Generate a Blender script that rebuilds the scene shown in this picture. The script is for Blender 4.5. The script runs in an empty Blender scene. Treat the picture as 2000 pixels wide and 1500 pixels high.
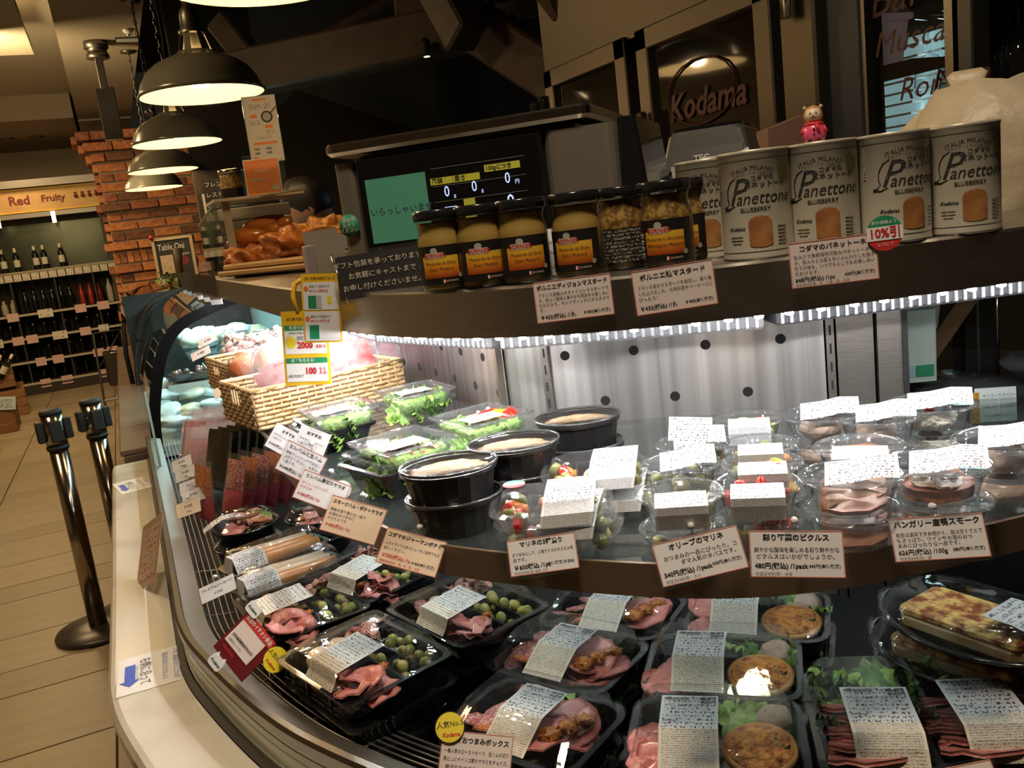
import bpy, math, random
from mathutils import Vector, Matrix, noise, Euler

S = bpy.context.scene
COL = S.collection
R = math.radians
PI = math.pi
rnd = random.Random(11)

# ------------------------------------------------------------------ camera
FOC, ROLL, PITCH, AZ, EYE = 1700.0, R(7.1), R(10.86), R(23.2), 1.5
fw = Vector((math.sin(AZ)*math.cos(PITCH), math.cos(AZ)*math.cos(PITCH), -math.sin(PITCH)))
r0 = Vector((math.cos(AZ), -math.sin(AZ), 0))
u0 = r0.cross(fw)
rt = r0*math.cos(ROLL) - u0*math.sin(ROLL)
up = u0*math.cos(ROLL) + r0*math.sin(ROLL)
EYEP = Vector((0, 0, EYE))
cd = bpy.data.cameras.new('camera')
cd.sensor_width = 36
cd.lens = FOC/2000*36
cd.clip_start = .02
cam = bpy.data.objects.new('camera', cd)
COL.objects.link(cam)
cam.matrix_world = Matrix(((rt.x, up.x, -fw.x, 0), (rt.y, up.y, -fw.y, 0), (rt.z, up.z, -fw.z, EYE), (0, 0, 0, 1)))
S.camera = cam

# ------------------------------------------------------------------ world, exposure, shop lighting
w = bpy.data.worlds.new('world')
S.world = w
w.use_nodes = True
w.node_tree.nodes['Background'].inputs[0].default_value = (.55, .42, .27, 1)
w.node_tree.nodes['Background'].inputs[1].default_value = .02
S.view_settings.view_transform = 'Standard'
S.view_settings.look = 'None'
S.view_settings.gamma = 1
S.view_settings.use_curve_mapping = False
S.view_settings.exposure = 0.2
S.cycles.max_bounces = 6
S.cycles.diffuse_bounces = 2
S.cycles.glossy_bounces = 3
S.cycles.transmission_bounces = 6
S.cycles.transparent_max_bounces = 16
S.cycles.adaptive_threshold = .02
S.cycles.caustics_reflective = False
S.cycles.caustics_refractive = False
S.cycles.sample_clamp_indirect = 6

WARM = (1.0, .70, .36)
LEDC = (1.0, .985, .98)


def area(name, loc, size, power, col, tgt=None, sy=None, spread=None):
    l = bpy.data.lights.new(name, 'AREA')
    l.energy = power
    l.color = col
    l.size = size
    if sy:
        l.shape = 'RECTANGLE'
        l.size_y = sy
    if spread:
        l.spread = R(spread)
    o = bpy.data.objects.new(name, l)
    COL.objects.link(o)
    o.location = loc
    d = Vector(tgt or (loc[0], loc[1], 0)) - Vector(loc)
    o.rotation_euler = d.to_track_quat('-Z', 'Y').to_euler()
    return o


# ceiling downlights of the aisle, the cove beside the soffit, and an added front fill
area('downlight_fill', (-1.2, 3.0, 3.05), .5, 24, WARM)
area('downlight_fill', (-1.2, 6.0, 3.05), .5, 32, WARM)
area('downlight_fill', (-1.2, 9.5, 3.05), .5, 45, WARM)
area('downlight_fill', (-.9, 12.0, 3.0), .4, 14, WARM)
area('cove_glow', (-.62, 7.0, 3.27), .12, 70, (1, .76, .40), (-.1, 8.2, 3.42), 2.6)
area('downlight_fill', (.12, .32, 3.05), .25, 9, (1, .82, .60), (.32, .75, .9), None, 110)  # warm fill added above the shopper to brighten the case front

# ------------------------------------------------------------------ helpers


def ray(x, y):
    return fw + rt*((x-1000)/FOC) + up*((750-y)/FOC)


def P(x, y, z):
    "point on the level plane z seen at photo pixel x, y"
    d = ray(x, y)
    return EYEP + d*((z-EYE)/d.z)


def D(x, y, dep):
    return EYEP + ray(x, y)*dep


class MB:
    def __init__(s):
        s.v, s.f, s.m, s.sm, s.uv = [], [], [], [], None

    def add(s, vs, fs, mi=0, sm=False):
        b = len(s.v)
        s.v += [tuple(q) for q in vs]
        for q in fs:
            s.f.append(tuple(b+i for i in q))
            s.m.append(mi)
            s.sm.append(sm)
        return s

    def box(s, c, d, mi=0, rz=0, bev=0, rot=None):
        x, y, z = d[0]/2, d[1]/2, d[2]/2
        if bev:
            b = min(bev, x*.9, y*.9, z*.9)
            secs = [(x-b, y-b, .0001, -z), (x, y, b, -z+b), (x, y, b, z-b), (x-b, y-b, .0001, z)]
            t = MB().loft(secs, 2)
            vs, fs = [Vector(q) for q in t.v], t.f
        else:
            vs = [Vector((i, j, k)) for i in (-x, x) for j in (-y, y) for k in (-z, z)]
            fs = [(0, 1, 3, 2), (4, 6, 7, 5), (0, 4, 5, 1), (2, 3, 7, 6), (0, 2, 6, 4), (1, 5, 7, 3)]
        M = rot.to_matrix() if rot else Matrix.Rotation(rz, 3, 'Z')
        s.add([M @ q + Vector(c) for q in vs], fs, mi)
        return s

    def lathe(s, prof, n=16, mi=0, sm=True, c=(0, 0, 0), sx=1, sy=1):
        vs, fs = [], []
        for r_, z in prof:
            for i in range(n):
                a = 2*PI*i/n
                vs.append((c[0]+r_*math.cos(a)*sx, c[1]+r_*math.sin(a)*sy, c[2]+z))
        for k in range(len(prof)-1):
            for i in range(n):
                j = (i+1) % n
                fs.append((k*n+i, k*n+j, (k+1)*n+j, (k+1)*n+i))
        if prof[0][0] > 1e-4:
            fs.append(tuple(range(n))[::-1])
        if prof[-1][0] > 1e-4:
            fs.append(tuple((len(prof)-1)*n+i for i in range(n)))
        return s.add(vs, fs, mi, sm)

    def shell(s, prof, n=16, mi=0, sm=True, c=(0, 0, 0), sx=1, sy=1):
        "lathe without end caps"
        k = len(s.f)
        s.lathe(prof, n, mi, sm, c, sx, sy)
        caps = (prof[0][0] > 1e-4) + (prof[-1][0] > 1e-4)
        for _ in range(caps):
            s.f.pop(); s.m.pop(); s.sm.pop()
        return s

    def tube(s, pts, r_, n=6, mi=0, sm=True, closed=False):
        pts = [Vector(q) for q in pts]
        vs, fs = [], []
        L = len(pts)
        ref = Vector((0, 0, 1))
        for k, p in enumerate(pts):
            a = pts[k-1] if (k or closed) else p
            b = pts[(k+1) % L] if (k < L-1 or closed) else p
            t = (b-a).normalized()
            rr = ref if abs(t.dot(ref)) < .95 else Vector((1, 0, 0))
            x = t.cross(rr).normalized()
            y = t.cross(x)
            q = r_[k] if isinstance(r_, (list, tuple)) else r_
            for i in range(n):
                a_ = 2*PI*i/n
                vs.append(p + x*math.cos(a_)*q + y*math.sin(a_)*q)
        for k in range(L if closed else L-1):
            k2 = (k+1) % L
            for i in range(n):
                j = (i+1) % n
                fs.append((k*n+i, k*n+j, k2*n+j, k2*n+i))
        if not closed:
            fs.append(tuple(range(n))[::-1])
            fs.append(tuple((L-1)*n+i for i in range(n)))
        return s.add(vs, fs, mi, sm)

    def loft(s, secs, k=4, mi=0, sm=False, cap0=True, cap1=True, dx=0, dy=0):
        "stack of rounded rectangles (half x, half y, corner radius, z[, shift x, shift y])"
        vs, fs = [], []
        n = 4*k
        for q in secs:
            hx, hy, r_, z = q[:4]
            ox, oy = (q[4], q[5]) if len(q) > 4 else (0, 0)
            r_ = min(r_, hx, hy)
            for ci, (sx, sy) in enumerate(((1, 1), (-1, 1), (-1, -1), (1, -1))):
                for i in range(k):
                    a = PI/2*ci + PI/2*i/(k-1 if k > 1 else 1)
                    vs.append((ox+dx+sx*(hx-r_)+r_*math.cos(a), oy+dy+sy*(hy-r_)+r_*math.sin(a), z))
        for t in range(len(secs)-1):
            for i in range(n):
                j = (i+1) % n
                fs.append((t*n+i, t*n+j, (t+1)*n+j, (t+1)*n+i))
        if cap0:
            fs.append(tuple(range(n))[::-1])
        if cap1:
            fs.append(tuple((len(secs)-1)*n+i for i in range(n)))
        return s.add(vs, fs, mi, sm)

    def sweep(s, path, prof, mi=0, sm=True, closed=True):
        "profile of (inward offset, z) carried along a plan curve"
        n = len(prof)
        edges = [(i, (i+1) % n) for i in range(n if closed else n-1)]
        for i, j in edges:
            vs = [(p[0]+nn[0]*prof[q][0], p[1]+nn[1]*prof[q][0], prof[q][1]) for p, nn in path for q in (i, j)]
            s.add(vs, [(2*k, 2*k+2, 2*k+3, 2*k+1) for k in range(len(path)-1)], mi, sm)
        if closed:
            for q, fl in ((path[0], 1), (path[-1], -1)):
                s.add([(q[0][0]+q[1][0]*o_, q[0][1]+q[1][1]*o_, z) for o_, z in prof], [tuple(range(n))[::fl]], mi)
        return s

    def quad(s, a, b, c, d, mi=0):
        return s.add([a, b, c, d], [(0, 1, 2, 3)], mi)

    def mesh(s, name, mats):
        me = bpy.data.meshes.new(name)
        me.from_pydata(s.v, [], s.f)
        for m_ in (mats if isinstance(mats, (list, tuple)) else [mats]):
            me.materials.append(m_)
        me.polygons.foreach_set('material_index', s.m)
        me.polygons.foreach_set('use_smooth', s.sm)
        if s.uv:
            l = me.uv_layers.new(name='UVMap')
            for lp in me.loops:
                l.data[lp.index].uv = s.uv[lp.vertex_index]
        me.update()
        return me

    def build(s, name, mats, parent=None, loc=None, rot=None):
        return obj(name, s.mesh(name, mats), parent, loc, rot)


def obj(name, me, parent=None, loc=None, rot=None, scale=None):
    o = bpy.data.objects.new(name, me)
    COL.objects.link(o)
    if parent:
        o.parent = parent
    if loc is not None:
        o.location = loc
    if rot is not None:
        o.rotation_euler = rot
    if scale is not None:
        o.scale = scale if hasattr(scale, '__len__') else (scale,)*3
    return o


def tag(o, label, cat, group=None, kind=None):
    o['label'] = label
    o['category'] = cat
    if group:
        o['group'] = group
    if kind:
        o['kind'] = kind
    return o


def thing(name, label, cat, loc=(0, 0, 0), rz=0, group=None, mw=None):
    o = bpy.data.objects.new(name, None)
    o.empty_display_size = .02
    COL.objects.link(o)
    if mw:
        o.matrix_world = mw
    else:
        o.location = loc
        o.rotation_euler = rz if hasattr(rz, '__len__') else (0, 0, rz)
    return tag(o, label, cat, group)


def struct(o, label, cat):
    return tag(o, label, cat, None, 'structure')


KIDS = {}


def copy_tree(o, parent=None):
    c = o.copy()
    COL.objects.link(c)
    c.parent = parent
    for ch in o.children:
        copy_tree(ch, c)
    return c


def dup(root, loc, rz, label, group=None):
    c = copy_tree(root)
    c.location = loc
    c.rotation_euler = rz if hasattr(rz, '__len__') else (0, 0, rz)
    c['label'] = label
    if group:
        c['group'] = group
    return c


def azv(a):
    a = R(a)
    return Vector((math.sin(a), math.cos(a), 0))


def facing(loc, az, tilt=0, roll=0):
    "frame of a flat thing: local x right, y up, z out of its face; az = compass of the face"
    a, t = R(az), R(tilt)
    n = Vector((math.sin(a)*math.cos(t), math.cos(a)*math.cos(t), math.sin(t)))
    x = (-n).cross(Vector((0, 0, 1))).normalized()
    y = n.cross(x)
    c, s_ = math.cos(R(roll)), math.sin(R(roll))
    x, y = x*c + y*s_, y*c - x*s_
    return Matrix(((x.x, y.x, n.x, loc[0]), (x.y, y.y, n.y, loc[1]), (x.z, y.z, n.z, loc[2]), (0, 0, 0, 1)))


# ------------------------------------------------------------------ materials
MATS = {}


def nodes(m):
    m.use_nodes = True
    nt = m.node_tree
    return nt, nt.nodes, nt.links


def mat(name, col, rough=.5, metal=0, col2=None, scale=8, detail=4, bump=0, bscale=None, emit=None, es=1,
        lo=.35, hi=.65, spec=.5, stretch=None, coat=0, sss=0, aniso=0, trans=0, transl=0):
    if name in MATS:
        return MATS[name]
    m = bpy.data.materials.new(name)
    nt, N, L = nodes(m)
    b = N['Principled BSDF']
    b.inputs['Base Color'].default_value = (*col, 1)
    b.inputs['Roughness'].default_value = rough
    b.inputs['Metallic'].default_value = metal
    b.inputs['Specular IOR Level'].default_value = spec
    if aniso:
        b.inputs['Anisotropic'].default_value = aniso
        b.inputs['Anisotropic Rotation'].default_value = .25
    if coat:
        b.inputs['Coat Weight'].default_value = coat
        b.inputs['Coat Roughness'].default_value = .06
    if sss:
        b.inputs['Subsurface Weight'].default_value = sss
        b.inputs['Subsurface Radius'].default_value = (.01, .004, .002)
        b.inputs['Subsurface Scale'].default_value = .6
    if trans:
        b.inputs['Transmission Weight'].default_value = trans
    if emit:
        b.inputs['Emission Color'].default_value = (*emit, 1)
        b.inputs['Emission Strength'].default_value = es
    if col2 or bump:
        tc = N.new('ShaderNodeTexCoord')
        src = tc.outputs['Object']
        if stretch:
            mp = N.new('ShaderNodeMapping')
            mp.inputs['Scale'].default_value = stretch
            L.new(src, mp.inputs['Vector'])
            src = mp.outputs['Vector']
        nz = N.new('ShaderNodeTexNoise')
        nz.inputs['Scale'].default_value = scale
        nz.inputs['Detail'].default_value = detail
        L.new(src, nz.inputs['Vector'])
        if col2:
            cr = N.new('ShaderNodeValToRGB')
            cr.color_ramp.elements[0].position = lo
            cr.color_ramp.elements[1].position = hi
            cr.color_ramp.elements[0].color = (*col, 1)
            cr.color_ramp.elements[1].color = (*col2, 1)
            L.new(nz.outputs['Fac'], cr.inputs['Fac'])
            L.new(cr.outputs['Color'], b.inputs['Base Color'])
        if bump:
            n2 = nz
            if bscale:
                n2 = N.new('ShaderNodeTexNoise')
                n2.inputs['Scale'].default_value = bscale
                n2.inputs['Detail'].default_value = 3
                L.new(src, n2.inputs['Vector'])
            bp = N.new('ShaderNodeBump')
            bp.inputs['Strength'].default_value = bump
            bp.inputs['Distance'].default_value = .01
            L.new(n2.outputs['Fac'], bp.inputs['Height'])
            L.new(bp.outputs['Normal'], b.inputs['Normal'])
    if transl:       # thin, light shines through
        tl = N.new('ShaderNodeBsdfTranslucent')
        tl.inputs[0].default_value = (*(col2 or col), 1)
        mx = N.new('ShaderNodeMixShader')
        mx.inputs[0].default_value = transl
        L.new(b.outputs[0], mx.inputs[1])
        L.new(tl.outputs[0], mx.inputs[2])
        L.new(mx.outputs[0], N['Material Output'].inputs[0])
    MATS[name] = m
    return m


def clear(name, tint=(.97, .98, .98), rough=.03, ior=1.45, gain=1.0, haze=0, bump=0, bscale=60, hazecol=(.9, .92, .95)):
    "thin clear plastic or glass: straight-through light plus a Fresnel gloss (and a little milky haze)"
    if name in MATS:
        return MATS[name]
    m = bpy.data.materials.new(name)
    nt, N, L = nodes(m)
    N.remove(N['Principled BSDF'])
    out = N['Material Output']
    tr = N.new('ShaderNodeBsdfTransparent')
    tr.inputs[0].default_value = (*tint, 1)
    gl = N.new('ShaderNodeBsdfGlossy')
    gl.inputs['Roughness'].default_value = rough
    lw = N.new('ShaderNodeLayerWeight')
    lw.inputs[0].default_value = .5
    f0 = ((ior-1)/(ior+1))**2
    pw = N.new('ShaderNodeMath')
    pw.operation = 'POWER'
    pw.inputs[1].default_value = 5
    L.new(lw.outputs['Facing'], pw.inputs[0])
    fr = N.new('ShaderNodeMath')
    fr.operation = 'MULTIPLY_ADD'
    fr.inputs[1].default_value = 1-f0
    fr.inputs[2].default_value = f0
    L.new(pw.outputs[0], fr.inputs[0])
    base = tr.outputs[0]
    if haze:
        df = N.new('ShaderNodeBsdfDiffuse')
        df.inputs[0].default_value = (*hazecol, 1)
        mx0 = N.new('ShaderNodeMixShader')
        mx0.inputs[0].default_value = haze
        tl = N.new('ShaderNodeBsdfTranslucent')
        tl.inputs[0].default_value = (*hazecol, 1)
        mt = N.new('ShaderNodeMixShader')
        L.new(df.outputs[0], mt.inputs[1])
        L.new(tl.outputs[0], mt.inputs[2])
        L.new(base, mx0.inputs[1])
        L.new(mt.outputs[0], mx0.inputs[2])
        base = mx0.outputs[0]
    mu = N.new('ShaderNodeMath')
    mu.operation = 'MULTIPLY'
    mu.use_clamp = True
    mu.inputs[1].default_value = gain
    L.new(fr.outputs[0], mu.inputs[0])
    mx = N.new('ShaderNodeMixShader')
    L.new(mu.outputs[0], mx.inputs[0])
    L.new(base, mx.inputs[1])
    L.new(gl.outputs[0], mx.inputs[2])
    L.new(mx.outputs[0], out.inputs[0])
    if bump:
        tc = N.new('ShaderNodeTexCoord')
        nz = N.new('ShaderNodeTexNoise')
        nz.inputs['Scale'].default_value = bscale
        L.new(tc.outputs['Object'], nz.inputs['Vector'])
        bp = N.new('ShaderNodeBump')
        bp.inputs['Strength'].default_value = bump
        bp.inputs['Distance'].default_value = .01
        L.new(nz.outputs['Fac'], bp.inputs['Height'])
        L.new(bp.outputs[0], gl.inputs['Normal'])
        L.new(bp.outputs[0], lw.inputs['Normal'])
    MATS[name] = m
    return m


def fine_print(name, paper=(.86, .84, .80), ink=(.12, .11, .10), rows=14, cols=60, fill=.5, rough=.5, v0=0., v1=1.):
    "paper carrying rows of print too small to read (UV laid out on the sheet)"
    if name in MATS:
        return MATS[name]
    m = bpy.data.materials.new(name)
    nt, N, L = nodes(m)
    b = N['Principled BSDF']
    b.inputs['Roughness'].default_value = rough
    uv = N.new('ShaderNodeUVMap')
    sp = N.new('ShaderNodeSeparateXYZ')
    L.new(uv.outputs[0], sp.inputs[0])

    def mth(op, a, c=None):
        q = N.new('ShaderNodeMath')
        q.operation = op
        for i, t in enumerate((a, c)):
            if t is None:
                continue
            if isinstance(t, (int, float)):
                q.inputs[i].default_value = t
            else:
                L.new(t, q.inputs[i])
        return q.outputs[0]
    v = mth('MULTIPLY', sp.outputs[1], rows)
    line = mth('LESS_THAN', mth('FRACT', v), .62)
    cell = N.new('ShaderNodeCombineXYZ')
    L.new(mth('MULTIPLY', sp.outputs[0], cols), cell.inputs[0])
    L.new(mth('MULTIPLY', mth('FLOOR', v), 7.31), cell.inputs[1])
    L.new(mth('MULTIPLY', mth('FRACT', v), 2.2), cell.inputs[2])
    nz = N.new('ShaderNodeTexNoise')
    nz.inputs['Scale'].default_value = 1
    nz.inputs['Detail'].default_value = 1
    L.new(cell.outputs[0], nz.inputs['Vector'])
    ink_on = mth('GREATER_THAN', nz.outputs['Fac'], 1-fill)
    edge = mth('MULTIPLY', mth('GREATER_THAN', sp.outputs[0], .05), mth('LESS_THAN', sp.outputs[0], .95))
    band = mth('MULTIPLY', mth('GREATER_THAN', sp.outputs[1], v0), mth('LESS_THAN', sp.outputs[1], v1))
    fac = mth('MULTIPLY', mth('MULTIPLY', line, ink_on), mth('MULTIPLY', edge, band))
    mx = N.new('ShaderNodeMix')
    mx.data_type = 'RGBA'
    mx.inputs[6].default_value = (*paper, 1)
    mx.inputs[7].default_value = (*ink, 1)
    L.new(fac, mx.inputs[0])
    L.new(mx.outputs[2], b.inputs['Base Color'])
    MATS[name] = m
    return m


def ramp_mat(name, stops, rough=.4, axis=2, lo=0, hi=1, metal=0):
    "colour print that changes along one object axis"
    if name in MATS:
        return MATS[name]
    m = bpy.data.materials.new(name)
    nt, N, L = nodes(m)
    b = N['Principled BSDF']
    b.inputs['Roughness'].default_value = rough
    b.inputs['Metallic'].default_value = metal
    tc = N.new('ShaderNodeTexCoord')
    sp = N.new('ShaderNodeSeparateXYZ')
    L.new(tc.outputs['Object'], sp.inputs[0])
    mr = N.new('ShaderNodeMapRange')
    mr.inputs[1].default_value = lo
    mr.inputs[2].default_value = hi
    L.new(sp.outputs[axis], mr.inputs[0])
    cr = N.new('ShaderNodeValToRGB')
    e = cr.color_ramp.elements
    while len(e) < len(stops):
        e.new(.5)
    for q, (p, c) in zip(e, stops):
        q.position = p
        q.color = (*c, 1)
    L.new(mr.outputs[0], cr.inputs[0])
    L.new(cr.outputs[0], b.inputs['Base Color'])
    MATS[name] = m
    return m


M = dict(
    steel=mat('brushed_steel', (.50, .47, .43), .32, 1, (.58, .55, .51), 30, stretch=(1, 1, 14), bump=.03),
    steel_v=mat('brushed_steel_led_streaks', (.38, .365, .35), .34, 1, (.60, .58, .56), 7, stretch=(7, 7, .08), bump=.02, aniso=.85),  # brushed sheet; its vertical colour bands imitate streaks of reflected LED light
    steel_dark=mat('dark_steel', (.20, .18, .16), .38, 1),
    chrome=mat('chrome', (.75, .72, .68), .12, 1),
    bronze=mat('bronze_strip', (.23, .155, .10), .38, .55, (.26, .18, .12), 6),
    black=mat('black_plastic', (.012, .012, .013), .22, 0, coat=.5),
    blackm=mat('black_matt', (.012, .011, .011), .6),
    deck=mat('black_deck', (.012, .012, .013), .55, spec=.25),
    tray=mat('black_tray', (.010, .010, .012), .12, 0, coat=.6),
    grey=mat('grey_paint', (.30, .30, .31), .5),
    mesh_grey=mat('grey_foam', (.20, .20, .215), .7, 0, (.26, .26, .27), 300, bump=.3),
    white=mat('white_plastic', (.80, .79, .77), .4),
    paper=mat('white_paper', (.84, .84, .83), .55),
    cardp=mat('pink_card', (.86, .74, .70), .5),
    cardo=mat('peach_card', (.86, .66, .47), .5),
    cardw=mat('pale_card', (.84, .82, .84), .5),
    ink=mat('black_ink', (.02, .02, .02), .6),
    grey_ink=mat('grey_ink', (.22, .21, .21), .6),
    red=mat('red_ink', (.62, .03, .03), .5),
    blue=mat('blue_ink', (.03, .10, .55), .5),
    green=mat('green_print', (.02, .27, .12), .5),
    yellow=mat('yellow_print', (.88, .70, .03), .5),
    jyellow=mat('amber_print', (.85, .52, .02), .5),
    orange=mat('orange_print', (.85, .24, .04), .5),
    chalk=mat('chalk_white', (.78, .76, .70), .8),
    cream=mat('cream_ink', (.70, .62, .48), .6),
    clear=clear('clear_plastic', (.975, .98, .98), .035, 1.5, 1.5, .006, .06, 40),
    clearw=clear('clear_film', (.97, .97, .97), .06, 1.45, 1.3, .03, .25, 90),
    cup=clear('clear_cup', (.96, .97, .97), .05, 1.45, 1.2, .045),
    film=clear('vacuum_film', (.96, .95, .95), .10, 1.45, 1.5, .06, .6, 50),
    glass=clear('shop_glass', (.90, .95, .93), .01, 1.5, 1.1),
    shelfglass=clear('shelf_glass', (.80, .86, .85), .02, 1.5, 1.2, .05, hazecol=(.6, .66, .66)),
    acryl=clear('acrylic', (.93, .93, .90), .03, 1.49, 1.3, .02),
)

# text -------------------------------------------------------------
TXT = {}


def tmesh(body, size, m, align='LEFT', shear=0, bold=0, space=1, line=1):
    k = (body, size, m.name, align, shear, bold, space, line)
    if k in TXT:
        return TXT[k]
    c = bpy.data.curves.new('lettering', 'FONT')
    c.body = body
    c.size = size
    c.align_x = align
    c.align_y = 'CENTER'
    c.shear = shear
    c.space_character = space
    c.space_line = line
    c.offset = bold*size
    c.resolution_u = 2
    c.materials.append(m)
    o = bpy.data.objects.new('lettering', c)
    me = bpy.data.meshes.new_from_object(o)
    me.name = 'lettering'
    if not me.materials:
        me.materials.append(m)
    bpy.data.objects.remove(o)
    bpy.data.curves.remove(c)
    TXT[k] = me
    return me


def txt(parent, body, size, m, x, y, z=.0004, align='LEFT', shear=0, bold=0, space=1, sx=1, rot=None, name='lettering', line=1):
    return obj(name, tmesh(body, size, m, align, shear, bold, space, line), parent, (x, y, z), rot, (sx, 1, 1))


def wrap_txt(parent, body, size, m, rad, ang0, z, align='CENTER', shear=0, bold=0, arc=0, sx=1, name='lettering'):
    "lettering bent round an upright cylinder; ang0 = angle of its middle (radians, from +x)"
    src = tmesh(body, size, m, align, shear, bold)
    me = src.copy()
    for v in me.vertices:
        x, y = v.co.x*sx, v.co.y
        if arc:
            a = x/arc
            x, y = (arc+y)*math.sin(a), (arc+y)*math.cos(a)-arc
        a = ang0 + x/rad
        v.co = (rad*math.cos(a), rad*math.sin(a), z+y)
    return obj(name, me, parent)


def sheet(name, wd, ht, m, parent=None, x=0, y=0, z=0, th=.0006, rad=0, uv=True, rot=None):
    "thin card centred at x, y in its own plane, UV over the face"
    b = MB()
    if rad:
        b.loft([(wd/2, ht/2, rad, -th), (wd/2, ht/2, rad, 0)], 5)
    else:
        b.box((0, 0, -th/2), (wd, ht, th))
    b.uv = [((q[0]/wd)+.5, (q[1]/ht)+.5) for q in b.v]
    return b.build(name, m, parent, (x, y, z), rot)


def disc(name, r_, m, parent=None, x=0, y=0, z=0, th=.0006, n=24, sy=1):
    return MB().lathe([(r_, -th), (r_, 0)], n, 0, False, (0, 0, 0), 1, sy).build(name, m, parent, (x, y, z))


def cr(pts, n=8):
    "Catmull-Rom through plan points"
    o = []
    q = [pts[0]] + list(pts) + [pts[-1]]
    for i in range(1, len(q)-2):
        for k in range(n):
            t = k/n
            o.append(tuple(.5*((2*q[i][a]) + (-q[i-1][a]+q[i+1][a])*t + (2*q[i-1][a]-5*q[i][a]+4*q[i+1][a]-q[i+2][a])*t*t
                               + (-q[i-1][a]+3*q[i][a]-3*q[i+1][a]+q[i+2][a])*t**3) for a in range(len(q[0]))))
    o.append(tuple(pts[-1]))
    return o


def path(pts, n=8):
    c = [Vector((a[0], a[1])) for a in (cr(pts, n) if n else pts)]
    o = []
    for i, p in enumerate(c):
        t = (c[min(i+1, len(c)-1)]-c[max(i-1, 0)]).normalized()
        o.append((p, Vector((-t.y, t.x))))
    return o


def nearest(pth, x, y):
    return min(pth, key=lambda q: (q[0]-Vector((x, y))).length)

# ================================================================== the shop: floor, ceiling, walls
FT = [mat('floor_tile_%d' % i, c, .42, 0, tuple(k*.86 for k in c), 3, bump=.04, bscale=60, stretch=(1, 5, 1))
      for i, c in enumerate([(.33, .255, .15), (.295, .225, .13), (.345, .27, .16)])]
fl = struct(MB().box((0, 5, -.03), (9, 22, .04)).build('floor', mat('floor_grout', (.10, .075, .05), .8)),
            'beige stone tile floor of the aisle', 'floor')
TM = {}
for cx in (-1.74, -1.01, -.28):
    y, k = 2.67, 0
    while y < 13.2:
        d_ = (.36, .48, .24)[k % 3]
        q = (k*7+int(cx*10)) % 3
        if (d_, q) not in TM:
            TM[(d_, q)] = MB().box((0, 0, -.006), (.724, d_-.007, .012), bev=.002).mesh('tile', FT[q])
        obj('tile', TM[(d_, q)], fl, (cx+.365, y+d_/2, 0))
        y += d_
        k += 1
cream_c = mat('ceiling_paint', (.46, .39, .29), .85)
dark_c = mat('brown_ceiling_paint', (.30, .24, .17), .85)
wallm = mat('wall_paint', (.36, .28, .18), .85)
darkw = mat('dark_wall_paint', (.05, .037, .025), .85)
struct(MB().box((.21, 5, 3.20), (.55, 18, .14)).box((.21, 12.6, 3.19), (.55, 3, .16)).build('ceiling', dark_c), 'brown soffit over the lamp row', 'ceiling')
up_c = struct(MB().box((-1.85, 4, 3.45), (3.6, 20, .1)).build('ceiling_upper', cream_c), 'cream raised ceiling over the aisle', 'ceiling')
struct(MB().box((-1.9, 12.6, 3.27), (3.6, 3.2, .26)).build('ceiling_far', dark_c), 'brown lowered ceiling before the wine wall', 'ceiling')
tag(MB().box((-.85, 5.5, 3.16), (1.2, 4.46, .07)).build('ceiling_panel', cream_c), 'flat cream panel hung under the raised ceiling', 'panel')
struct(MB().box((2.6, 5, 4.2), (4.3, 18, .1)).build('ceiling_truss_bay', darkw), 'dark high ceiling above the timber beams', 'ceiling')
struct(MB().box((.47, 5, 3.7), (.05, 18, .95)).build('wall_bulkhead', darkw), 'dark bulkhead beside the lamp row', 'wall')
wb = struct(MB().box((-2.2, 13.75, 1.5), (5, .1, 3.6)).build('wall_back', wallm), 'tan wall above the wine shelving', 'wall')
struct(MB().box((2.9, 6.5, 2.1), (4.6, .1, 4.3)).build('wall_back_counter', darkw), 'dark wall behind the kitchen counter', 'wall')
struct(MB().box((-3.6, 5, 1.75), (.1, 20, 3.6)).build('wall_left', wallm), 'tan wall across the aisle', 'wall')
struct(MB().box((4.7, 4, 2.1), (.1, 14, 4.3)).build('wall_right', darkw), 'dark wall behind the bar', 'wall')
struct(MB().box((0, -3.5, 1.75), (9, .1, 3.6)).build('wall_front', wallm), 'tan wall behind the shopper', 'wall')

# small ceiling fittings
g = mat('fitting_black', (.03, .03, .03), .5)
t = thing('ceiling_vent', 'small black slot vent in the soffit beside the chains', 'vent', (.40, 7.33, 3.13))
MB().box((0, 0, -.004), (.17, .10, .008)).build('frame', g, t)
for i in range(3):
    MB().box((0, -.03+.03*i, -.012), (.15, .006, .01), rot=Euler((.5, 0, 0))).build('slat', M['grey'], t)
t = thing('smoke_detector', 'small round detector next to the slot vent', 'detector', (.40, 7.05, 3.13))
MB().lathe([(.035, 0), (.035, -.015), (.02, -.03), (.0, -.032)], 16).build('body', M['white'], t)
MB().lathe([(.012, -.032), (.012, -.045), (0, -.046)], 10).build('sensor', M['chrome'], t)
t = thing('ceiling_vent', 'slatted air vent in the far lowered ceiling', 'vent', (-1.14, 11.3, 3.138))
MB().box((0, 0, -.005), (.30, .30, .01)).build('frame', M['white'], t)
for i in range(5):
    MB().box((-.12+.06*i, 0, -.016), (.03, .28, .012)).build('slat', g, t)
for lb, x, y in [('recessed downlight in the far ceiling close to the brick pillar', -.55, 12.3), ('recessed downlight in the far ceiling above the wine sign', -.88, 12.3)]:
    t = thing('ceiling_downlight', lb, 'downlight', (x, y, 3.138))
    MB().lathe([(.075, 0), (.075, -.012), (.055, -.012)], 18).build('trim_ring', M['steel_dark'], t)
    MB().lathe([(.05, -.006), (.0, -.006)], 14).build('lens', mat('downlight_lens', (.9, .8, .6), .4, emit=(1, .75, .4), es=2), t)
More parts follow.
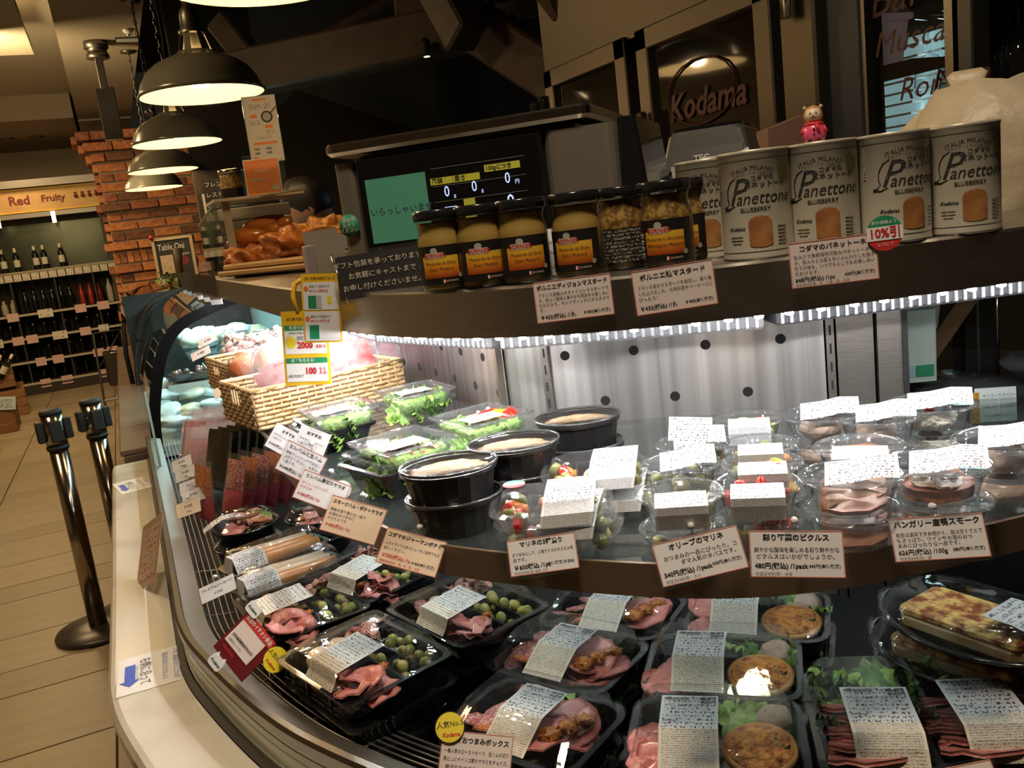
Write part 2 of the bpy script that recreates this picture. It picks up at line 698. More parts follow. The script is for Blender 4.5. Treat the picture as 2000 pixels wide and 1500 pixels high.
t = thing('hanging_pole', 'steel pole with polished rectangular sleeve hanging from the soffit', 'ceiling fixture', (.18, 7.4, 3.13))
MB().lathe([(.085, 0), (.085, -.05), (.07, -.05), (.07, -.09), (.08, -.09), (.08, -.12), (.03, -.12)], 20).build('collar', M['steel_dark'], t)
MB().box((0, 0, -.22), (.055, .055, .24), bev=.004).build('stem', M['steel_dark'], t)
MB().box((0, 0, -.52), (.13, .05, .38), bev=.004).build('sleeve', M['chrome'], t)

# ------------------------------------------------------------------ brick pillar
BR = [mat('brick_%d' % i, c, .85, 0, tuple(k*.55 for k in c), 22, bump=.5, bscale=60)
      for i, c in enumerate([(.60, .22, .085), (.48, .165, .07), (.36, .13, .065), (.22, .09, .05), (.66, .26, .10)])]
pil = struct(MB().box((.60, 11.15, 1.48), (1.14, .56, 2.95)).build('column_brick', mat('mortar', (.33, .27, .20), .9)), 'red brick pillar at the end of the counter', 'pillar')
BM = {}


def brick(x, y, z, dx, dy, dz):
    q = rnd.randrange(5)
    k = (round(dx, 3), round(dy, 3), round(dz, 3), q)
    if k not in BM:
        BM[k] = MB().box((0, 0, 0), (dx, dy, dz), bev=.006).mesh('brick', BR[q])
    o = obj('brick', BM[k], pil, (x-pil.location.x, y+rnd.uniform(-.006, .006), z))
    return o


z = .10
row = 0
while z < 2.92:
    proud = 0
    h = .098
    if row in (7, 12, 14, 18):
        proud = .045                      # projecting string courses
    if z > 2.62:
        proud = .05+.055*int((z-2.62)/.108)   # stepped cornice
    if row == 13:                         # soldier course of upright bricks
        for i in range(16):
            brick(.04+.0725*i, 10.87, z+.065, .062, .06, .125)
        z += .145
        row += 1
        continue
    x = .03-proud
    end = 1.17+proud
    first = True
    while x < end-.05:
        L_ = .30 if not (first and row % 2) else .15
        L_ = min(L_, end-x)
        brick(x+L_/2, 10.87-proud, z+h/2, L_-.012, .06+proud, h-.010)
        x += L_
        first = False
    for i in range(2):                     # aisle side of the pillar
        brick(.03-proud-.02, 10.98+.27*i+(row % 2)*.08, z+h/2, .06, .25, h-.010)
    z += .108
    row += 1

# ------------------------------------------------------------------ wine wall
t = thing('wine_cabinet', 'tall dark wine shelving with lit sign under the tan wall', 'wine cabinet', (-.78, 12.95, 0))
wood_d = mat('dark_shelf', (.035, .025, .02), .6)
MB().box((0, .36, 1.3), (1.86, .06, 2.6)).build('back_panel', wood_d, t)
MB().box((.0, 0, .06), (1.86, .7, .12)).build('plinth', wood_d, t)
for x in (-.9, .90):
    MB().box((x, 0, 1.3), (.06, .74, 2.6)).build('side_panel', wood_d, t)
MB().box((0, -.05, 2.62), (2.0, .8, .09)).build('top_beam', M['steel_dark'], t)
sg = MB().box((0, -.36, 2.42), (1.82, .05, .30), bev=.01).build('sign_board', mat('sign_cream', (.62, .42, .17), .6, 0, (.52, .30, .10), 4), t)
mar = mat('maroon_paint', (.16, .015, .02), .6)
for body, sz, x in (('Red', .15, -.14), ('Fruity', .115, .24)):
    txt(sg, body, sz, mar, x, -.388, 2.42, 'CENTER', bold=.03, rot=(PI/2, 0, 0))
MB().box((0, -.39, 2.28), (1.82, .012, .014)).build('border', M['jyellow'], sg)
MB().box((0, -.39, 2.555), (1.82, .012, .014)).build('border', M['jyellow'], sg)
for i, x in enumerate((-.62, -.54, -.46, -.38, .50, .58, .66, .74, .82)):
    MB().lathe([(.0, -.03), (.024, -.01), (.024, .012), (.0, .03)], 8).box((0, 0, .04), (.035, .008, .02)).build('painted_grape', mar, sg, (x, -.388, 2.42))
MB().box((0, -.2, 2.24), (1.82, .3, .06)).build('light_housing', M['steel_dark'], t)
tube_m = mat('warm_tube', (1, .8, .5), .4, emit=(1, .74, .38), es=7)
for x in (-.42, .20):
    MB().box((x, -.355, 2.19), (.045, .012, .14)).build('lamp_tube', tube_m, t)
MB().box((0, .30, 1.86), (1.78, .02, .60)).build('mirror_back', mat('green_mirror', (.05, .055, .03), .25, .6, (.03, .035, .02), 3), t)
price_pink = mat('shelf_ticket_pink', (.66, .42, .38), .6)
price_white = fine_print('shelf_ticket_white', (.72, .66, .56), (.1, .08, .07), 6, 8, .45)
shelves = (1.55, 1.02, .72, .42, .14)
rail_m = mat('shelf_rail', (.40, .31, .19), .35, emit=(1, .74, .40), es=.05)  # faint warm emission stands in for light catching the rails
for z in shelves:
    MB().box((0, 0, z), (1.80, .62, .03)).build('shelf', wood_d, t)
    MB().box((0, -.33, z), (1.80, .015, .028)).build('shelf_rail', rail_m, t)
for x in (-.45, .05, .5):
    MB().box((x, -.05, .85), (.02, .5, 1.4)).build('divider', wood_d, t)
MB().box((-.02, -.36, 1.50), (1.80, .01, .12)).build('ticket_strip', clear('ticket_strip', (.9, .9, .85), .1, 1.5, 1, .1, hazecol=(.8, .7, .5)), t)
for i in range(18):
    sheet('price_ticket', .085, .085, price_white, t, -.85+.1*i, -.37, 1.49, rot=(PI/2, 0, 0))
tick = [(-.78, 1, .16, 'w'), (-.50, 1, .13, 'p'), (-.13, 1, .17, 'w'), (.28, 1, .13, 'p'), (.55, 1, .14, 'p'),
        (-.72, 2, .10, 'w'), (-.50, 2, .13, 'p'), (-.34, 2, .13, 'p'), (-.02, 2, .17, 'w'), (.28, 2, .13, 'p'), (.50, 2, .12, 'w'),
        (-.30, 3, .12, 'p'), (-.10, 3, .13, 'p'), (.38, 3, .13, 'p'), (.55, 3, .13, 'p'),
        (-.3, 4, .12, 'p'), (-.05, 4, .13, 'p'), (.42, 4, .13, 'p'), (.60, 4, .13, 'p')]
for x, k, wd, c in tick:
    sheet('price_ticket', wd, .105, price_white if c == 'w' else price_pink, t, x, -.345, shelves[k]-.01, rot=(PI/2-.15, 0, 0))

bot_g = mat('bottle_glass', (.010, .014, .010), .08, 0, coat=.5)
bot_c = mat('bottle_cream', (.62, .52, .34), .4)
bot_l = mat('bottle_label', (.62, .58, .46), .6)
foil = mat('bottle_foil', (.5, .06, .03), .35, .4)
foil_w = mat('bottle_foil_white', (.7, .62, .45), .4)
prof = [(.036, 0), (.038, .01), (.038, .19), (.032, .215), (.015, .25), (.0145, .285), (.016, .287), (.016, .30), (0, .301)]
BOT = {}


def bottle(label, loc, body, lab, cap, group, h=1.0):
    k = (body.name, lab.name, cap.name)
    if k not in BOT:
        BOT[k] = (MB().lathe(prof, 12).mesh('body', body), MB().shell([(.0386, .06), (.0386, .15)], 12).mesh('paper_label', lab),
                  MB().shell([(.0165, .245), (.0165, .302), (0, .303)], 10).mesh('capsule', cap))
    o = thing('wine_bottle', label, 'bottle', loc, 0, group)
    o.scale = (1, 1, h)
    obj('body', BOT[k][0], o)
    obj('paper_label', BOT[k][1], o)
    obj('capsule', BOT[k][2], o)
    return o


for x, k in [(-1.60, 0), (-1.47, 0), (-1.32, 0), (-1.10, 0), (-1.0, 0), (-.80, 0)]:
    bottle('dark wine bottle with pale label on the lit top shelf of the wine cabinet', (x+.2, 12.85, 1.565), bot_g, bot_l, foil_w, 'bottles on the lit top wine shelf')
for i in range(2):
    bottle('cream wrapped wine bottle on the second shelf beside the white ticket', (-1.6+.11*i, 12.85, 1.035), bot_g, bot_c, foil_w, 'cream wrapped wine bottles', .85)
for i in range(2):
    bottle('short cream bottle next to the cream wrapped pair on the second wine shelf', (-1.37+.1*i, 12.85, 1.035), bot_c, bot_c, foil_w, 'short cream bottles', .62)
for i in range(6):
    bottle('slim dark wine bottle in the middle of the second wine shelf', (-1.12+.105*i, 12.85, 1.035), bot_g, bot_g, bot_g, 'dark bottles mid second shelf', 1.0+.08*(i == 4))
for i in range(3):
    bottle('red foil topped wine bottle on the second shelf', (-.46+.105*i, 12.85, 1.035), foil, foil, foil, 'red foil wine bottles', .9)
for i in range(2):
    bottle('white wrapped bottle at the pillar end of the second wine shelf', (-.12+.09*i, 12.85, 1.035), bot_l, bot_l, foil_w, 'white wrapped bottles', 1+.1*i)
for k, z in ((2, .735), (3, .435), (4, .155)):
    nm = {2: 'third', 3: 'fourth', 4: 'lowest'}[k]
    for i in range(12):
        bottle('dark bottle lying in shade on the %s shelf of the wine cabinet' % nm, (-1.5+.13*i, 12.95, z), bot_g, bot_g, foil_w if i in (4, 5) and k == 2 else bot_g,
               'dark bottles on the %s wine shelf' % nm, .78)
struct(MB().box((.0, 12.9, 1.3), (.12, .5, 2.6)).build('column_timber', mat('dark_timber', (.07, .05, .035), .6, 0, (.05, .035, .025), 12, stretch=(1, 1, .1))), 'dark timber post between wine shelves and brick pillar', 'post')

# wooden crates with bottles at the left edge
crate_m = mat('crate_wood', (.30, .15, .06), .7, 0, (.22, .10, .04), 14, stretch=(1, 6, 6))


def crate(label, loc, rz, sx, sy, sz):
    o = thing('wooden_crate', label, 'crate', loc, rz)
    MB().box((0, 0, .01), (sx, sy, .02)).build('bottom', crate_m, o)
    n_ = 3
    for i in range(n_):
        z_ = sz*(i+.5)/n_
        MB().box((0, -sy/2, z_), (sx, .015, sz/n_-.01)).build('front_slat', crate_m, o)
        MB().box((0, sy/2, z_), (sx, .015, sz/n_-.01)).build('back_slat', crate_m, o)
        MB().box((-sx/2, 0, z_), (.015, sy, sz/n_-.01)).build('side_slat', crate_m, o)
        MB().box((sx/2, 0, z_), (.015, sy, sz/n_-.01)).build('side_slat', crate_m, o)
    return o


crate('long wooden crate of bottles on the floor before the wine cabinet', (-1.48, 11.3, 0), .1, .55, .75, .30)
crate('wooden crate in front of the long crate with a blue card', (-1.45, 10.15, 0), .05, .5, .6, .26)
crate('tall wooden box cut by the photo edge behind the belt posts', (-1.52, 8.7, 0), .05, .55, .6, .42)
crate('upper wooden crate stacked on the long crate before the wine cabinet', (-1.52, 11.45, .30), .12, .45, .5, .22)
for i, (x, y, a) in enumerate([(-1.40, 11.2, .9), (-1.55, 11.3, 1.1), (-1.62, 11.15, .7), (-1.45, 11.42, 1.2), (-1.6, 11.55, .8)]):
    o = bottle('tilted dark wine bottle sticking out of the stacked crate', (x, y, .42), bot_g, bot_l, foil_w, 'bottles tilted in the crate')
    o.rotation_euler = (.5, .4*(-1)**i, a)
for i, (x, y) in enumerate([(-1.40, 10.0), (-1.5, 10.1), (-1.58, 9.98)]):
    o = bottle('dark wine bottle leaning in the crate with the blue card', (x, y, .10), bot_g, bot_l, foil, 'bottles in the crate with the card')
    o.rotation_euler = (.35, -.3, 0)
o = thing('crate_card', 'pale blue price card leaning on the front crate', 'card', mw=facing((-1.24, 9.83, .30), 185, 15, -8))
sheet('board', .20, .13, mat('pale_blue_card', (.42, .52, .55), .5), o)
sheet('print', .16, .09, fine_print('blue_card_print', (.42, .52, .55), (.08, .10, .12), 5, 14, .5), o, 0, 0, .001)

# folding cart frame before the pillar
o = thing('folding_cart', 'black folding cart frame standing on the floor by the pillar', 'cart', (-.23, 10.3, 0))
for x in (-.14, .14):
    MB().tube([(x, -.12, .06), (x, -.1, .12), (x+.02, .25, .80)], .012).build('side_tube', M['blackm'], o)
MB().tube([(-.14, -.12, .10), (.14, -.12, .10)], .012).build('lower_bar', M['grey'], o)
MB().tube([(-.12, .25, .80), (.16, .25, .80)], .012).build('top_bar', M['blackm'], o)
MB().tube([(-.14, .05, .42), (.15, .25, .78)], .008).build('brace', M['blackm'], o)
for x in (-.14, .14):
    wh = MB().lathe([(.045, -.012), (.05, -.006), (.05, .006), (.045, .012)], 14).build('caster', M['blackm'], o, (x, -.12, .05), (0, PI/2, 0))
    MB().lathe([(.015, -.014), (.015, .014)], 10).build('hub', M['grey'], wh)
o = thing('tilted_bin', 'dark board box with a slanted front beside the lowest wine shelf', 'box', (-.18, 12.3, 0), .1)
MB().loft([(.16, .18, .01, .0), (.16, .18, .01, .42)], 2).build('body', wood_d, o)
MB().tube([(-.16, -.18, .42), (.16, -.18, .42), (.16, .18, .42), (-.16, .18, .42)], .006, closed=True).build('rim', M['chrome'], o)

# ------------------------------------------------------------------ belt stanchions
tubem = mat('stanchion_chrome', (.42, .36, .30), .16, 1)


def stanchion(label, loc, rz):
    o = thing('belt_post', label, 'stanchion', loc, rz, 'belt posts in the aisle')
    MB().lathe([(.17, 0), (.172, .012), (.165, .022), (.05, .034), (.04, .034)], 40).build('base', mat('post_base', (.07, .06, .05), .35, .5), o)
    MB().lathe([(.036, .03), (.036, .80)], 24).build('pole', tubem, o)
    MB().lathe([(.042, .80), (.043, .815), (.036, .815)], 24).build('collar', M['blackm'], o)
    h_ = MB().lathe([(.041, .815), (.041, .945)], 24).build('head', tubem, o)
    MB().lathe([(.043, .945), (.043, .96), (.036, .966), (0, .967)], 24).build('cap', M['blackm'], o)
    for a in range(4):
        MB().box((math.cos(a*PI/2)*.05, math.sin(a*PI/2)*.05, .88), (.03, .045, .085), rz=a*PI/2, bev=.004).build('belt_slot', M['blackm'], h_)
    return o


stanchion('chrome belt post nearest the marble edge with its round base in full view', (-.345, 3.92, 0), .2)
stanchion('second chrome belt post half hidden behind the marble counter', (-.20, 4.02, 0), .3)

# ------------------------------------------------------------------ pendant lamps
enam = mat('lamp_enamel_grey', (.19, .175, .13), .22, 0, coat=.6)
enin = mat('lamp_enamel_white', (.88, .80, .62), .45)
bulbm = mat('lamp_bulb', (1, .85, .6), .4, emit=(1, .70, .34), es=26)


def pendant(label, x, y, power):
    o = thing('pendant_lamp', label, 'lamp', (x, y, 2.07), 0, 'pendant lamps over the counter')
    r_ = .222
    outp = [(r_, 0), (r_+.003, .004), (r_-.003, .014), (.206, .048), (.181, .084), (.146, .110), (.105, .128), (.078, .138), (.062, .150)]
    sh = MB().shell(outp, 40).build('shade', enam, o)
    MB().shell([(q[0]-.003, q[1]-.002) for q in outp[:1]] + [(q[0]-.003, q[1]) for q in outp[2:]], 40).build('inner_enamel', enin, sh)
    neck = MB()
    for k in range(6):
        a = 2*PI*k/6
        pts = []
        for aa in (a-.22, a+.22):
            pts += [(.060*math.cos(aa), .060*math.sin(aa), .148), (.040*math.cos(aa), .040*math.sin(aa), .216)]
        neck.add(pts, [(0, 2, 3, 1)])
    neck.build('slotted_neck', enam, o)
    MB().shell([(.046, .212), (.046, .222), (.036, .232), (.034, .27), (.03, .29), (.018, .31), (.0, .316)], 20).build('gallery', M['steel_dark'], o)
    MB().shell([(.03, .15), (.028, .21)], 14).build('socket', enin, o)
    MB().lathe([(.0, .02), (.03, .03), (.042, .06), (.034, .10), (.02, .14)], 14).build('bulb', bulbm, o)
    MB().tube([(0, 0, .31), (0, 0, .35), (-.02, 0, .37), (-.045, 0, .375)], .017, 10).build('elbow', M['steel_dark'], o)
    MB().tube([(0, 0, .35), (0, 0, .40)], .02, 10).build('swivel', M['steel_dark'], o)
    ch = MB()
    z_ = .40
    k = 0
    while z_ < 1.05:
        pts = []
        for i in range(8):
            a = 2*PI*i/8
            dx, dz = .009*math.cos(a), .021*math.sin(a)
            pts.append((dx, 0, z_+.02+dz) if k % 2 else (0, dx, z_+.02+dz))
        ch.tube(pts, .0028, 4, closed=True)
        z_ += .034
        k += 1
    ch.build('chain', M['steel_dark'], o)
    MB().tube([(.012+.01*math.sin(i), .004, .4+.11*i) for i in range(7)], .0035, 5).build('cable', M['blackm'], o)
    MB().lathe([(.06, 1.06), (.055, 1.045), (.012, 1.04), (0, 1.03)], 18).build('ceiling_rose', M['steel_dark'], o)
    l = bpy.data.lights.new('lamp_light', 'POINT')
    l.energy = power
    l.color = WARM
    l.shadow_soft_size = .04
    lo = bpy.data.objects.new('lamp_light', l)
    COL.objects.link(lo)
    lo.location = (x, y, 2.07+.045)
    return o


pendant('grey enamel pendant lamp at the top edge, closest to the shopper', .405, 2.05, 9)
pendant('largest full grey pendant lamp with its slotted neck in view', .41, 3.475, 9)
pendant('second full pendant lamp, behind and below the largest one', .41, 4.88, 9)
pendant('third full pendant lamp, just above the lowest one', .41, 6.31, 9)
pendant('farthest and lowest pendant lamp in the row before the bricks', .41, 7.75, 9)

# ------------------------------------------------------------------ timber truss over the kitchen
tim = mat('truss_timber', (.13, .085, .045), .55, 0, (.08, .05, .03), 10, bump=.25, stretch=(1, 1, 1))


def beam(label, a, b, wd, ht):
    a, b = Vector(a), Vector(b)
    d_ = b-a
    o = MB().box((0, 0, 0), (d_.length, wd, ht), bev=.012).build('beam_timber', tim, None, (a+b)/2, (0, -math.asin(d_.z/d_.length), math.atan2(d_.y, d_.x)))
    return struct(o, label, 'beam')


beam('long dark timber tie beam crossing above the scale', D(380, 165, 4.2), D(960, 45, 3.9), .16, .20)
beam('thick short timber rafter end hanging beside the tie beam', D(840, -60, 3.7), D(915, 75, 3.6), .15, .16)
beam('sloping timber rafter running down to the cooler', D(880, 20, 3.9), D(1110, 165, 3.6), .14, .20)
beam('timber post rising from the tie beam', D(815, 60, 4.1), D(805, -90, 4.1), .16, .16)
beam('sloping timber brace at the dark ceiling over the lamps', D(430, 40, 4.4), D(550, 190, 4.4), .14, .12)
beam('thin timber strut rising from the tie beam to the ridge', D(560, 110, 4.3), D(840, -40, 4.3), .05, .05)
beam('dark timber purlin under the high ceiling near the cooler', D(900, 45, 4.9), D(1180, -30, 4.6), .08, .09)
beam('timber block at the top of the cooler wall', D(1060, 10, 3.0), D(1120, -20, 3.0), .14, .16)
tr_o = thing('track_light', 'small black spotlight under the tie beam with a lit warm lens', 'spotlight', D(832, 96, 3.85), 0)
MB().lathe([(.022, -.03), (.022, .03), (.012, .045)], 14).build('housing', M['blackm'], tr_o)
MB().lathe([(.014, -.032), (0, -.032)], 10).build('lens', mat('spot_lens', (1, .7, .4), .4, emit=(1, .6, .3), es=8), tr_o)
tr_o = thing('track_light', 'dark spotlight hanging on the ceiling track next to the rafter', 'spotlight', D(1002, 55, 4.2), 0)
MB().lathe([(.02, -.08), (.04, -.06), (.035, .04), (.012, .06)], 14).build('housing', M['blackm'], tr_o)
MB().tube([(0, 0, .05), (0, 0, .35)], .006).build('stem', M['blackm'], tr_o)
tk = thing('lighting_track', 'black ceiling lighting track near the rafters', 'track', (0, 0, 0))
MB().tube([D(960, 60, 4.3), D(1180, -10, 4.1)], .018, 6).build('rail', M['blackm'], tk)
MB().tube([D(1015, 60, 4.3), D(1005, -30, 4.3)], .006, 6).build('drop_rod', M['blackm'], tk)
struct(MB().quad((2.3, 6.4, 1.2), (4.6, 6.4, 1.2), (4.6, 6.4, 4.1), (2.3, 6.4, 4.1)).build('wall_panel_grey', mat('blue_grey_wall', (.10, .10, .115), .8)), 'grey blue wall patch seen under the rafter', 'wall')
sl = MB().add([(1.0, 5.6, 4.2), (2.6, 6.3, 4.2), (2.75, 6.3, 1.5), (2.2, 5.9, 2.1), (1.0, 5.6, 2.5)], [(0, 1, 2, 3, 4)])
struct(sl.build('wall_gable', mat('gable_paint', (.16, .125, .085), .85)), 'brown plaster gable behind the truss', 'wall')

# ================================================================== cooler and bar behind the counter
FX = 1.53
o = thing('upright_cooler', 'tall steel cooler with two dark glass doors behind the counter', 'cooler', (FX, 0, 0))
st = mat('cooler_steel', (.16, .13, .095), .42, .8)
MB().box((.115, 2.28, 1.0), (.15, 1.20, 1.93)).build('body', mat('cooler_inside', (.02, .018, .016), .7), o)
MB().box((.02, 2.28, 2.22), (.08, 1.20, .50)).build('top_panel', st, o)
for y0, y1 in ((2.335, 2.87), (1.70, 2.275)):
    d_ = MB()
    d_.box((-.01, y0+.03, 1.15), (.05, .06, 1.66), bev=.004).box((-.01, y1-.03, 1.15), (.05, .06, 1.66), bev=.004)
    d_.box((-.01, (y0+y1)/2, 1.95), (.05, y1-y0, .06), bev=.004).box((-.01, (y0+y1)/2, .35), (.05, y1-y0, .06), bev=.004)
    dr = d_.build('door', st, o)
    MB().box((-.01, (y0+y1)/2, 1.15), (.012, y1-y0-.1, 1.56)).build('pane', mat('dark_pane', (.012, .010, .008), .04, 0, coat=.6), dr)
    hy = y0+.035 if y0 > 2.3 else y1-.035
    MB().box((-.055, hy, 1.62), (.03, .022, .26), bev=.006).build('handle', st, dr)
red_n = mat('red_glass_paint', (.075, .006, .005), .5)
txt(dr, 'Kodama', .10, red_n, -.022, 2.15, 1.735, 'LEFT', .25, .02, rot=(PI/2, 0, -PI/2))
MB().tube([(-.022, 2.0+.15*math.cos(a), 1.765+.085*math.sin(a)) for a in [k*.35 for k in range(18)]], .003, 5, closed=True).build('painted_ring', red_n, dr)
o2 = thing('steel_post', 'brushed steel post with round chrome hinge beside the cooler', 'post', (FX, 1.62, 0))
MB().box((.02, 0, 1.2), (.10, .11, 2.4), bev=.006).build('upright', st, o2)
MB().lathe([(.018, 1.86), (.018, 2.1), (.0, 2.1)], 14, c=(-.05, 0, 0)).build('hinge_barrel', M['chrome'], o2)
o = thing('blue_grey_panel', 'plain blue grey cabinet panel between the post and the bar door', 'panel', (FX, 1.53, 0))
MB().box((.03, 0, 1.2), (.06, .13, 2.4), bev=.004).build('board', mat('blue_grey_panel', (.045, .052, .065), .4, .3), o)
MB().box((-.002, .06, 1.2), (.012, .012, 2.4)).build('edge_trim', st, o)

# glass bar door with painted words
o = thing('bar_glass_door', 'dark glass door painted with thin red bar lettering', 'glass door', (FX, 1.36, 0))
MB().box((.03, .11, 1.2), (.05, .03, 2.4)).build('stile', M['steel_dark'], o)
MB().box((.03, -.115, 1.2), (.05, .03, 2.4)).build('stile', M['steel_dark'], o)
MB().box((.03, 0, 1.2), (.008, .21, 2.3)).build('pane', M['glass'], o)
for body, sz, y, z in (('Bar', .10, .10, 1.845), ('Muscada', .07, .09, 1.755), ('Romana', .065, .03, 1.655), ('Milano', .04, -.0, 1.575)):
    txt(o, body, sz, red_n if body != 'Muscada' else mat('dark_red_paint', (.06, .006, .006), .4), .022, y, z, 'LEFT', .3, 0, rot=(PI/2, 0, -PI/2))
MB().tube([(.02, .06, 1.50), (.02, .02, 1.55), (.02, -.05, 1.60), (.02, -.075, 1.68), (.02, -.09, 1.66)], .003, 5).build('painted_swash', red_n, o)
o = thing('ice_bucket', 'pale pink plastic tub behind the bar glass', 'tub', (D(1712, 132, 2.08).x, D(1712, 132, 2.08).y, D(1712, 132, 2.08).z), 0)
o.scale = (.75, .75, .75)
MB().loft([(.06, .06, .02, 0), (.075, .075, .02, .13), (.085, .085, .02, .13), (.085, .085, .02, .145)], 4).build('tub_body', mat('pink_tub', (.62, .45, .46), .5, emit=(.7, .45, .47), es=.06), o)
MB().loft([(.085, .085, .02, .145), (.06, .06, .03, .19), (.02, .02, .02, .22)], 4, sm=True).build('plastic_cover', mat('tub_cover', (.55, .48, .50), .4), o)
MB().box((0.04, -.02, -.02), (.16, .30, .03)).build('shelf_board', M['blackm'], o)
# added glowing panel behind the bar, standing in for a reflected glare
wn = struct(MB().box((4.6, 4.15, 1.98), (.04, .8, .55)).build('glare_panel_1', mat('glare_pane', (.5, .7, .75), .4, 0, (.05, .12, .07), 5, emit=(.45, .68, .75), es=.35)), 'added glowing panel far behind the bar for the glare in its glass', 'glare_panel')
for i in range(8):
    MB().box((4.56, 4.15, 1.75+.065*i), (.03, .8, .012)).build('glare_slat', M['white'], wn)
area('glare_fill', (4.4, 4.1, 2.0), .6, 4, (.7, .9, 1.0), (1.5, 1.4, 1.5))  # pale blue fill light added with the glowing panel
MB_l = thing('bar_neon_sign', 'small yellow green light strip high behind the bar glass', 'light', (2.6, D(1825, 40, 3.4).y+.0, D(1825, 40, 3.4).z))
MB().tube([(0, 0, -.2), (0, 0, 1.6)], .004, 6).build('hanging_rod', M['blackm'], MB_l)
for i in range(3):
    MB().box((0, 0, -.09*i), (.02, .05, .03-.008*i)).build('tube', mat('neon_green', (.5, .6, .1), .4, emit=(.6, .75, .1), es=1.2), MB_l)

o = thing('dark_bar_panel', 'narrow grey steel panel with a taped notice beside the bar glass', 'panel', (FX, 1.222, 0))
MB().box((.03, 0, 1.2), (.05, .045, 2.4), bev=.003).build('board', mat('grey_panel', (.07, .068, .065), .4, .5), o)
sheet('notice', .04, .06, fine_print('dark_notice', (.06, .055, .05), (.35, .33, .30), 6, 7, .5), o, -.001, -.005, 1.63, rot=(PI/2, 0, -PI/2))
# hanging wine glasses at the top right
gl_p = [(.034, 0), (.036, .02), (.033, .06), (.02, .085), (.0035, .095), (.003, .17), (.03, .178), (.032, .18)]
GM = MB().shell(gl_p, 16).mesh('bowl_and_stem', clear('wine_glass', (.92, .94, .94), .02, 1.5, 1.6, .02))
gz = D(1935, 150, 2.05)
rack = thing('glass_rack', 'dark hanging rack holding wine glasses at the top right', 'rack', (gz.x+.05, gz.y+.02, gz.z-.02))
MB().box((0, 0, .215), (.30, .34, .02)).build('board', M['blackm'], rack)
MB().box((.16, 0, .10), (.02, .5, .9)).build('backing', M['blackm'], rack)
for i in range(4):
    MB().tube([(-.14, -.12+.08*i, .195), (.14, -.12+.08*i, .195)], .003).build('rail', M['chrome'], rack)
for i in range(3):
    for j in range(4):
        q = thing('wine_glass', 'upside down stemmed wine glass hanging in the bar rack', 'wine glass', (gz.x-.04+.08*i, gz.y-.10+.078*j, gz.z-.01), 0, 'wine glasses in the rack')
        obj('bowl_and_stem', GM, q)
o = thing('upper_shelf', 'dark upper bar shelf above the hanging glasses', 'shelf', (gz.x+.05, gz.y, gz.z+.30))
MB().box((0, 0, 0), (.3, .4, .02)).build('board', M['blackm'], o)
MB().tube([(-.15, -.2, -.02), (-.15, .2, -.02)], .006).build('edge_rail', M['steel_dark'], o)

# kitchen counter slab that carries the things behind the ledge
o = thing('kitchen_counter', 'dark steel worktop running behind the display ledge', 'worktop', (0, 0, 0))
MB().add([(.62, 3.4, 1.395), (.62, 1.45, 1.395), (1.0, 1.05, 1.395), (1.45, .55, 1.395), (1.5, .55, 1.395), (1.5, 3.4, 1.395)], [(0, 1, 2, 3, 4, 5)]).build('top', M['steel_dark'], o)
for a, b in (((.66, 3.4), (.66, 1.47)), ((.66, 1.47), (1.02, 1.08))):
    MB().quad((*a, 0), (*b, 0), (*b, 1.394), (*a, 1.394)).build('front_panel', M['blackm'], o)
# far bottles standing on the worktop behind the scale
for i, x in enumerate((1000, 1012, 1024, 1040, 1052, 1068)):
    p = D(x, 260, 2.3)
    b_ = bottle('dark bottle top showing above the tray of the scale', (p.x, p.y, 1.395), bot_g if i != 3 else foil, bot_g, bot_g if i != 3 else foil, 'bottles behind the scale', 1.0+.12*(i > 3)+.04*i)
for i, (x, h) in enumerate(((945, .9), (958, .95), (972, 1.0), (985, 1.02))):
    p = D(x, 270, 2.5)
    bottle('small bottle top just clearing the scale tray edge', (p.x, p.y, 1.395), bot_g, bot_g, foil, 'low bottles behind the scale', h)

# ================================================================== the open deli showcase
RAIL = path([(-.008, 3.36), (-.008, 2.2), (-.010, 1.75), (-.008, 1.52), (.024, 1.34), (.074, 1.15), (.127, 1.017), (.215, .86),
             (.34, .70), (.50, .56), (.70, .45), (.95, .36), (1.2, .30)])
SHELF = path([(.215, 3.2), (.213, 2.2), (.213, 1.6), (.214, 1.38), (.221, 1.24), (.258, 1.037), (.289, .948), (.348, .857), (.42, .766), (.497, .691), (.584, .641),
              (.69, .609), (.811, .585), (1.0, .56), (1.2, .545)])
LEDGE = path([(.28, 3.4), (.28, 2.2), (.28, 1.75), (.285, 1.45), (.305, 1.22), (.345, 1.06), (.41, .93), (.50, .835), (.62, .765),
              (.80, .69), (1.0, .625), (1.2, .57)])
ZS, ZD, ZL = 1.13, .80, 1.42        # shelf, deck, ledge levels
PL = [(.62, 3.36), (.62, 1.47), (.655, 1.365), (1.02, 1.07), (1.30, .845)]   # line of the back panels


def sub(p, y0=-9, y1=9, x1=9):
    return [q for q in p if y0 <= q[0].y <= y1 and q[0].x <= x1]


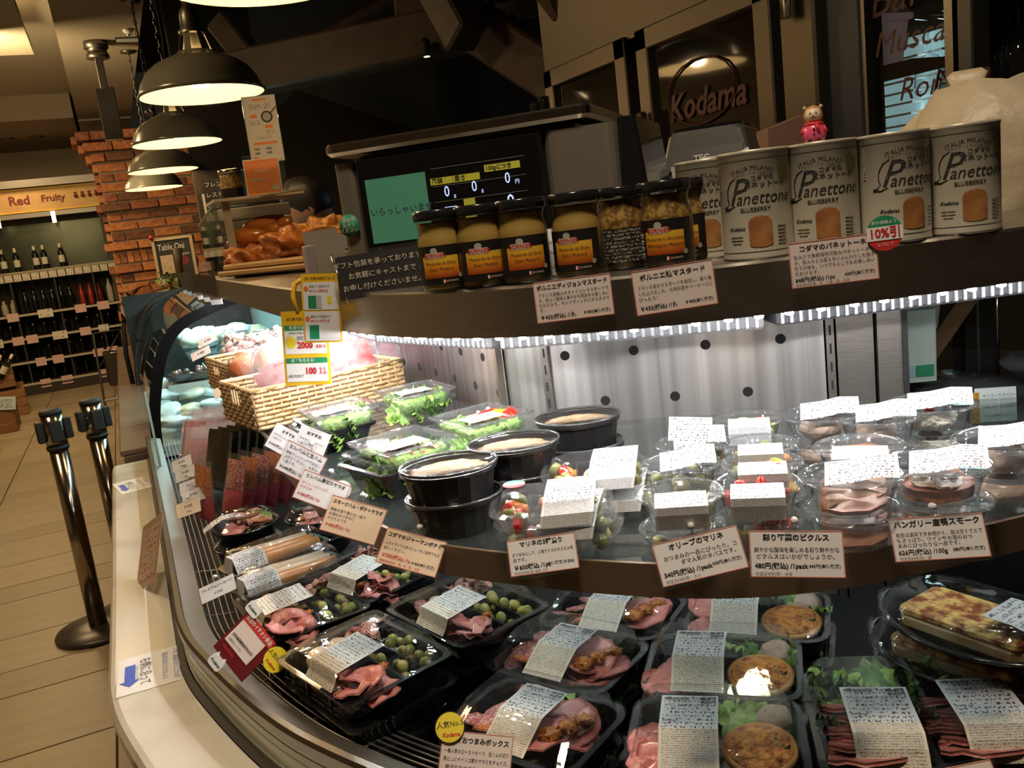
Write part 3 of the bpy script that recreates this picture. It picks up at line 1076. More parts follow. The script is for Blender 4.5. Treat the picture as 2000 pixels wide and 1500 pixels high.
case = thing('deli_showcase', 'curved open refrigerated deli showcase with steel ledge and glass shelf', 'showcase')
MB().sweep(RAIL, [(-.004, .70), (-.004, .868), (.0, .868), (.0, .70)]).build('front_panel',
    mat('front_panel_glass', (.55, .58, .48), .16, 0, (.48, .51, .42), 5, coat=.4), case)
for i in range(4):  # thin pale strips imitate the grille reflected in the panel
    MB().sweep(RAIL, [(-.0048, .812+.014*i), (-.0048, .8128+.014*i), (-.003, .8128+.014*i), (-.003, .812+.014*i)]).build('grille_reflection', mat('grille_reflection', (.50, .52, .44), .3), case)
MB().sweep(RAIL, [(-.009, .866), (-.009, .880), (-.005, .885), (.004, .885), (.006, .880), (.006, .866)]).build('front_rail', mat('rail_steel', (.26, .235, .20), .33, 1), case)
MB().sweep(RAIL, [(.006, .868), (.006, .876), (.040, .866), (.040, .858)]).build('inner_sill', mat('sill_steel', (.17, .15, .13), .5, .7), case)
MB().sweep(RAIL, [(.040, .78), (.040, .862), (.042, .862), (.042, .782), (.112, .782), (.112, .83), (.116, .83), (.116, .78)]).build('grille_channel', M['blackm'], case)
for i in range(6):
    o_ = .049+.0115*i
    MB().tube([(p.x+n.x*o_, p.y+n.y*o_, .856-.002*i) for p, n in RAIL], .0016, 5).build('grille_bar', mat('grille_wire', (.30, .27, .24), .35, .8), case)
for k in range(6, len(RAIL)-8, 7):
    p, n = RAIL[k]
    MB().tube([(p.x+n.x*.042, p.y+n.y*.042, .853), (p.x+n.x*.112, p.y+n.y*.112, .842)], .0015, 5).build('grille_cross_bar', M['grey'], case)
dk = [(p.x+n.x*.112, p.y+n.y*.112) for p, n in RAIL] + PL[::-1]
MB().add([(*q, ZD) for q in dk], [tuple(range(len(dk)))]).build('deck', M['deck'], case)
# stepped black front lip inside the curve
for i in range(3):
    MB().sweep(RAIL, [(.112+.012*i, .80), (.112+.012*i, .826-.007*i), (.122+.012*i, .826-.007*i), (.122+.012*i, .80)], sm=False).build('deck_lip', M['black'], case)

# perforated back panels
hole = MB().lathe([(.0085, -.0004), (.0085, .0004)], 18, 0, False).mesh('vent_hole', mat('hole_black', (.006, .006, .006), .8))


def panel(name, a, b, m=M['steel_v'], z0=.80, z1=1.375):
    a, b = Vector(a), Vector(b)
    d_ = (b-a)
    L_ = d_.length
    d_ /= L_
    o_ = obj(name, MB().box((L_/2, .004, (z0+z1)/2), (L_, .008, z1-z0)).mesh(name, m), case, (a.x, a.y, 0), (0, 0, math.atan2(d_.y, d_.x)))
    return o_, L_


lp, L_ = panel('back_panel', PL[0], (.62, 1.475))
for z, off in ((1.171, .041), (1.236, -.02)):
    y = 1.475+off+.0
    while y < 3.3:
        if y > 1.49:
            obj('vent_hole', hole, lp, (3.36-y, -.0005, z), (PI/2, 0, 0))
        y += .121
panel('corner_panel', (.62, 1.465), (.655, 1.368))
rp, L_ = panel('back_panel', (.655, 1.365), (1.015, 1.073))
s = .035
while s < L_-.02:
    obj('vent_hole', hole, rp, (s, -.0005, 1.25), (PI/2, 0, 0))
    if s+.063 < L_-.02:
        obj('vent_hole', hole, rp, (s+.063, -.0005, 1.165), (PI/2, 0, 0))
    s += .1205


def slot_post(label, x, y, rz):
    o_ = obj('slot_post', MB().box((0, 0, 1.085), (.012, .012, .57)).mesh('slot_post', M['steel']), case, (x, y, 0), (0, 0, rz))
    sm_ = MB().box((0, -.0062, 0), (.003, .001, .016)).mesh('slot', M['blackm'])
    for i in range(18):
        obj('slot', sm_, o_, (0, 0, .84+.03*i))
    return o_


slot_post('', .610, 1.475, PI/2)
slot_post('', .650, 1.357, R(-39))
slot_post('', 1.017, 1.062, R(-39))
MB().box((0, 0, 1.085), (.055, .012, .57)).build('end_post', M['steel'], case, (1.047, 1.040, 0), (0, 0, R(-39)))
MB().box((0, 0, 1.085), (.035, .03, .57)).build('end_post', M['steel'], case, (1.083, 1.006, 0), (0, 0, R(-39)))
MB().box((0, 0, 1.085), (.008, .035, .57)).build('end_gasket', M['blackm'], case, (1.098, .990, 0), (0, 0, R(-39)))
MB().add([(1.10, .99, .80), (1.45, .70, .80), (1.45, .70, 1.40), (1.10, .99, 1.40)], [(0, 1, 2, 3)]).build('rear_glass', M['glass'], case)

# glass shelf and its bronze front strip
sp_ = [(p.x, p.y) for p, n in SHELF] + [(q[0]-.004, q[1]-.004) for q in PL[::-1]]
k = len(sp_)
b = MB().add([(*q, ZS) for q in sp_] + [(*q, ZS-.008) for q in sp_], [tuple(range(k)), tuple(range(k, 2*k))[::-1]])
b.build('glass_shelf', M['shelfglass'], case)
MB().sweep(sub(SHELF, -9, 1.62), [(-.006, ZS-.036), (-.006, ZS+.001), (-.001, ZS+.001), (-.001, ZS-.036)]).build('shelf_front_strip', M['bronze'], case)
MB().sweep(sub(SHELF, 1.60, 9), [(-.003, ZS-.008), (-.003, ZS+.0005), (-.0005, ZS+.0005), (-.0005, ZS-.008)]).build('shelf_glass_edge', M['steel'], case)

# ledge
MB().sweep(LEDGE, [(.0, ZL-.060), (-.001, ZL-.003), (.003, ZL), (.34, ZL), (.34, ZL-.010), (.008, ZL-.010), (.006, ZL-.060)]).build('ledge', M['steel'], case)
MB().sweep(LEDGE, [(.006, ZL-.060), (.11, ZL-.052), (.11, ZL-.050), (.006, ZL-.050)]).build('lamp_reflector', mat('reflector_sheet', (.55, .55, .56), .25, 1), case)
ledm = mat('led_lamp', (1, 1, 1), .4, emit=LEDC, es=470)
led = MB()
dist = 0
lastp = None
for p, n in path([(q[0].x, q[0].y) for q in LEDGE], 6):
    if lastp is not None:
        dist += (p-lastp).length
    if lastp is None or dist > .034:
        c = p + n*.016
        led.lathe([(.0, -.0035), (.0048, -.002), (.005, 0)], 8, 0, True, (c.x, c.y, ZL-.0625))
        dist = 0
    lastp = p
led.build('led_row', ledm, case)['kind'] = 'stuff'


def baffle(a, b, wd, zt, th, m=M['mesh_grey']):
    a, b = Vector(a), Vector(b)
    d_ = b-a
    o_ = obj('air_baffle', MB().box((0, 0, 0), (d_.length, wd, th), bev=.004).mesh('air_baffle', m), case, ((a.x+b.x)/2, (a.y+b.y)/2, zt-th/2), (0, 0, math.atan2(d_.y, d_.x)))
    MB().box((0, wd/2+.004, -th/2), (d_.length, .008, .006)).build('baffle_lip', M['steel'], o_)
    rib = MB().box((0, -wd/2-.001, 0), (.003, .003, th*.8)).mesh('rib', mat('baffle_rib', (.42, .45, .48), .35))
    n_ = int(d_.length/.012)
    if a.y < 2.2:
        rb = MB()
        for i in range(n_):
            rb.box((-d_.length/2+.006+i*.012, -wd/2-.001, 0), (.004, .003, th*.8))
        rb.build('rib_row', mat('baffle_rib', (.30, .32, .34), .35), o_)
    return o_


BAF = [((.37, 3.3), (.37, 1.43)), ((.372, 1.41), (.452, 1.115)), ((.458, 1.095), (.728, .872)), ((.750, .872), (1.11, .735))]
for k_, (a_, b_) in enumerate(BAF):
    d_ = (Vector(b_)-Vector(a_)).normalized()
    n_ = Vector((-d_.y, d_.x))*.05
    baffle(Vector(a_)+n_, Vector(b_)+n_, .10, 1.352, .031, M['mesh_grey'] if k_ < 3 else mat('dark_mesh', (.05, .05, .055), .5, 0, (.09, .09, .10), 260))
    led2 = MB()
    L_ = (Vector(b_)-Vector(a_)).length
    for i in range(int(L_/.04)):
        c = Vector(a_)+d_*(.02+.04*i)+n_*.9
        led2.lathe([(.0, -.0035), (.0048, -.002), (.005, 0)], 8, 0, True, (c.x, c.y, 1.3205))
    led2.build('led_row', mat('led_lamp_rear', (1, 1, 1), .4, emit=LEDC, es=150) if k_ > 1 else mat('led_lamp_leg', (1, 1, 1), .4, emit=LEDC, es=520), case)['kind'] = 'stuff'
case['kind'] = 'thing'
# light that the led row throws into the case (the lamps themselves sit under the ledge)

# marble edge
mar_m = mat('white_marble', (.76, .71, .61), .22, 0, (.50, .46, .40), 4.5, 10, lo=.52, hi=.74, coat=.3)
mb = thing('marble_counter', 'white marble edge slab running round the showcase front', 'counter')
MB().sweep(sub(RAIL, -9, 3.4), [(-.018, .80), (-.122, .80), (-.130, .796), (-.136, .786), (-.136, .765), (-.130, .758), (-.018, .758)], sm=False).build('slab', mar_m, mb)
MB().sweep(sub(RAIL, -9, 3.4), [(-.006, .70), (-.006, .805), (-.017, .803), (-.017, .70)]).build('rubber_strip', M['blackm'], mb)
MB().sweep(sub(RAIL, -9, 3.4), [(-.03, 0), (-.115, 0), (-.115, .758), (-.03, .758)], sm=False).build('base_panel', mat('base_panel', (.16, .11, .07), .5), mb)
bc = thing('brown_counter', 'brown stone counter edge continuing beyond the marble', 'counter', (0, 0, 0))
MB().box((-.05, 5.6, .40), (.10, 4.4, .83)).build('base', mat('brown_stone', (.12, .065, .04), .35, 0, (.09, .05, .03), 6), bc)
for i in range(9):
    MB().box((-.052, 3.66+.49*i, .826), (.115, .485, .02), bev=.003).build('top_stone', mat('brown_stone_top', (.17, .10, .065), .3, 0, (.13, .075, .05), 5), bc)

# first curved glass guard (clear end pane between the two cases)
gp = thing('glass_end_pane', 'clear upright glass pane at the far end of the marble edge', 'glass pane', (0, 0, 0))
MB().box((.012, 3.12, .98), (.006, .5, .26)).build('pane', M['glass'], gp)
MB().box((.012, 2.868, .98), (.007, .004, .26)).build('pane_edge', mat('glass_edge', (.35, .5, .45), .1, coat=.5), gp)

# second showcase with black framed glass end
c2 = thing('glass_showcase', 'curved glass showcase with a black rimmed end pane, filled with chilled packs', 'showcase')
prof2 = [(.000, .80), (.012, .95), (.05, 1.10), (.10, 1.21), (.17, 1.275), (.28, 1.315), (.45, 1.365), (.62, 1.435)]
pf = cr(prof2, 5)
# glass end wall and black border
inn = [(x+.026+.010*max(0, 1-x*4), z-.026-.02*x) for x, z in pf]
inn[0] = (.045, .80)
vs = [(x, 3.42, z) for x, z in pf] + [(x, 3.42, z) for x, z in inn]
n_ = len(pf)
MB().add(vs, [(i, i+1, n_+i+1, n_+i) for i in range(n_-1)]).build('black_border', mat('pane_border', (.004, .004, .004), .9, spec=.1), c2)
MB().add([(x, 3.425, z) for x, z in pf]+[(.66, 3.425, .80)], [tuple(range(n_+1))]).build('end_pane', M['glass'], c2)
MB().add([(x, y, z) for x, z in pf for y in (3.42, 5.2)], [(2*i, 2*i+1, 2*i+3, 2*i+2) for i in range(n_-1)], 0, True).build('curved_front_glass', M['glass'], c2)
MB().tube([(x-.008, 5.2, z) for x, z in pf[:-8]], .010, 6).build('rubber_edge', M['blackm'], c2)
MB().box((.33, 4.3, .80), (.66, 1.75, .04)).build('deck', mat('pale_deck', (.45, .55, .56), .3), c2)
MB().box((.665, 4.3, 1.1), (.02, 1.75, .65)).build('back_panel', mat('pale_back', (.35, .45, .46), .3, .4), c2)
MB().box((.42, 4.6, 1.06), (.40, 1.1, .008)).build('glass_shelf', M['shelfglass'], c2)
MB().box((.33, 5.25, 1.05), (.66, .02, .55)).build('far_end', M['blackm'], c2)
area('case_tube_glow', (.36, 4.25, 1.36), 1.4, 16, (.55, .92, 1.0), (.30, 4.25, .8), .06)
cap = thing('third_showcase', 'far glass topped counter section by the brick pillar', 'showcase', (0, 0, 0))
MB().box((.33, 6.6, .62), (.66, 2.6, 1.2), bev=.05).build('body', mat('far_case', (.10, .07, .045), .4), cap)
MB().tube([(-.03, 5.32, .80), (-.035, 5.32, 1.0), (-.02, 5.32, 1.16), (.05, 5.32, 1.26), (.16, 5.32, 1.30), (.30, 5.32, 1.31)], .013, 8).build('rubber_edge', M['blackm'], cap)
MB().add([(a, y, z) for a, z in ((-.03, .8), (-.035, 1.0), (-.02, 1.16), (.05, 1.26), (.16, 1.30), (.5, 1.33)) for y in (5.33, 8.0)], [(2*i, 2*i+1, 2*i+3, 2*i+2) for i in range(5)], 0, True).build('curved_glass', M['glass'], cap)

# ================================================================== things on the ledge


def rzf(az):
    "z-rotation that turns a thing's local -y side towards compass az"
    return PI-R(az)


def toward(p):
    return math.degrees(math.atan2(-p[0], -p[1]))


# ---- mustard jars
jar_glass = clear('jar_glass', (.93, .93, .88), .03, 1.5, 1.3)
must = mat('dijon_mustard', (.42, .27, .065), .5, 0, (.48, .32, .09), 9)
grain = mat('wholegrain_mustard', (.16, .085, .02), .5, 0, (.46, .28, .08), 130, 2, lo=.45, hi=.6)
lab_b = mat('label_black', (.012, .011, .010), .4)
lab_y = ramp_mat('label_sunset', [(0, (.35, .06, .01)), (.35, (.75, .27, .02)), (.7, (.80, .50, .04)), (1, (.62, .36, .03))], .4, 2, .018, .05)
ban = mat('banner_cream', (.60, .50, .38), .5)


def arc_patch(name, rad, a0, a1, z0, z1, m, parent, n=10, ell=False, dome=0):
    b = MB()
    vs = []
    for i in range(n+1):
        t = i/n
        a = a0+(a1-a0)*t
        s_ = math.sqrt(max(0, 1-(2*t-1)**2))
        lo_, hi_ = z0, z1
        if ell:
            c_, h_ = (z0+z1)/2, (z1-z0)/2
            lo_, hi_ = c_-h_*max(s_, .02), c_+h_*max(s_, .02)
        if dome:
            hi_ = z1-dome*(1-s_)
            lo_ = z0+dome*.4*(1-s_)
        vs += [(rad*math.cos(a), rad*math.sin(a), lo_), (rad*math.cos(a), rad*math.sin(a), hi_)]
    b.add(vs, [(2*i, 2*i+2, 2*i+3, 2*i+1) for i in range(n)], 0, True)
    b.uv = [((i//2)/n, i % 2) for i in range(len(vs))]
    return b.build(name, m, parent)


def jar(label, px, py, dep, twist, kind):
    p = D(px, py, dep)
    o = thing('mustard_jar', label, 'jar', (p.x, p.y, ZL), rzf(toward(p)+twist), 'mustard jars on the ledge')
    pr = [(.0, .0), (.027, .0), (.0295, .003), (.0300, .01), (.0300, .058), (.0285, .066), (.0262, .073), (.0265, .080), (.0285, .086), (.0285, .089)]
    MB().shell(pr, 28).build('glass_body', jar_glass, o)
    MB().lathe([(.0, .0025), (.0265, .003), (.0285, .006), (.0287, .057), (.0272, .066), (.0250, .073), (.0255, .080), (.026, .084)], 24).build('mustard', must if kind == 'd' else grain, o)
    li = MB().lathe([(.0295, .086), (.0305, .087), (.0305, .097), (.029, .0985), (.0, .0985)], 32).build('lid', M['black'], o)
    for i in range(0, 32, 2):
        pass
    F_ = -PI/2
    if kind == 'b':       # back of a label with fine print
        arc_patch('back_label', .0304, F_-1.25, F_+1.25, .010, .050, fine_print('jar_back_print', (.012, .011, .010), (.34, .30, .24), 9, 26, .5), o, 14)
        return o
    l_ = arc_patch('label', .0303, F_-1.15, F_+1.15, .009, .056, lab_b, o, 14)
    arc_patch('sunset_print', .0305, F_-.75, F_+.80, .017, .043, lab_y, l_, 12)
    arc_patch('banner_print', .0307, F_-.55, F_+.20, .0405, .0475, ban, l_, 8)
    arc_patch('rooster_print', .0306, F_-.33, F_-.02, .046, .0535, mat('crest_grey', (.45, .42, .36), .5), l_, 8, True)
    wrap_txt(l_, 'BORNIER', .0068, M['red'], .0309, F_-.17, .044, bold=.02)
    a, b_ = ('Moutarde de Dijon', 'Dijon Mustard') if kind == 'd' else ("Moutarde à l'Ancienne", 'Wholegrain Mustard')
    wrap_txt(l_, a, .0050, M['ink'], .0308, F_+.05, .0345)
    wrap_txt(l_, b_, .0052, M['ink'], .0308, F_+.05, .0275)
    wrap_txt(l_, 'DE FRANCE', .0028, M['cream'], .0308, F_+.45, .0125, bold=.01)
    arc_patch('flag_print', .0307, F_+.08, F_+.20, .0105, .0145, M['paper'], l_, 2)
    arc_patch('flag_print', .0308, F_+.14, F_+.20, .0105, .0145, M['red'], l_, 2)
    arc_patch('medal_print', .0308, F_+.72, F_+.92, .0155, .0215, mat('medal_grey', (.40, .37, .30), .4), l_, 6, True)
    if kind == 'g':
        for i in range(13):
            arc_patch('barcode_bar', .0309, F_-1.10, F_-.86, .013+.0024*i, .0134+.0024*i+.0008*(i % 3), M['paper'], l_, 2)
    return o


jar('dijon mustard jar at the scale end of the row, leftmost of the pale jars', 872, 553, 1.085, 10, 'd')
jar('second dijon mustard jar from the scale, between two pale jars', 950, 545, 1.065, 0, 'd')
jar('third dijon mustard jar, just before the gap with the white paper', 1031, 540, 1.045, 0, 'd')
jar('fourth dijon mustard jar, standing alone after the gap', 1135, 528, 1.03, 15, 'd')
jar('brown wholegrain mustard jar showing only its printed black back label', 1222, 522, 1.07, 0, 'b')
jar('wholegrain mustard jar with the white barcode strip in front', 1308, 505, 1.0, 10, 'g')
jar('wholegrain mustard jar tucked behind the barcode jar beside the cans', 1346, 500, 1.075, 20, 'g')
p = D(1085, 505, 1.075)
o = thing('paper_slip', 'narrow white paper slip standing between the pale mustard jars', 'paper', mw=facing((p.x, p.y, ZL+.030), toward(p), 12, -4))
sheet('slip', .022, .058, M['paper'], o)
txt(o, 'st', .007, M['ink'], -.008, .012)
txt(o, 'nut', .007, M['ink'], -.008, 0)
txt(o, 'cula', .008, M['red'], -.009, -.018)

# ---- panettone cans
canw = mat('can_cream', (.52, .48, .38), .35, .2, (.48, .44, .35), 12)
canr = mat('can_rim', (.55, .50, .40), .3, .8)
cake = mat('cake_print', (.30, .11, .035), .5, 0, (.48, .22, .07), 60, 5)
seal = mat('seal_olive', (.10, .085, .03), .4)
RC = .0385


def can(label, px, py, dep, twist):
    p = D(px, py, dep)
    o = thing('panettone_can', label, 'can', (p.x, p.y, ZL), rzf(toward(p)+twist), 'panettone cans on the ledge')
    MB().lathe([(.0, .001), (.037, .001), (.0392, 0), (.0392, .003), (RC, .004), (RC, .114), (.0392, .115), (.0392, .118), (.037, .118), (.0365, .115), (0, .115)], 40).build('can_body', canw, o)
    r = RC+.0002
    F_ = -PI/2
    arc_patch('border_line', r, F_-1.5, F_+1.5, .1075, .1082, M['ink'], o, 24)
    arc_patch('border_line', r, F_-1.5, F_+1.5, .0085, .0092, M['ink'], o, 24)
    wrap_txt(o, 'ITALIA MILANO', .0070, M['ink'], r+.0002, F_-.05, .099, arc=.055)
    wrap_txt(o, 'イタリア・ミラノ伝統の味', .0036, M['ink'], r+.0002, F_-.05, .0935, arc=.07)
    wrap_txt(o, 'コダマの', .0064, M['ink'], r+.0002, F_+.22, .0875, bold=.02)
    wrap_txt(o, 'パネットーネ', .0078, M['ink'], r+.0002, F_+.30, .0805, bold=.02)
    wrap_txt(o, 'P', .040, M['ink'], r+.0002, F_-.56, .0735, shear=.38, sx=.95)
    MB().tube([((r+.0003)*math.cos(F_+a), (r+.0003)*math.sin(F_+a), z) for a, z in
               ((-.55, .090), (-.72, .086), (-.83, .078), (-.85, .070), (-.80, .064), (-.90, .060), (-1.0, .059), (-.80, .0575), (-.6, .0605))], [.0004, .0005, .0006, .0005, .0004, .0006, .0011, .0006, .0003], 5).build('flourish', M['ink'], o)
    wrap_txt(o, 'anettone', .0190, M['ink'], r+.0002, F_+.24, .0665, shear=.32, sx=.92)
    wrap_txt(o, 'BLUEBERRY', .0064, M['ink'], r+.0002, F_-.02, .0545, bold=.015)
    arc_patch('cake_print', r+.0002, F_-.24, F_+.42, .0135, .0475, cake, o, 12, dome=.007)
    wrap_txt(o, 'Kodama', .0058, M['ink'], r+.0002, F_-.60, .035, shear=.4, bold=.02)
    for i in range(3):
        arc_patch('print_line', r+.0002, F_-.82+.06*(i == 2), F_-.42-.06*(i == 2), .0255-.0035*i, .0272-.0035*i, fine_print('can_small_print', (.52, .48, .38), (.08, .07, .05), 1, 14, .55), o, 4)
    for i in range(6):
        arc_patch('print_line', r+.0002, F_+.58, F_+.88-.03*(i % 2), .034-.0038*i, .0358-.0038*i, fine_print('can_small_print', (.52, .48, .38), (.08, .07, .05), 1, 14, .55), o, 4)
    arc_patch('seal_print', r+.0002, F_+.68, F_+1.12, .082, .101, seal, o, 10, True)
    arc_patch('side_text', r+.0002, F_-1.32, F_-1.24, .07, .103, fine_print('can_side_print', (.52, .48, .38), (.08, .07, .05), 12, 2, .6), o, 3)
    return o


can('panettone can half hidden behind the barcode mustard jar', 1393, 486, 1.085, 8)
can('first full panettone can, next to the wholegrain mustard', 1482, 484, .99, 0)
can('second full panettone can, under the little pink doll', 1610, 462, .985, -2)
can('third full panettone can with its print turned away, side text showing', 1746, 437, .98, -28)
can('last panettone can, in front of the white plastic bag', 1880, 410, .98, -14)

# ---- little doll sitting on the second can
p = D(1590, 262, .995)
o = thing('small_doll', 'tiny pink ornament doll with brown eared hood sitting on a can rim', 'doll', (p.x, p.y, ZL+.1185), rzf(toward(p)))
pk = mat('doll_pink', (.75, .08, .22), .35, 0, coat=.4)
MB().lathe([(.0, .0), (.011, .001), (.013, .009), (.0115, .018), (.007, .023)], 16).build('body', pk, o)
MB().lathe([(.0, .022), (.007, .024), (.0095, .031), (.007, .038), (0, .040)], 16).build('head', mat('doll_face', (.72, .60, .44), .4), o)
hd = MB().shell([(.0085, .0225), (.0112, .031), (.0085, .040), (.0, .043)], 16, c=(0, .0040, 0))
hd.build('hood', mat('doll_brown', (.42, .20, .05), .6), o)
for s_ in (-1, 1):
    MB().lathe([(0, -.0025), (.0026, 0), (0, .0025)], 8, c=(s_*.0088, .002, .0405)).build('ear', mat('doll_face', (.7, .6, .45), .4), o)
    MB().lathe([(0, -.001), (.0009, 0), (0, .001)], 6, c=(s_*.0032, -.0090, .0335)).build('eye', M['ink'], o)
    MB().tube([(s_*.005, -.008, .004), (s_*.006, -.014, .002), (s_*.006, -.015, -.008)], .0016, 6).build('leg', M['blackm'], o)
    MB().lathe([(0, -.0015), (.0026, 0), (0, .0022)], 8, c=(s_*.0062, -.0165, -.009)).build('shoe', M['black'], o)
    MB().tube([(s_*.010, 0, .019), (s_*.0135, -.004, .012)], .002, 6).build('arm', M['red'], o)
MB().lathe([(0, -.0015), (.0014, 0), (0, .0015)], 6, c=(.0, -.0098, .0308)).build('nose', mat('doll_nose', (.62, .42, .28), .4), o)
MB().tube([(.004*math.sin(a), -.0092, .0298-.0022*math.cos(a)) for a in (-1.1, -.5, 0, .5, 1.1)], .0004, 4).build('mouth', M['ink'], o)
MB().tube([(.0088*math.cos(a), .0088*math.sin(a), .0215) for a in [k*PI/6 for k in range(12)]], .0022, 6, closed=True).build('scarf', M['red'], o)
MB().tube([(.003, -.009, .021), (.005, -.0135, .014)], .0022, 6).build('scarf_tail', M['red'], o)
for z in (.016, .010):
    MB().lathe([(0, -.001), (.0016, 0), (0, .001)], 6, c=(0, -.0128, z)).build('button', M['ink'], o)

# ---- weighing scale
o = thing('weighing_scale', 'price scale with steel tray and black display showing zeros', 'scale', (.318, 1.305, ZL), R(-43))
sv = mat('scale_silver', (.42, .38, .31), .38, .75)
MB().loft([(.195, .135, .012, .195), (.20, .14, .015, .200), (.20, .14, .015, .210), (.197, .137, .012, .213)], 5, dx=.192, dy=.13).build('tray', mat('tray_steel', (.55, .50, .43), .2, 1), o)
MB().loft([(.155, .10, .01, .02), (.165, .115, .01, .05), (.165, .12, .01, .192)], 4, dx=.20, dy=.13).build('body', M['black'], o)
MB().loft([(.016, .05, .008, .05), (.016, .05, .008, .185)], 4, dx=.013, dy=.055).build('side_cheek', sv, o)
MB().loft([(.052, .115, .018, .03), (.052, .115, .018, .185)], 5, dx=.372, dy=.115).build('printer_housing', sv, o)
MB().loft([(.03, .11, .01, .02), (.012, .11, .008, .19)], 4, dx=.435, dy=.12).build('side_cover', M['black'], o)
MB().box((.178, .004, .118), (.285, .012, .140), bev=.003).build('display_frame', M['black'], o)
dg = MB().box((.178, -.0025, .118), (.276, .002, .132)).build('display_glass', mat('display_black', (.008, .007, .008), .06, 0, coat=.5), o)
rx = (PI/2, 0, 0)
lcd = mat('lcd_green', (.05, .16, .09), .3, emit=(.10, .32, .18), es=.22)
MB().box((.098, -.0042, .110), (.096, .001, .092)).build('green_screen', lcd, dg)
for dx, dz, m_ in ((.0004, -.0004, M['ink']), (0, 0, mat('lcd_text', (.08, .14, .12), .4, emit=(.12, .22, .2), es=.2))):
    txt(dg, 'いらっしゃいませ', .0125, m_, .052+dx, -.005-dx*.2, .108+dz, rot=rx)
yl = mat('tag_yellow', (.55, .52, .05), .5, emit=(.5, .45, .05), es=.12)
dig = mat('digit_blue', (.5, .65, .9), .4, emit=(.45, .62, 1), es=.9)
for x, wd, s_, z in ((.170, .034, '風袋', .140), (.208, .040, '重さ', .140), (.262, .052, '100gにつき', .148)):
    MB().box((x, -.0042, z), (wd, .001, .0095)).build('heading_tag', yl, dg)
    txt(dg, s_, .0085 if wd < .05 else .0078, M['ink'], x-wd/2+.002, -.0052, z, rot=rx, bold=.02)
for x, z, u, h in ((.176, .124, 'g', .021), (.218, .126, 'g', .021), (.268, .131, '円', .021), (.269, .098, '', .030)):
    txt(dg, '0', h, dig, x, -.0046, z, 'CENTER', rot=rx, sx=.8, name='digit')
    if u:
        txt(dg, u, .007, dig, x+.010, -.0046, z-.006, rot=rx)
MB().box((.208, -.0042, .098), (.017, .001, .026)).build('heading_tag', yl, dg)
txt(dg, '値段', .0082, M['ink'], .208, -.0052, .094, 'CENTER', rot=rx, bold=.02)
MB().tube([(.170, -.0044, .092), (.188, -.0044, .092), (.188, -.0044, .103), (.170, -.0044, .103)], .0005, 4, closed=True).build('zero_box', dig, dg)
txt(dg, 'ゼロ', .0075, dig, .179, -.0046, .0975, 'CENTER', rot=rx)
for z in (.133, .1115, .158):
    MB().box((.225, -.0040, z), (.14, .0006, .0006)).build('grid_line', M['grey'], dg)
gd = MB().lathe([(.0165, 0), (.0165, .001)], 24).build('round_sticker', M['green'], o, (.013, -.002, .095), (PI/2, 0, 0))
txt(gd, '計量中\nおまち\nください', .0072, M['chalk'], 0, 0, .0015, 'CENTER')
for x in (.04, .34):
    MB().lathe([(.022, 0), (.022, .02), (.014, .05)], 14, c=(x, .04, 0)).build('foot', M['blackm'], o)
    MB().lathe([(.022, 0), (.022, .02), (.014, .05)], 14, c=(x, .20, 0)).build('foot', M['blackm'], o)
p = D(745, 478, 1.42)
o = thing('small_note', 'small white note with green edge under the scale display', 'note', mw=facing((p.x, p.y, ZL+.035), 215, 5, 2))
sheet('note_paper', .06, .03, M['paper'], o)
sheet('green_edge', .003, .03, M['yellow'], o, -.029, 0, .0004)
txt(o, 'まんまり用', .011, M['ink'], 0, -.004, .0006, 'CENTER')
bb = thing('black_block', 'low black block on the ledge behind the gift wrap sign', 'block', (.44, 1.24, ZL), R(-43))
MB().box((-.03, .04, .0275), (.22, .10, .055), bev=.004).build('block', M['blackm'], bb)

# ---- gift wrapping sign
p = D(742, 533, 1.22)
o = thing('gift_wrap_sign', 'black acrylic sign with cream japanese gift wrapping text', 'sign', mw=facing(p, 208, 12, 2))
sheet('black_board', .122, .062, M['blackm'], o, th=.001)
sheet('acrylic_cover', .132, .072, M['acryl'], o, 0, 0, .001, .0008)
for i, s_ in enumerate(('ギフト包装を承っております。', 'お気軽にキャストまで', 'お申し付けくださいませ。')):
    txt(o, s_, .0098, M['cream'], .004, .017-.0165*i, .0022, 'CENTER')
MB().tube([(-.066, .036, .001), (-.050, -.036, .001)], .0012, 5).build('acrylic_edge', M['chrome'], o)
MB().tube([(.066, .036, .001), (.066, -.036, .001)], .0012, 5).build('acrylic_edge', M['chrome'], o)

# ---- receipt printer, papers and bag behind the cans
p = D(1395, 322, 1.55)
o = thing('receipt_printer', 'grey receipt printer with white maker letters behind the cans', 'printer', (p.x, p.y, 1.397), rzf(toward(p)+10))
o.scale = (1.05, 1, 1.17)
pg = mat('printer_grey', (.09, .085, .08), .45)
MB().loft([(.075, .08, .01, 0), (.075, .08, .01, .12), (.062, .065, .012, .172), (.055, .06, .012, .178)], 4).build('case', pg, o)
MB().box((0, -.076, .135), (.12, .01, .03), rot=Euler((-.35, 0, 0))).build('cover', mat('printer_cover', (.07, .068, .065), .4), o)
txt(o, 'TEC', .014, M['chalk'], -.005, -.0855, .136, 'CENTER', rot=(PI/2-.35, 0, 0), bold=.02)
MB().box((0, -.02, .18), (.11, .03, .008)).build('paper_slot', M['black'], o)
p = D(1372, 335, 1.30)
o = thing('folded_paper', 'folded grey white papers standing behind the hidden can', 'paper', mw=facing((p.x, p.y, 1.51), toward(p), 10, 6))
sheet('sheet_front', .085, .075, mat('grey_paper', (.45, .42, .36), .6), o, 0, 0, 0)
sheet('sheet_back', .07, .07, M['paper'], o, .035, .004, -.012, rot=(0, .25, -.1))
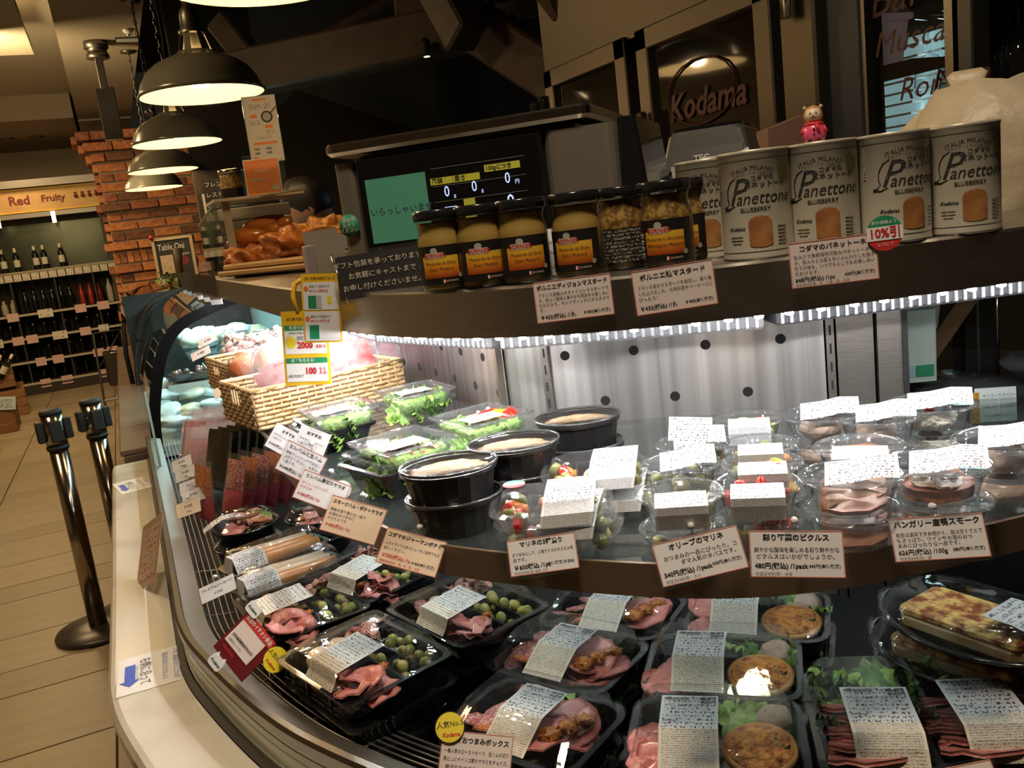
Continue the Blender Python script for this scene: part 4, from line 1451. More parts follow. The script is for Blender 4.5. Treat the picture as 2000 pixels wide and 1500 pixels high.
sheet('sheet_torn', .035, .045, M['paper'], o, .062, .012, .006, rot=(0, -.2, .3))
p = D(1570, 262, 1.25)
o = thing('white_tray_lid', 'flat white plastic tray lying behind the cans under the doll', 'tray', (p.x, p.y, 1.535), rzf(203))
MB().loft([(.098, .05, .008, 0), (.10, .052, .008, .012), (.095, .047, .006, .012), (.093, .045, .006, .004)], 4).build('tray_body', mat('cream_plastic', (.62, .55, .42), .45), o)
for x in (-.07, .07):
    MB().box((x, -.049, .008), (.03, .006, .008)).build('clip_tab', M['acryl'], o)
MB().box((0, .0, -.07), (.16, .08, .138)).build('stand', M['blackm'], o)
p = D(1535, 250, 1.62)
o = thing('pink_carton', 'small pinkish folded carton behind the white tray', 'carton', (p.x, p.y, 1.397), rzf(190))
MB().add([(-.05, -.02, 0), (.05, -.02, 0), (.05, .02, 0), (-.05, .02, 0), (-.05, -.02, .20), (.03, -.02, .22), (.03, .02, .22), (-.05, .02, .20), (.05, -.02, .18), (.05, .02, .18)],
         [(0, 1, 8, 5, 4), (3, 7, 6, 9, 2), (0, 4, 7, 3), (4, 5, 6, 7), (5, 8, 9, 6), (1, 2, 9, 8)]).build('carton_body', mat('pink_carton', (.30, .17, .13), .6), o)
p = D(1945, 250, 1.30)
o = thing('plastic_bag', 'white knotted plastic bag over a box at the right edge', 'bag', (p.x+.03, p.y, ZL+.0), rzf(toward(p)))
bagm = mat('bag_white', (.78, .66, .46), .4, 0, (.70, .58, .40), 14, bump=.5, bscale=22, sss=.1)
b = MB()
nn, rows = 26, 9
vs = []
for k in range(rows+1):
    t = k/rows
    for i in range(nn):
        a = 2*PI*i/nn
        z = .0+.19*t
        rad = (.118 if t < .7 else .118*(1-(t-.7)*1.6))
        rad *= 1+.05*math.sin(a*5+k)+.05*noise.noise((math.cos(a)*3, math.sin(a)*3, t*5))
        sx_ = 1.0 if t < .55 else 1.15-.3*(t-.55)
        vs.append((rad*math.cos(a)*sx_ - (.035*max(0, t-.5)*2), rad*math.sin(a)*.7, z+.012*noise.noise((math.cos(a)*4, math.sin(a)*4, 3))*(t > .3)))
b.add(vs, [(k*nn+i, k*nn+(i+1) % nn, (k+1)*nn+(i+1) % nn, (k+1)*nn+i) for k in range(rows) for i in range(nn)] + [tuple(rows*nn+i for i in range(nn))], 0, True)
b.build('bag_body', bagm, o)
MB().loft([(.012, .010, .006, .17), (.020, .014, .006, .185), (.028, .012, .006, .205), (.020, .004, .002, .212)], 4, dx=-.055, sm=True).build('tied_corner', bagm, o)
b = MB().add([(-.12, -.03, .10), (-.165, -.02, .122), (-.12, .01, .165), (-.06, -.05, .12), (-.05, -.03, .165)], [(0, 3, 1), (1, 3, 4), (1, 4, 2)])
b.build('bag_flap', bagm, o)

# ================================================================== hot meats and leaflets on the far ledge
def blobm(name, seed, r_, sub_, amp, fr, m, sq=(1, 1, 1), sm=True):
    import bmesh
    bm = bmesh.new()
    bmesh.ops.create_icosphere(bm, subdivisions=sub_, radius=1)
    for v in bm.verts:
        d_ = 1+amp*noise.noise(v.co*fr+Vector((seed*3.1, seed*1.7, seed)))+amp*.4*noise.noise(v.co*fr*2.7+Vector((seed, 5, 1)))
        v.co = Vector((v.co.x*sq[0], v.co.y*sq[1], v.co.z*sq[2]))*d_*r_
    me = bpy.data.meshes.new(name)
    bm.to_mesh(me)
    bm.free()
    me.materials.append(m)
    for p_ in me.polygons:
        p_.use_smooth = sm
    return me


roast = mat('roast_chicken', (.56, .17, .03), .32, 0, (.78, .38, .09), 30, 5, bump=.9, bscale=70, coat=.35)
roast2 = mat('roast_pork', (.44, .11, .025), .35, 0, (.74, .32, .08), 22, 5, bump=.9, bscale=50, coat=.3)
frank = mat('sausage_skin', (.50, .17, .035), .22, 0, (.42, .13, .025), 12, coat=.5)
RB = [blobm('roast_body', i, .07, 4, .5, 1.8, roast if i % 2 else roast2, (1.25, .8, .6)) for i in range(4)]
SM = MB().lathe([(.0, -.058), (.012, -.054), (.021, -.04), (.025, -.01), (.024, .02), (.019, .044), (.010, .056), (0, .059)], 14).mesh('sausage', frank)
# board the meats lie on
o = thing('carving_board', 'long pale wooden carving board under the roast meats', 'board', (.47, 2.56, ZL+.02), R(-62))
MB().box((0, 0, .012), (.42, .20, .020), bev=.006).build('board', mat('board_wood', (.55, .34, .15), .5, 0, (.45, .26, .10), 8, stretch=(1, 12, 12)), o)
MB().box((.0, -.11, -.004), (.42, .02, .016), bev=.004).build('edge_slat', mat('board_wood', (.5, .3, .1)), o)
for x in (-.15, .15):
    MB().box((x, 0, -.01), (.03, .18, .02)).build('foot', wood_d, o)
for i, (px, py, dp, sc, rz, lb) in enumerate([(500, 505, 2.60, .95, .2, 'roast chicken piece at the low end of the carving board'),
                                     (545, 478, 2.62, .8, 1.0, 'roast chicken piece under the glossy sausages'),
                                     (575, 478, 2.50, 1.0, .5, 'large roast pork piece in the middle of the board'),
                                     (630, 455, 2.55, 1.05, 2.0, 'roast piece at the high end of the board behind the blank card'),
                                     (600, 462, 2.62, .9, 1.4, 'browned roast piece leaning behind the middle one')]):
    q = obj('roast_meat', RB[i % 4], None, D(px, py, dp), (.1*i, .2, rz), (sc, sc, sc))
    tag(q, lb, 'roast meat', 'roast meats on the board')
for px, py, dp, a, lb in [(508, 443, 2.62, (PI/2, 0, .9), 'sausage laid across the second one near the acrylic pane'), (524, 436, 2.66, (PI/2, .2, 1.5), 'topmost sausage of the little pile'),
                          (485, 462, 2.58, (PI/2, 0, 1.2), 'lowest sausage, next to the acrylic pane'), (545, 446, 2.66, (1.2, 0, .6), 'short looking sausage end pointing at the shopper'),
                          (527, 455, 2.60, (1.3, 0, .3), 'small sausage end tucked under the pile'), (478, 475, 2.66, (PI/2, 0, 1.0), 'shaded sausage half under the pale roast')]:
    q = obj('sausage', SM, None, D(px, py, dp), a)
    tag(q, lb, 'sausage', 'glossy sausages on the roasts')
# acrylic cover
o = thing('acrylic_sneeze_guard', 'clear acrylic cover with a flat top beside the sausages', 'acrylic cover', (0, 0, 0))
MB().add([(.30, 2.70, ZL), (.30, 3.35, ZL), (.30, 3.35, 1.60), (.30, 2.70, 1.64)], [(0, 1, 2, 3)]).build('side_pane', M['acryl'], o)
MB().box((.325, 2.70, 1.53), (.022, .012, .22)).build('corner_post', mat('acrylic_edge', (.42, .36, .28), .2, coat=.5), o)
MB().box((.42, 2.78, 1.645), (.26, .24, .008)).build('top_plate', mat('frosted_top', (.62, .55, .42), .35), o)
MB().tube([(.30, 3.38, 1.60), (.30, 2.70, 1.644), (.55, 2.62, 1.65)], .004, 5).build('top_edge', mat('acrylic_edge', (.42, .36, .28), .2), o)
o = thing('white_crates', 'white slatted crate panel standing behind the sausages', 'panel', (.44, 2.98, ZL), R(-10))
for i in range(5):
    MB().box((0, 0, .022+.043*i), (.24, .01, .039), bev=.003).build('slat', mat('white_slat', (.55, .52, .45), .5), o)
# leaflets
p = D(514, 350, 2.55)
o = thing('leaflet_holder', 'clear holder with orange leaflets on the acrylic cover', 'leaflet holder', mw=facing((p.x, p.y, 1.70), 196, 8, 0))
sheet('holder_back', .12, .11, M['acryl'], o, .006, .012, -.012, .002)
sheet('holder_front', .12, .07, M['acryl'], o, .006, -.012, .010, .001)
sheet('leaflet', .096, .100, M['orange'], o, 0, 0, 0, .006)
sheet('leaflet_border', .102, .106, M['paper'], o, 0, 0, -.001, .004)
txt(o, 'TOKYO CHARCUTERIE', .0085, mat('peach_ink', (.9, .6, .4), .5), 0, .036, .001, 'CENTER')
txt(o, 'Kodama', .014, M['chalk'], 0, .018, .001, 'CENTER', .3)
sheet('grey_line', .05, .006, mat('leaflet_grey', (.62, .45, .36), .5), o, -.014, -.008, .001)
txt(o, 'BRAND', .006, M['chalk'], 0, -.028, .001, 'CENTER')
disc('pig_mark', .011, M['chalk'], o, .034, -.034, .001, sy=.8)
p = D(514, 252, 2.55)
o = thing('tall_leaflet', 'tall narrow white leaflet with orange pictures above the leaflet holder', 'leaflet', mw=facing((p.x, p.y, p.z), 196, 4, 0))
sheet('leaflet_sheet', .094, .190, mat('leaflet_white', (.74, .70, .64), .5), o)
for i, (x, y, wd, ht) in enumerate([(0, .084, .04, .006), (-.022, .038, .020, .010), (.018, .006, .022, .010), (0, -.040, .070, .007), (-.032, -.083, .014, .011)]):
    sheet('orange_print', wd, ht, M['orange'], o, x, y, .0004, rad=.003)
for i, (x, y, wd, ht) in enumerate([(0, .066, .07, .016), (-.02, .020, .034, .016), (.02, -.008, .03, .012), (0, -.024, .05, .010)]):
    sheet('text_print', wd, ht, fine_print('leaflet_print', (.74, .70, .64), (.25, .22, .2), 3, 12, .5), o, x, y, .0004)
disc('pan_print', .017, M['ink'], o, .016, .034, .0006)
disc('pan_inner', .012, mat('pan_inner', (.45, .42, .4), .5), o, .016, .034, .0009)
MB().tube([(.028, .044, .001), (.045, .060, .001)], .0014, 5).build('pan_handle_print', M['ink'], o)
for x in (-.026, .008):
    for y in (-.056, -.068):
        sheet('sausage_print', .016, .006, M['grey_ink'], o, x, y, .0006, rad=.0028)
MB().tube([(-.048, -.095, 0), (-.048, .095, 0), (.048, .095, 0), (.048, -.095, 0)], .001, 4).build('film_edge', M['chrome'], o)
# jar, blackboard and white card behind the cover
p = D(455, 358, 3.2)
o = thing('far_mustard_jar', 'mustard jar standing beside the leaflet holder', 'jar', (p.x, p.y, 1.66), 0)
MB().lathe([(.0, 0), (.045, 0), (.048, .01), (.048, .08), (.042, .10), (.045, .115)], 20).build('mustard_body', grain, o)
MB().shell([(.0485, .025), (.0485, .062)], 20).build('label', lab_b, o)
MB().lathe([(.048, .115), (.048, .13), (0, .131)], 20).build('lid', M['chrome'], o)
p = D(428, 380, 3.4)
o = thing('black_menu_board', 'small black chalk sign with white katakana behind the cover', 'sign', mw=facing(p, 190, 5, 0))
sheet('board', .11, .13, M['blackm'], o)
MB().tube([(0, -.06, -.006), (0, -(p.z-ZL), -.006)], .004, 6).build('easel_leg', M['blackm'], o)
for i, s_ in enumerate(('フレンチ', 'レスト', 'お得です')):
    txt(o, s_, .022, M['chalk'], -.05, .04-.04*i, .001)
p = D(418, 405, 3.5)
o = thing('white_photo_card', 'white card with a small dish picture leaning before the black sign', 'card', mw=facing((p.x, p.y, p.z), 190, 8, 0))
sheet('card', .075, .11, mat('dim_white_card', (.62, .58, .50), .5), o, 0, 0, .01)
MB().tube([(0, -.05, .006), (0, -(p.z-ZL), .006)], .004, 6).build('easel_leg', M['blackm'], o)
disc('dish_print', .017, cake, o, .004, -.02, .0112)
sheet('text_print', .05, .02, fine_print('card_print', (.62, .58, .50), (.3, .26, .2), 3, 10, .5), o, 0, .03, .0108)
# chalkboard sign with picture on the bricks
p = D(342, 505, 6.2)
o = thing('wine_chalkboard', 'framed chalkboard with white table wine lettering before the bricks', 'chalkboard', mw=facing(p, 190, 5, 0))
sheet('board', .24, .27, mat('slate', (.025, .028, .026), .6), o)
for x, y, wd, ht in ((0, .145, .27, .02), (0, -.145, .27, .02), (-.128, 0, .02, .30), (.128, 0, .02, .30)):
    sheet('frame_bar', wd, ht, mat('pale_frame', (.55, .45, .28), .5), o, x, y, .008, .018)
txt(o, 'Table Oni', .062, M['chalk'], -.105, .085, .002, 'LEFT', .1, .01, sx=.72)
sheet('menu_paper', .085, .13, fine_print('menu_print', (.62, .50, .36), (.4, .2, .14), 6, 8, .4), o, -.055, -.035, .002)
disc('wine_print', .035, mat('wine_red_print', (.18, .03, .02), .5), o, .06, -.02, .002)
txt(o, 'Spain', .03, M['chalk'], .04, .03, .002)
MB().lathe([(0, -.02), (.018, 0), (0, .02)], 10).build('red_pin', M['red'], o, (-.13, .16, .02))
# leafy plant
o = thing('small_plant', 'small green leafy plant under the chalkboard', 'plant', D(335, 560, 6.0))
leafm = mat('plant_leaf', (.12, .22, .04), .5, 0, (.20, .28, .06), 20)
MB().lathe([(.03, -.06), (.045, .0), (.04, .0)], 12).build('pot', crate_m, o)
lf = MB().add([(0, 0, 0), (.022, .03, .006), (0, .07, -.006), (-.022, .03, .006)], [(0, 1, 2, 3)], 0, True).mesh('leaf', leafm)
for i in range(26):
    obj('leaf', lf, o, (rnd.uniform(-.08, .08), rnd.uniform(-.03, .03), rnd.uniform(.0, .09)), (rnd.uniform(-1, 1), rnd.uniform(-1, 1), rnd.uniform(0, 6)), rnd.uniform(.6, 1.1))
for i in range(4):
    MB().tube([(0, 0, 0), (.03*(i-1.5), .01, .08)], .003, 5).build('stem', leafm, o)
# counter items in the far case top
o = thing('reed_stick', 'dark carved wooden stick standing before the chalkboard', 'stick', D(352, 545, 5.7))
MB().tube([(0, 0, -.06), (.01, 0, .10), (.02, 0, .20)], [.02, .022, .03], 8).build('stick', tim, o)
# ticket row on the far ledge edge
for i, px in enumerate((400, 413, 426, 440, 452, 466)):
    dp = 3.9-.22*i
    p = D(px, 545+i*4, dp)
    o = thing('price_tag_strip', 'dark narrow price tag hanging from the far ledge edge', 'price tag', mw=facing((.268, p.y, 1.39), 225, -10, 0), group='narrow tags on the far ledge')
    sheet('tag', .045, .085, mat('tag_dark', (.10, .08, .06), .4), o)
    sheet('foot', .045, .016, mat('tag_foot', (.55, .55, .55), .4), o, 0, -.045, .001)
for lb, px, py, dp, pic in (('pink price card under the far acrylic pane', 403, 520, 3.2, 0), ('white card with two meat pictures inside the acrylic pane', 442, 505, 2.95, 1)):
    o = thing('small_price_card', lb, 'price card', mw=facing(D(px, py, dp), 200, 8, 0))
    sheet('card', .055, .032, price_pink if not pic else mat('dim_white_card', (.6, .6, .5)), o)
    if pic:
        for x in (-.014, .010):
            disc('meat_print', .008, cake, o, x, .002, .0005)
    else:
        txt(o, '100g', .012, M['ink'], 0, 0, .0006, 'CENTER')
# blank back of a card near the scale
p = D(647, 503, 2.0)
o = thing('blank_card_back', 'blank grey back of an upright card before the roast meats', 'card', mw=facing(p, 200, 3, 0))
MB().add([(-.058, .064, 0), (.020, .066, 0), (.024, .050, 0), (.046, .048, 0), (.050, .018, 0), (.034, .016, 0), (.038, -.03, 0), (.01, -.034, 0), (.012, -.05, 0), (-.044, -.05, 0)],
         [tuple(range(10))[::-1]]).build('card', mat('grey_card', (.42, .37, .29), .6), o)
MB().box((-.01, -.055, 0), (.09, .006, .02)).build('card_stand', M['acryl'], o)
p = D(608, 525, 1.95)
o = thing('tag_block', 'small pink white ticket block clipped beside the blank card', 'ticket holder', (p.x, p.y, ZL), R(20))
MB().box((0, 0, .035), (.024, .016, .07), bev=.002).build('block', mat('pinkish', (.55, .45, .40), .5), o)

# ---- staff member bending behind the counter, dark clothes and hair
def person(label, loc, rz):
    o = thing('person', label, 'person', loc, rz)
    me = bpy.data.meshes.new('body')
    J = [(0, 0, .95), (0, -.04, 1.15), (0, -.14, 1.36), (0, -.22, 1.46), (0, -.27, 1.53),           # pelvis to neck base
         (.19, -.17, 1.38), (.25, -.22, 1.12), (.20, -.42, 1.06), (-.19, -.17, 1.38), (-.25, -.22, 1.12), (-.20, -.42, 1.06),
         (.10, 0, .90), (.11, -.03, .48), (.11, .02, .06), (.11, -.12, .03), (-.10, 0, .90), (-.11, -.03, .48), (-.11, .02, .06), (-.11, -.12, .03)]
    E_ = [(0, 1), (1, 2), (2, 3), (3, 4), (2, 5), (5, 6), (6, 7), (2, 8), (8, 9), (9, 10), (0, 11), (11, 12), (12, 13), (13, 14), (0, 15), (15, 16), (16, 17), (17, 18)]
    rad = [.16, .15, .17, .07, .055, .075, .05, .038, .075, .05, .038, .10, .065, .045, .04, .10, .065, .045, .04]
    me.from_pydata(J, E_, [])
    me.materials.append(mat('staff_black', (.012, .011, .011), .8))
    b_ = obj('body', me, o)
    b_.modifiers.new('Skin', 'SKIN')
    for i, r_ in enumerate(rad):
        me.skin_vertices[0].data[i].radius = (r_, r_*.8)
    me.skin_vertices[0].data[0].use_root = True
    m_ = b_.modifiers.new('Subdivision', 'SUBSURF')
    m_.levels = m_.render_levels = 1
    skin = mat('skin', (.34, .17, .09), .55)
    hd = blobm('head', 3, .1, 3, .05, 1.5, skin, (.78, .95, 1.12))
    h_ = obj('head', hd, o, (0, -.33, 1.62), (.7, 0, 0))
    obj('hair', blobm('hair', 7, .108, 3, .12, 2.2, mat('hair_black', (.012, .009, .008), .5), (.82, .92, 1.0)), h_, (0, .022, .028))
    MB().lathe([(0, -.012), (.012, 0), (0, .022)], 8, c=(0, -.10, -.005)).build('nose', skin, h_)
    for s_ in (-1, 1):
        MB().lathe([(0, -.02), (.012, 0), (0, .02)], 8, c=(s_*.08, .0, .0)).build('ear', skin, h_)
        MB().lathe([(0, -.006), (.008, 0), (0, .006)], 8, c=(s_*.032, -.085, .02)).build('eye', M['ink'], h_)
    MB().box((0, -.088, -.045), (.035, .008, .006)).build('mouth', mat('lip', (.25, .08, .06), .5), h_)
    for s_ in (-1, 1):
        hb = MB().loft([(.035, .014, .012, 0), (.04, .016, .012, -.05), (.036, .014, .012, -.09)], 4, sm=True)
        for f_ in range(4):
            x0 = -.027+.018*f_
            hb.tube([(x0, 0, -.085), (x0*1.05, -.004, -.12), (x0, -.02, -.145+.008*abs(f_-1.5))], [.009, .0085, .007], 6)
        hb.tube([(.03*-s_, 0, -.03), (.05*-s_, -.012, -.06), (.048*-s_, -.025, -.085)], [.011, .010, .008], 6)
        hb.build('hand', skin, o, (s_*.20, -.43, 1.05), (PI/2, 0, 0))
    return o


pp = D(585, 395, 3.55)
person('person in black bending forward behind the roast meats', (pp.x+.36, pp.y, 0), -PI/2)

# ================================================================== food pieces
def slicem(name, seed, rx, ry, wav, m, th=.0018, n=16, fr=2.2, fold=0):
    b = MB()
    vs = []
    rings = (0, .45, .8, 1.0)
    for side in (1, -1):
        for q in rings:
            for i in range(n):
                a = 2*PI*i/n
                k = 1+.10*noise.noise((math.cos(a)*2, math.sin(a)*2, seed*2.3))
                x, y = rx*q*k*math.cos(a), ry*q*k*math.sin(a)
                z = wav*noise.noise((x/rx*fr, y/ry*fr, seed*1.9))
                if fold:
                    z += fold*abs(x)/rx*rx
                vs.append((x, y, z+side*th/2))
    R_ = len(rings)
    fs = []
    for s_ in range(2):
        o_ = s_*R_*n
        for k in range(R_-1):
            for i in range(n):
                j = (i+1) % n
                f_ = (o_+k*n+i, o_+k*n+j, o_+(k+1)*n+j, o_+(k+1)*n+i)
                fs.append(f_[::-1] if s_ == 0 else f_)
    for i in range(n):
        j = (i+1) % n
        fs.append(((R_-1)*n+i, (R_-1)*n+j, (2*R_-1)*n+j, (2*R_-1)*n+i))
    return b.add(vs, fs, 0, True).mesh(name, m)


def lettm(seed, sx, sy, m, amp=.008, n=11):
    vs = []
    for i in range(n):
        for j in range(n):
            u, v = i/(n-1)*2-1, j/(n-1)*2-1
            e = max(abs(u), abs(v))
            ra = math.hypot(u, v)
            k = 1/max(ra, 1) * (1+.15*math.sin(9*math.atan2(v, u)+seed))
            x, y = u*k*sx, v*k*sy
            z = amp*(e**2)*math.sin(14*math.atan2(v, u)+seed*2) + amp*1.6*noise.noise((u*2.1, v*2.1, seed*3.3))
            vs.append((x, y, z))
    fs = [(i*n+j, (i+1)*n+j, (i+1)*n+j+1, i*n+j+1) for i in range(n-1) for j in range(n-1)]
    return MB().add(vs, fs, 0, True).mesh('lettuce', m)


lm = mat('lettuce_green', (.16, .34, .05), .4, 0, (.34, .52, .12), 40, bump=.4)
lmd = mat('lettuce_dark', (.05, .16, .03), .45, 0, (.12, .26, .05), 40, bump=.4)
lmr = mat('red_leaf', (.28, .03, .07), .45, 0, (.50, .22, .26), 60)
ham = mat('pink_ham', (.66, .19, .17), .35, 0, (.78, .33, .30), 45, bump=.25, bscale=90, coat=.3)
beef = mat('roast_beef', (.38, .10, .08), .4, 0, (.52, .20, .16), 40, bump=.3, coat=.2)
beefe = mat('beef_crust', (.15, .05, .03), .5, 0, (.30, .10, .06), 60, bump=.5)
proc = mat('prosciutto', (.62, .22, .17), .38, 0, (.80, .50, .42), 70, 3, bump=.2, coat=.2)
salm = mat('salami', (.42, .10, .09), .4, 0, (.72, .52, .48), 170, 3, lo=.5, hi=.6, bump=.2)
chor = mat('chorizo', (.55, .13, .03), .35, 0, (.70, .33, .14), 130, 3, lo=.45, hi=.6, coat=.3)
ovm = mat('green_olive', (.14, .15, .02), .25, 0, (.25, .23, .04), 30, coat=.4)
ovy = mat('pale_olive', (.50, .45, .10), .3, 0, (.58, .55, .20), 20, coat=.3)
ovd = mat('dark_olive', (.09, .045, .035), .25, 0, (.16, .08, .05), 40, coat=.4)
eggm = mat('boiled_chicken', (.70, .52, .36), .4, 0, (.62, .42, .28), 18, sss=.1)
crust = mat('quiche_crust', (.55, .25, .07), .5, 0, (.66, .36, .13), 30, bump=.4)
quic = mat('quiche_top', (.74, .30, .06), .45, 0, (.34, .07, .02), 75, 6, lo=.46, hi=.64, bump=1.0, bscale=120)
jelly = mat('orange_jelly', (.55, .16, .02), .15, 0, (.65, .25, .05), 60, coat=.6)
pate = mat('pate', (.60, .43, .34), .6, 0, (.52, .35, .27), 40, bump=.5, bscale=80)
duckm = mat('smoked_duck', (.50, .27, .14), .4, 0, (.34, .14, .10), 25, bump=.3)
red_p = mat('red_pepper', (.60, .02, .012), .22, 0, coat=.5)
yel_p = mat('yellow_pepper', (.80, .46, .02), .22, 0, coat=.5)
org_p = mat('carrot', (.74, .20, .02), .35, 0, (.80, .30, .05), 30)
grn_v = mat('green_veg', (.17, .21, .05), .35, 0, (.26, .28, .09), 25)
caul = mat('cauliflower', (.66, .62, .44), .5, 0, (.58, .54, .36), 40, bump=.4)
pot = mat('potato_gratin', (.55, .30, .12), .45, 0, (.74, .58, .38), 60, bump=.6)
shrimp = mat('pasta_salad', (.72, .52, .36), .4, 0, (.80, .66, .52), 50, bump=.5)
lasa = mat('lasagna_top', (.80, .52, .17), .4, 0, (.26, .05, .012), 70, 7, lo=.40, hi=.60, bump=.8)
lass = mat('lasagna_side', (.72, .58, .33), .5, 0, (.62, .30, .10), 25, lo=.5, hi=.7)
saum = mat('frankfurter', (.52, .20, .06), .35, 0, (.58, .27, .10), 14, coat=.3)
sauw = mat('white_sausage', (.68, .52, .38), .4, 0, (.60, .42, .28), 14, coat=.3)

HAM = [slicem('ham_slice', i, .034, .027, .016, ham) for i in range(4)]
HAMF = [slicem('ham_slice', i+20, .042, .034, .009, ham) for i in range(3)]
BEEF = [slicem('beef_slice', i, .045, .030, .006, beef, .004) for i in range(4)]
PROC = [slicem('prosciutto_piece', i+40, .016, .013, .016, proc, .0015, 12, 3) for i in range(4)]
SAL = [slicem('salami_slice', i+60, .030, .030, .004, salm) for i in range(3)]
CHO = [slicem('chorizo_slice', i+80, .024, .024, .005, chor) for i in range(3)]
LET = [lettm(i, .034, .026, lm) for i in range(3)] + [lettm(i+5, .030, .024, lmd) for i in range(2)] + [lettm(9, .026, .022, lmr)]
OLV = [blobm('olive', i, .0085, 2, .06, 1, m_, (1, 1, 1.18)) for i, m_ in enumerate((ovm, ovy, ovd))]
EGG = blobm('chicken_piece', 4, .021, 3, .10, 1.2, eggm, (1, .82, .75))
CH = {k: blobm(k, i, .0115, 3 if 'jelly' in k else 2, .8 if 'jelly' in k else .35, 4.5 if 'jelly' in k else 1.5, m_, sq) for i, (k, m_, sq) in enumerate([
    ('red_pepper', red_p, (1.5, .9, .55)), ('yellow_pepper', yel_p, (1.4, .9, .55)), ('carrot_piece', org_p, (1.3, .7, .7)),
    ('cucumber_piece', grn_v, (1.2, .9, .7)), ('cauliflower_piece', caul, (1, 1, .9)), ('pasta_piece', shrimp, (1.3, 1, .8)), ('jelly_cube', jelly, (1.2, 1, .45))])}
PAT = blobm('pate_scoop', 2, .024, 3, .12, 2, pate, (1, 1, .72))
DUCK = slicem('duck_slice', 5, .030, .015, .006, duckm, .006)
LEG = slicem('duck_leg', 6, .030, .018, .004, mat('duck_leg', (.30, .09, .05), .4, 0, (.42, .16, .08), 30, bump=.5), .014)


def put(par, me, x, y, z, rx=0, ry=0, rz=0, sc=1):
    return obj(me.name.split('.')[0], me, par, (x, y, z), (rx, ry, rz), sc)


def U(a, b):
    return rnd.uniform(a, b)


# ---- labels
lab_top = fine_print('label_top_print', (.58, .58, .59), (.05, .05, .06), 9, 30, .45, .45)
lab_low = fine_print('label_low_print', (.70, .63, .52), (.22, .19, .16), 19, 80, .50, .5)
lab_grey = fine_print('label_grey_print', (.62, .62, .64), (.2, .2, .2), 19, 80, .48, .45)


def label_strip(o, x, wd, pts, split, name=None, price=None, sub=None, tw=0, low=None):
    "price label that follows the lid: pts (y, z) from the back to the front edge; the part after 'split' is the fine print"
    for part, (i0, i1) in (('label', (0, split)), ('label_print', (split, len(pts)-1))):
        if i1 <= i0:
            continue
        b = MB()
        seg = pts[i0:i1+1]
        vs, uv = [], []
        for k, (y, z) in enumerate(seg):
            for s_ in (-1, 1):
                vs.append((x+s_*wd/2+tw*(k+i0), y, z))
                uv.append(((s_+1)/2, 1-k/(len(seg)-1)))
        b.add(vs, [(2*k, 2*k+2, 2*k+3, 2*k+1) for k in range(len(seg)-1)])
        b.uv = uv
        lo = b.build(part, (lab_top if part == 'label' else (low or lab_low)), o)
        if part == 'label' and (name or price):
            (y1, z1), (y0, z0) = seg[0], seg[-1]
            t_ = math.atan2(z1-z0, y1-y0)
            L_ = math.hypot(y1-y0, z1-z0)

            def at(f):
                return y1+(y0-y1)*f, z1+(z0-z1)*f+.0006
            if name:
                yy, zz = at(.36)
                txt(lo, name, wd*.098, M['ink'], x+.012*wd+tw*.3, yy, zz, 'CENTER', rot=(t_, 0, 0), sx=min(1, 8.2/max(len(name), 1)))
            if price:
                yy, zz = at(.12)
                txt(lo, price[0], wd*.115, M['ink'], x+wd*.46, yy, zz, 'RIGHT', bold=.03, rot=(t_, 0, 0))
                yy, zz = at(.235)
                txt(lo, price[1], wd*.105, M['ink'], x+wd*.46, yy, zz, 'RIGHT', bold=.02, rot=(t_, 0, 0))
                bb_ = MB()
                for i in range(22):
                    w_ = (.6, 1.2, .4, .9)[i*7 % 4]*wd*.011
                    y2, z2 = at(.07)
                    y3, z3 = at(.17)
                    xx = x-wd*.43+i*wd*.019
                    bb_.add([(xx, y3, z3), (xx+w_, y3, z3), (xx+w_, y2, z2), (xx, y2, z2)], [(0, 1, 2, 3)])
                bb_.build('barcode', M['ink'], lo)
                yy, zz = at(.80)
                txt(lo, '19. 9.20', wd*.075, M['ink'], x-wd*.44, yy, zz, rot=(t_, 0, 0), bold=.02)


# ================================================================== deck boxes
def tray(o, w_, d_, h, m=None, r_=.018, taper=.008, comp=None):
    m = m or M['tray']
    hx, hy = w_/2, d_/2
    t_ = MB().loft([(hx-taper-.004, hy-taper-.004, r_*.7, 0), (hx-.004, hy-.004, r_, h-.004), (hx+.002, hy+.002, r_, h-.004), (hx+.003, hy+.003, r_, h),
                    (hx-.005, hy-.005, r_*.9, h), (hx-.006, hy-.006, r_*.9, h-.004), (hx-taper-.008, hy-taper-.008, r_*.6, .004)], 5).build('tray', m, o)
    for (x0, y0, x1, y1) in comp or ():
        a, b = Vector((x0, y0)), Vector((x1, y1))
        MB().box(((x0+x1)/2, (y0+y1)/2, h*.45), ((b-a).length, .004, h*.75), rz=math.atan2(y1-y0, x1-x0)).build('divider', m, t_)
    return t_


def dome(o, w_, d_, z, h, slope_f=.03, slope_b=.02, side=.012, m=None, r_=.016, name='lid'):
    hx, hy = w_/2, d_/2
    sf = (slope_f-slope_b)/2
    l_ = MB().loft([(hx+.004, hy+.004, r_, z-.001), (hx+.004, hy+.004, r_, z+.002), (hx-.004, hy-.004, r_*.9, z+.003),
                    (hx-side*.75, hy-(slope_f+slope_b)*.38, r_*.8, z+h*.88, 0, sf*.76), (hx-side, hy-(slope_f+slope_b)/2, r_*.7, z+h, 0, sf)], 5, sm=False, cap0=False)
    l_.build(name, m or M['clear'], o)
    return z+h


def lid_pts(d_, z, h, y_back, slope_f, lab_front):
    "label path over a dome lid"
    yf = -d_/2+slope_f+.0
    return [(y_back, z+h+.0008), (yf, z+h+.0008), (yf-.6*(slope_f-.004), z+h*.42+.001), (-d_/2+.002-lab_front, z+.003-lab_front*.6)]


BW, BD, BH = .168, .205, .040


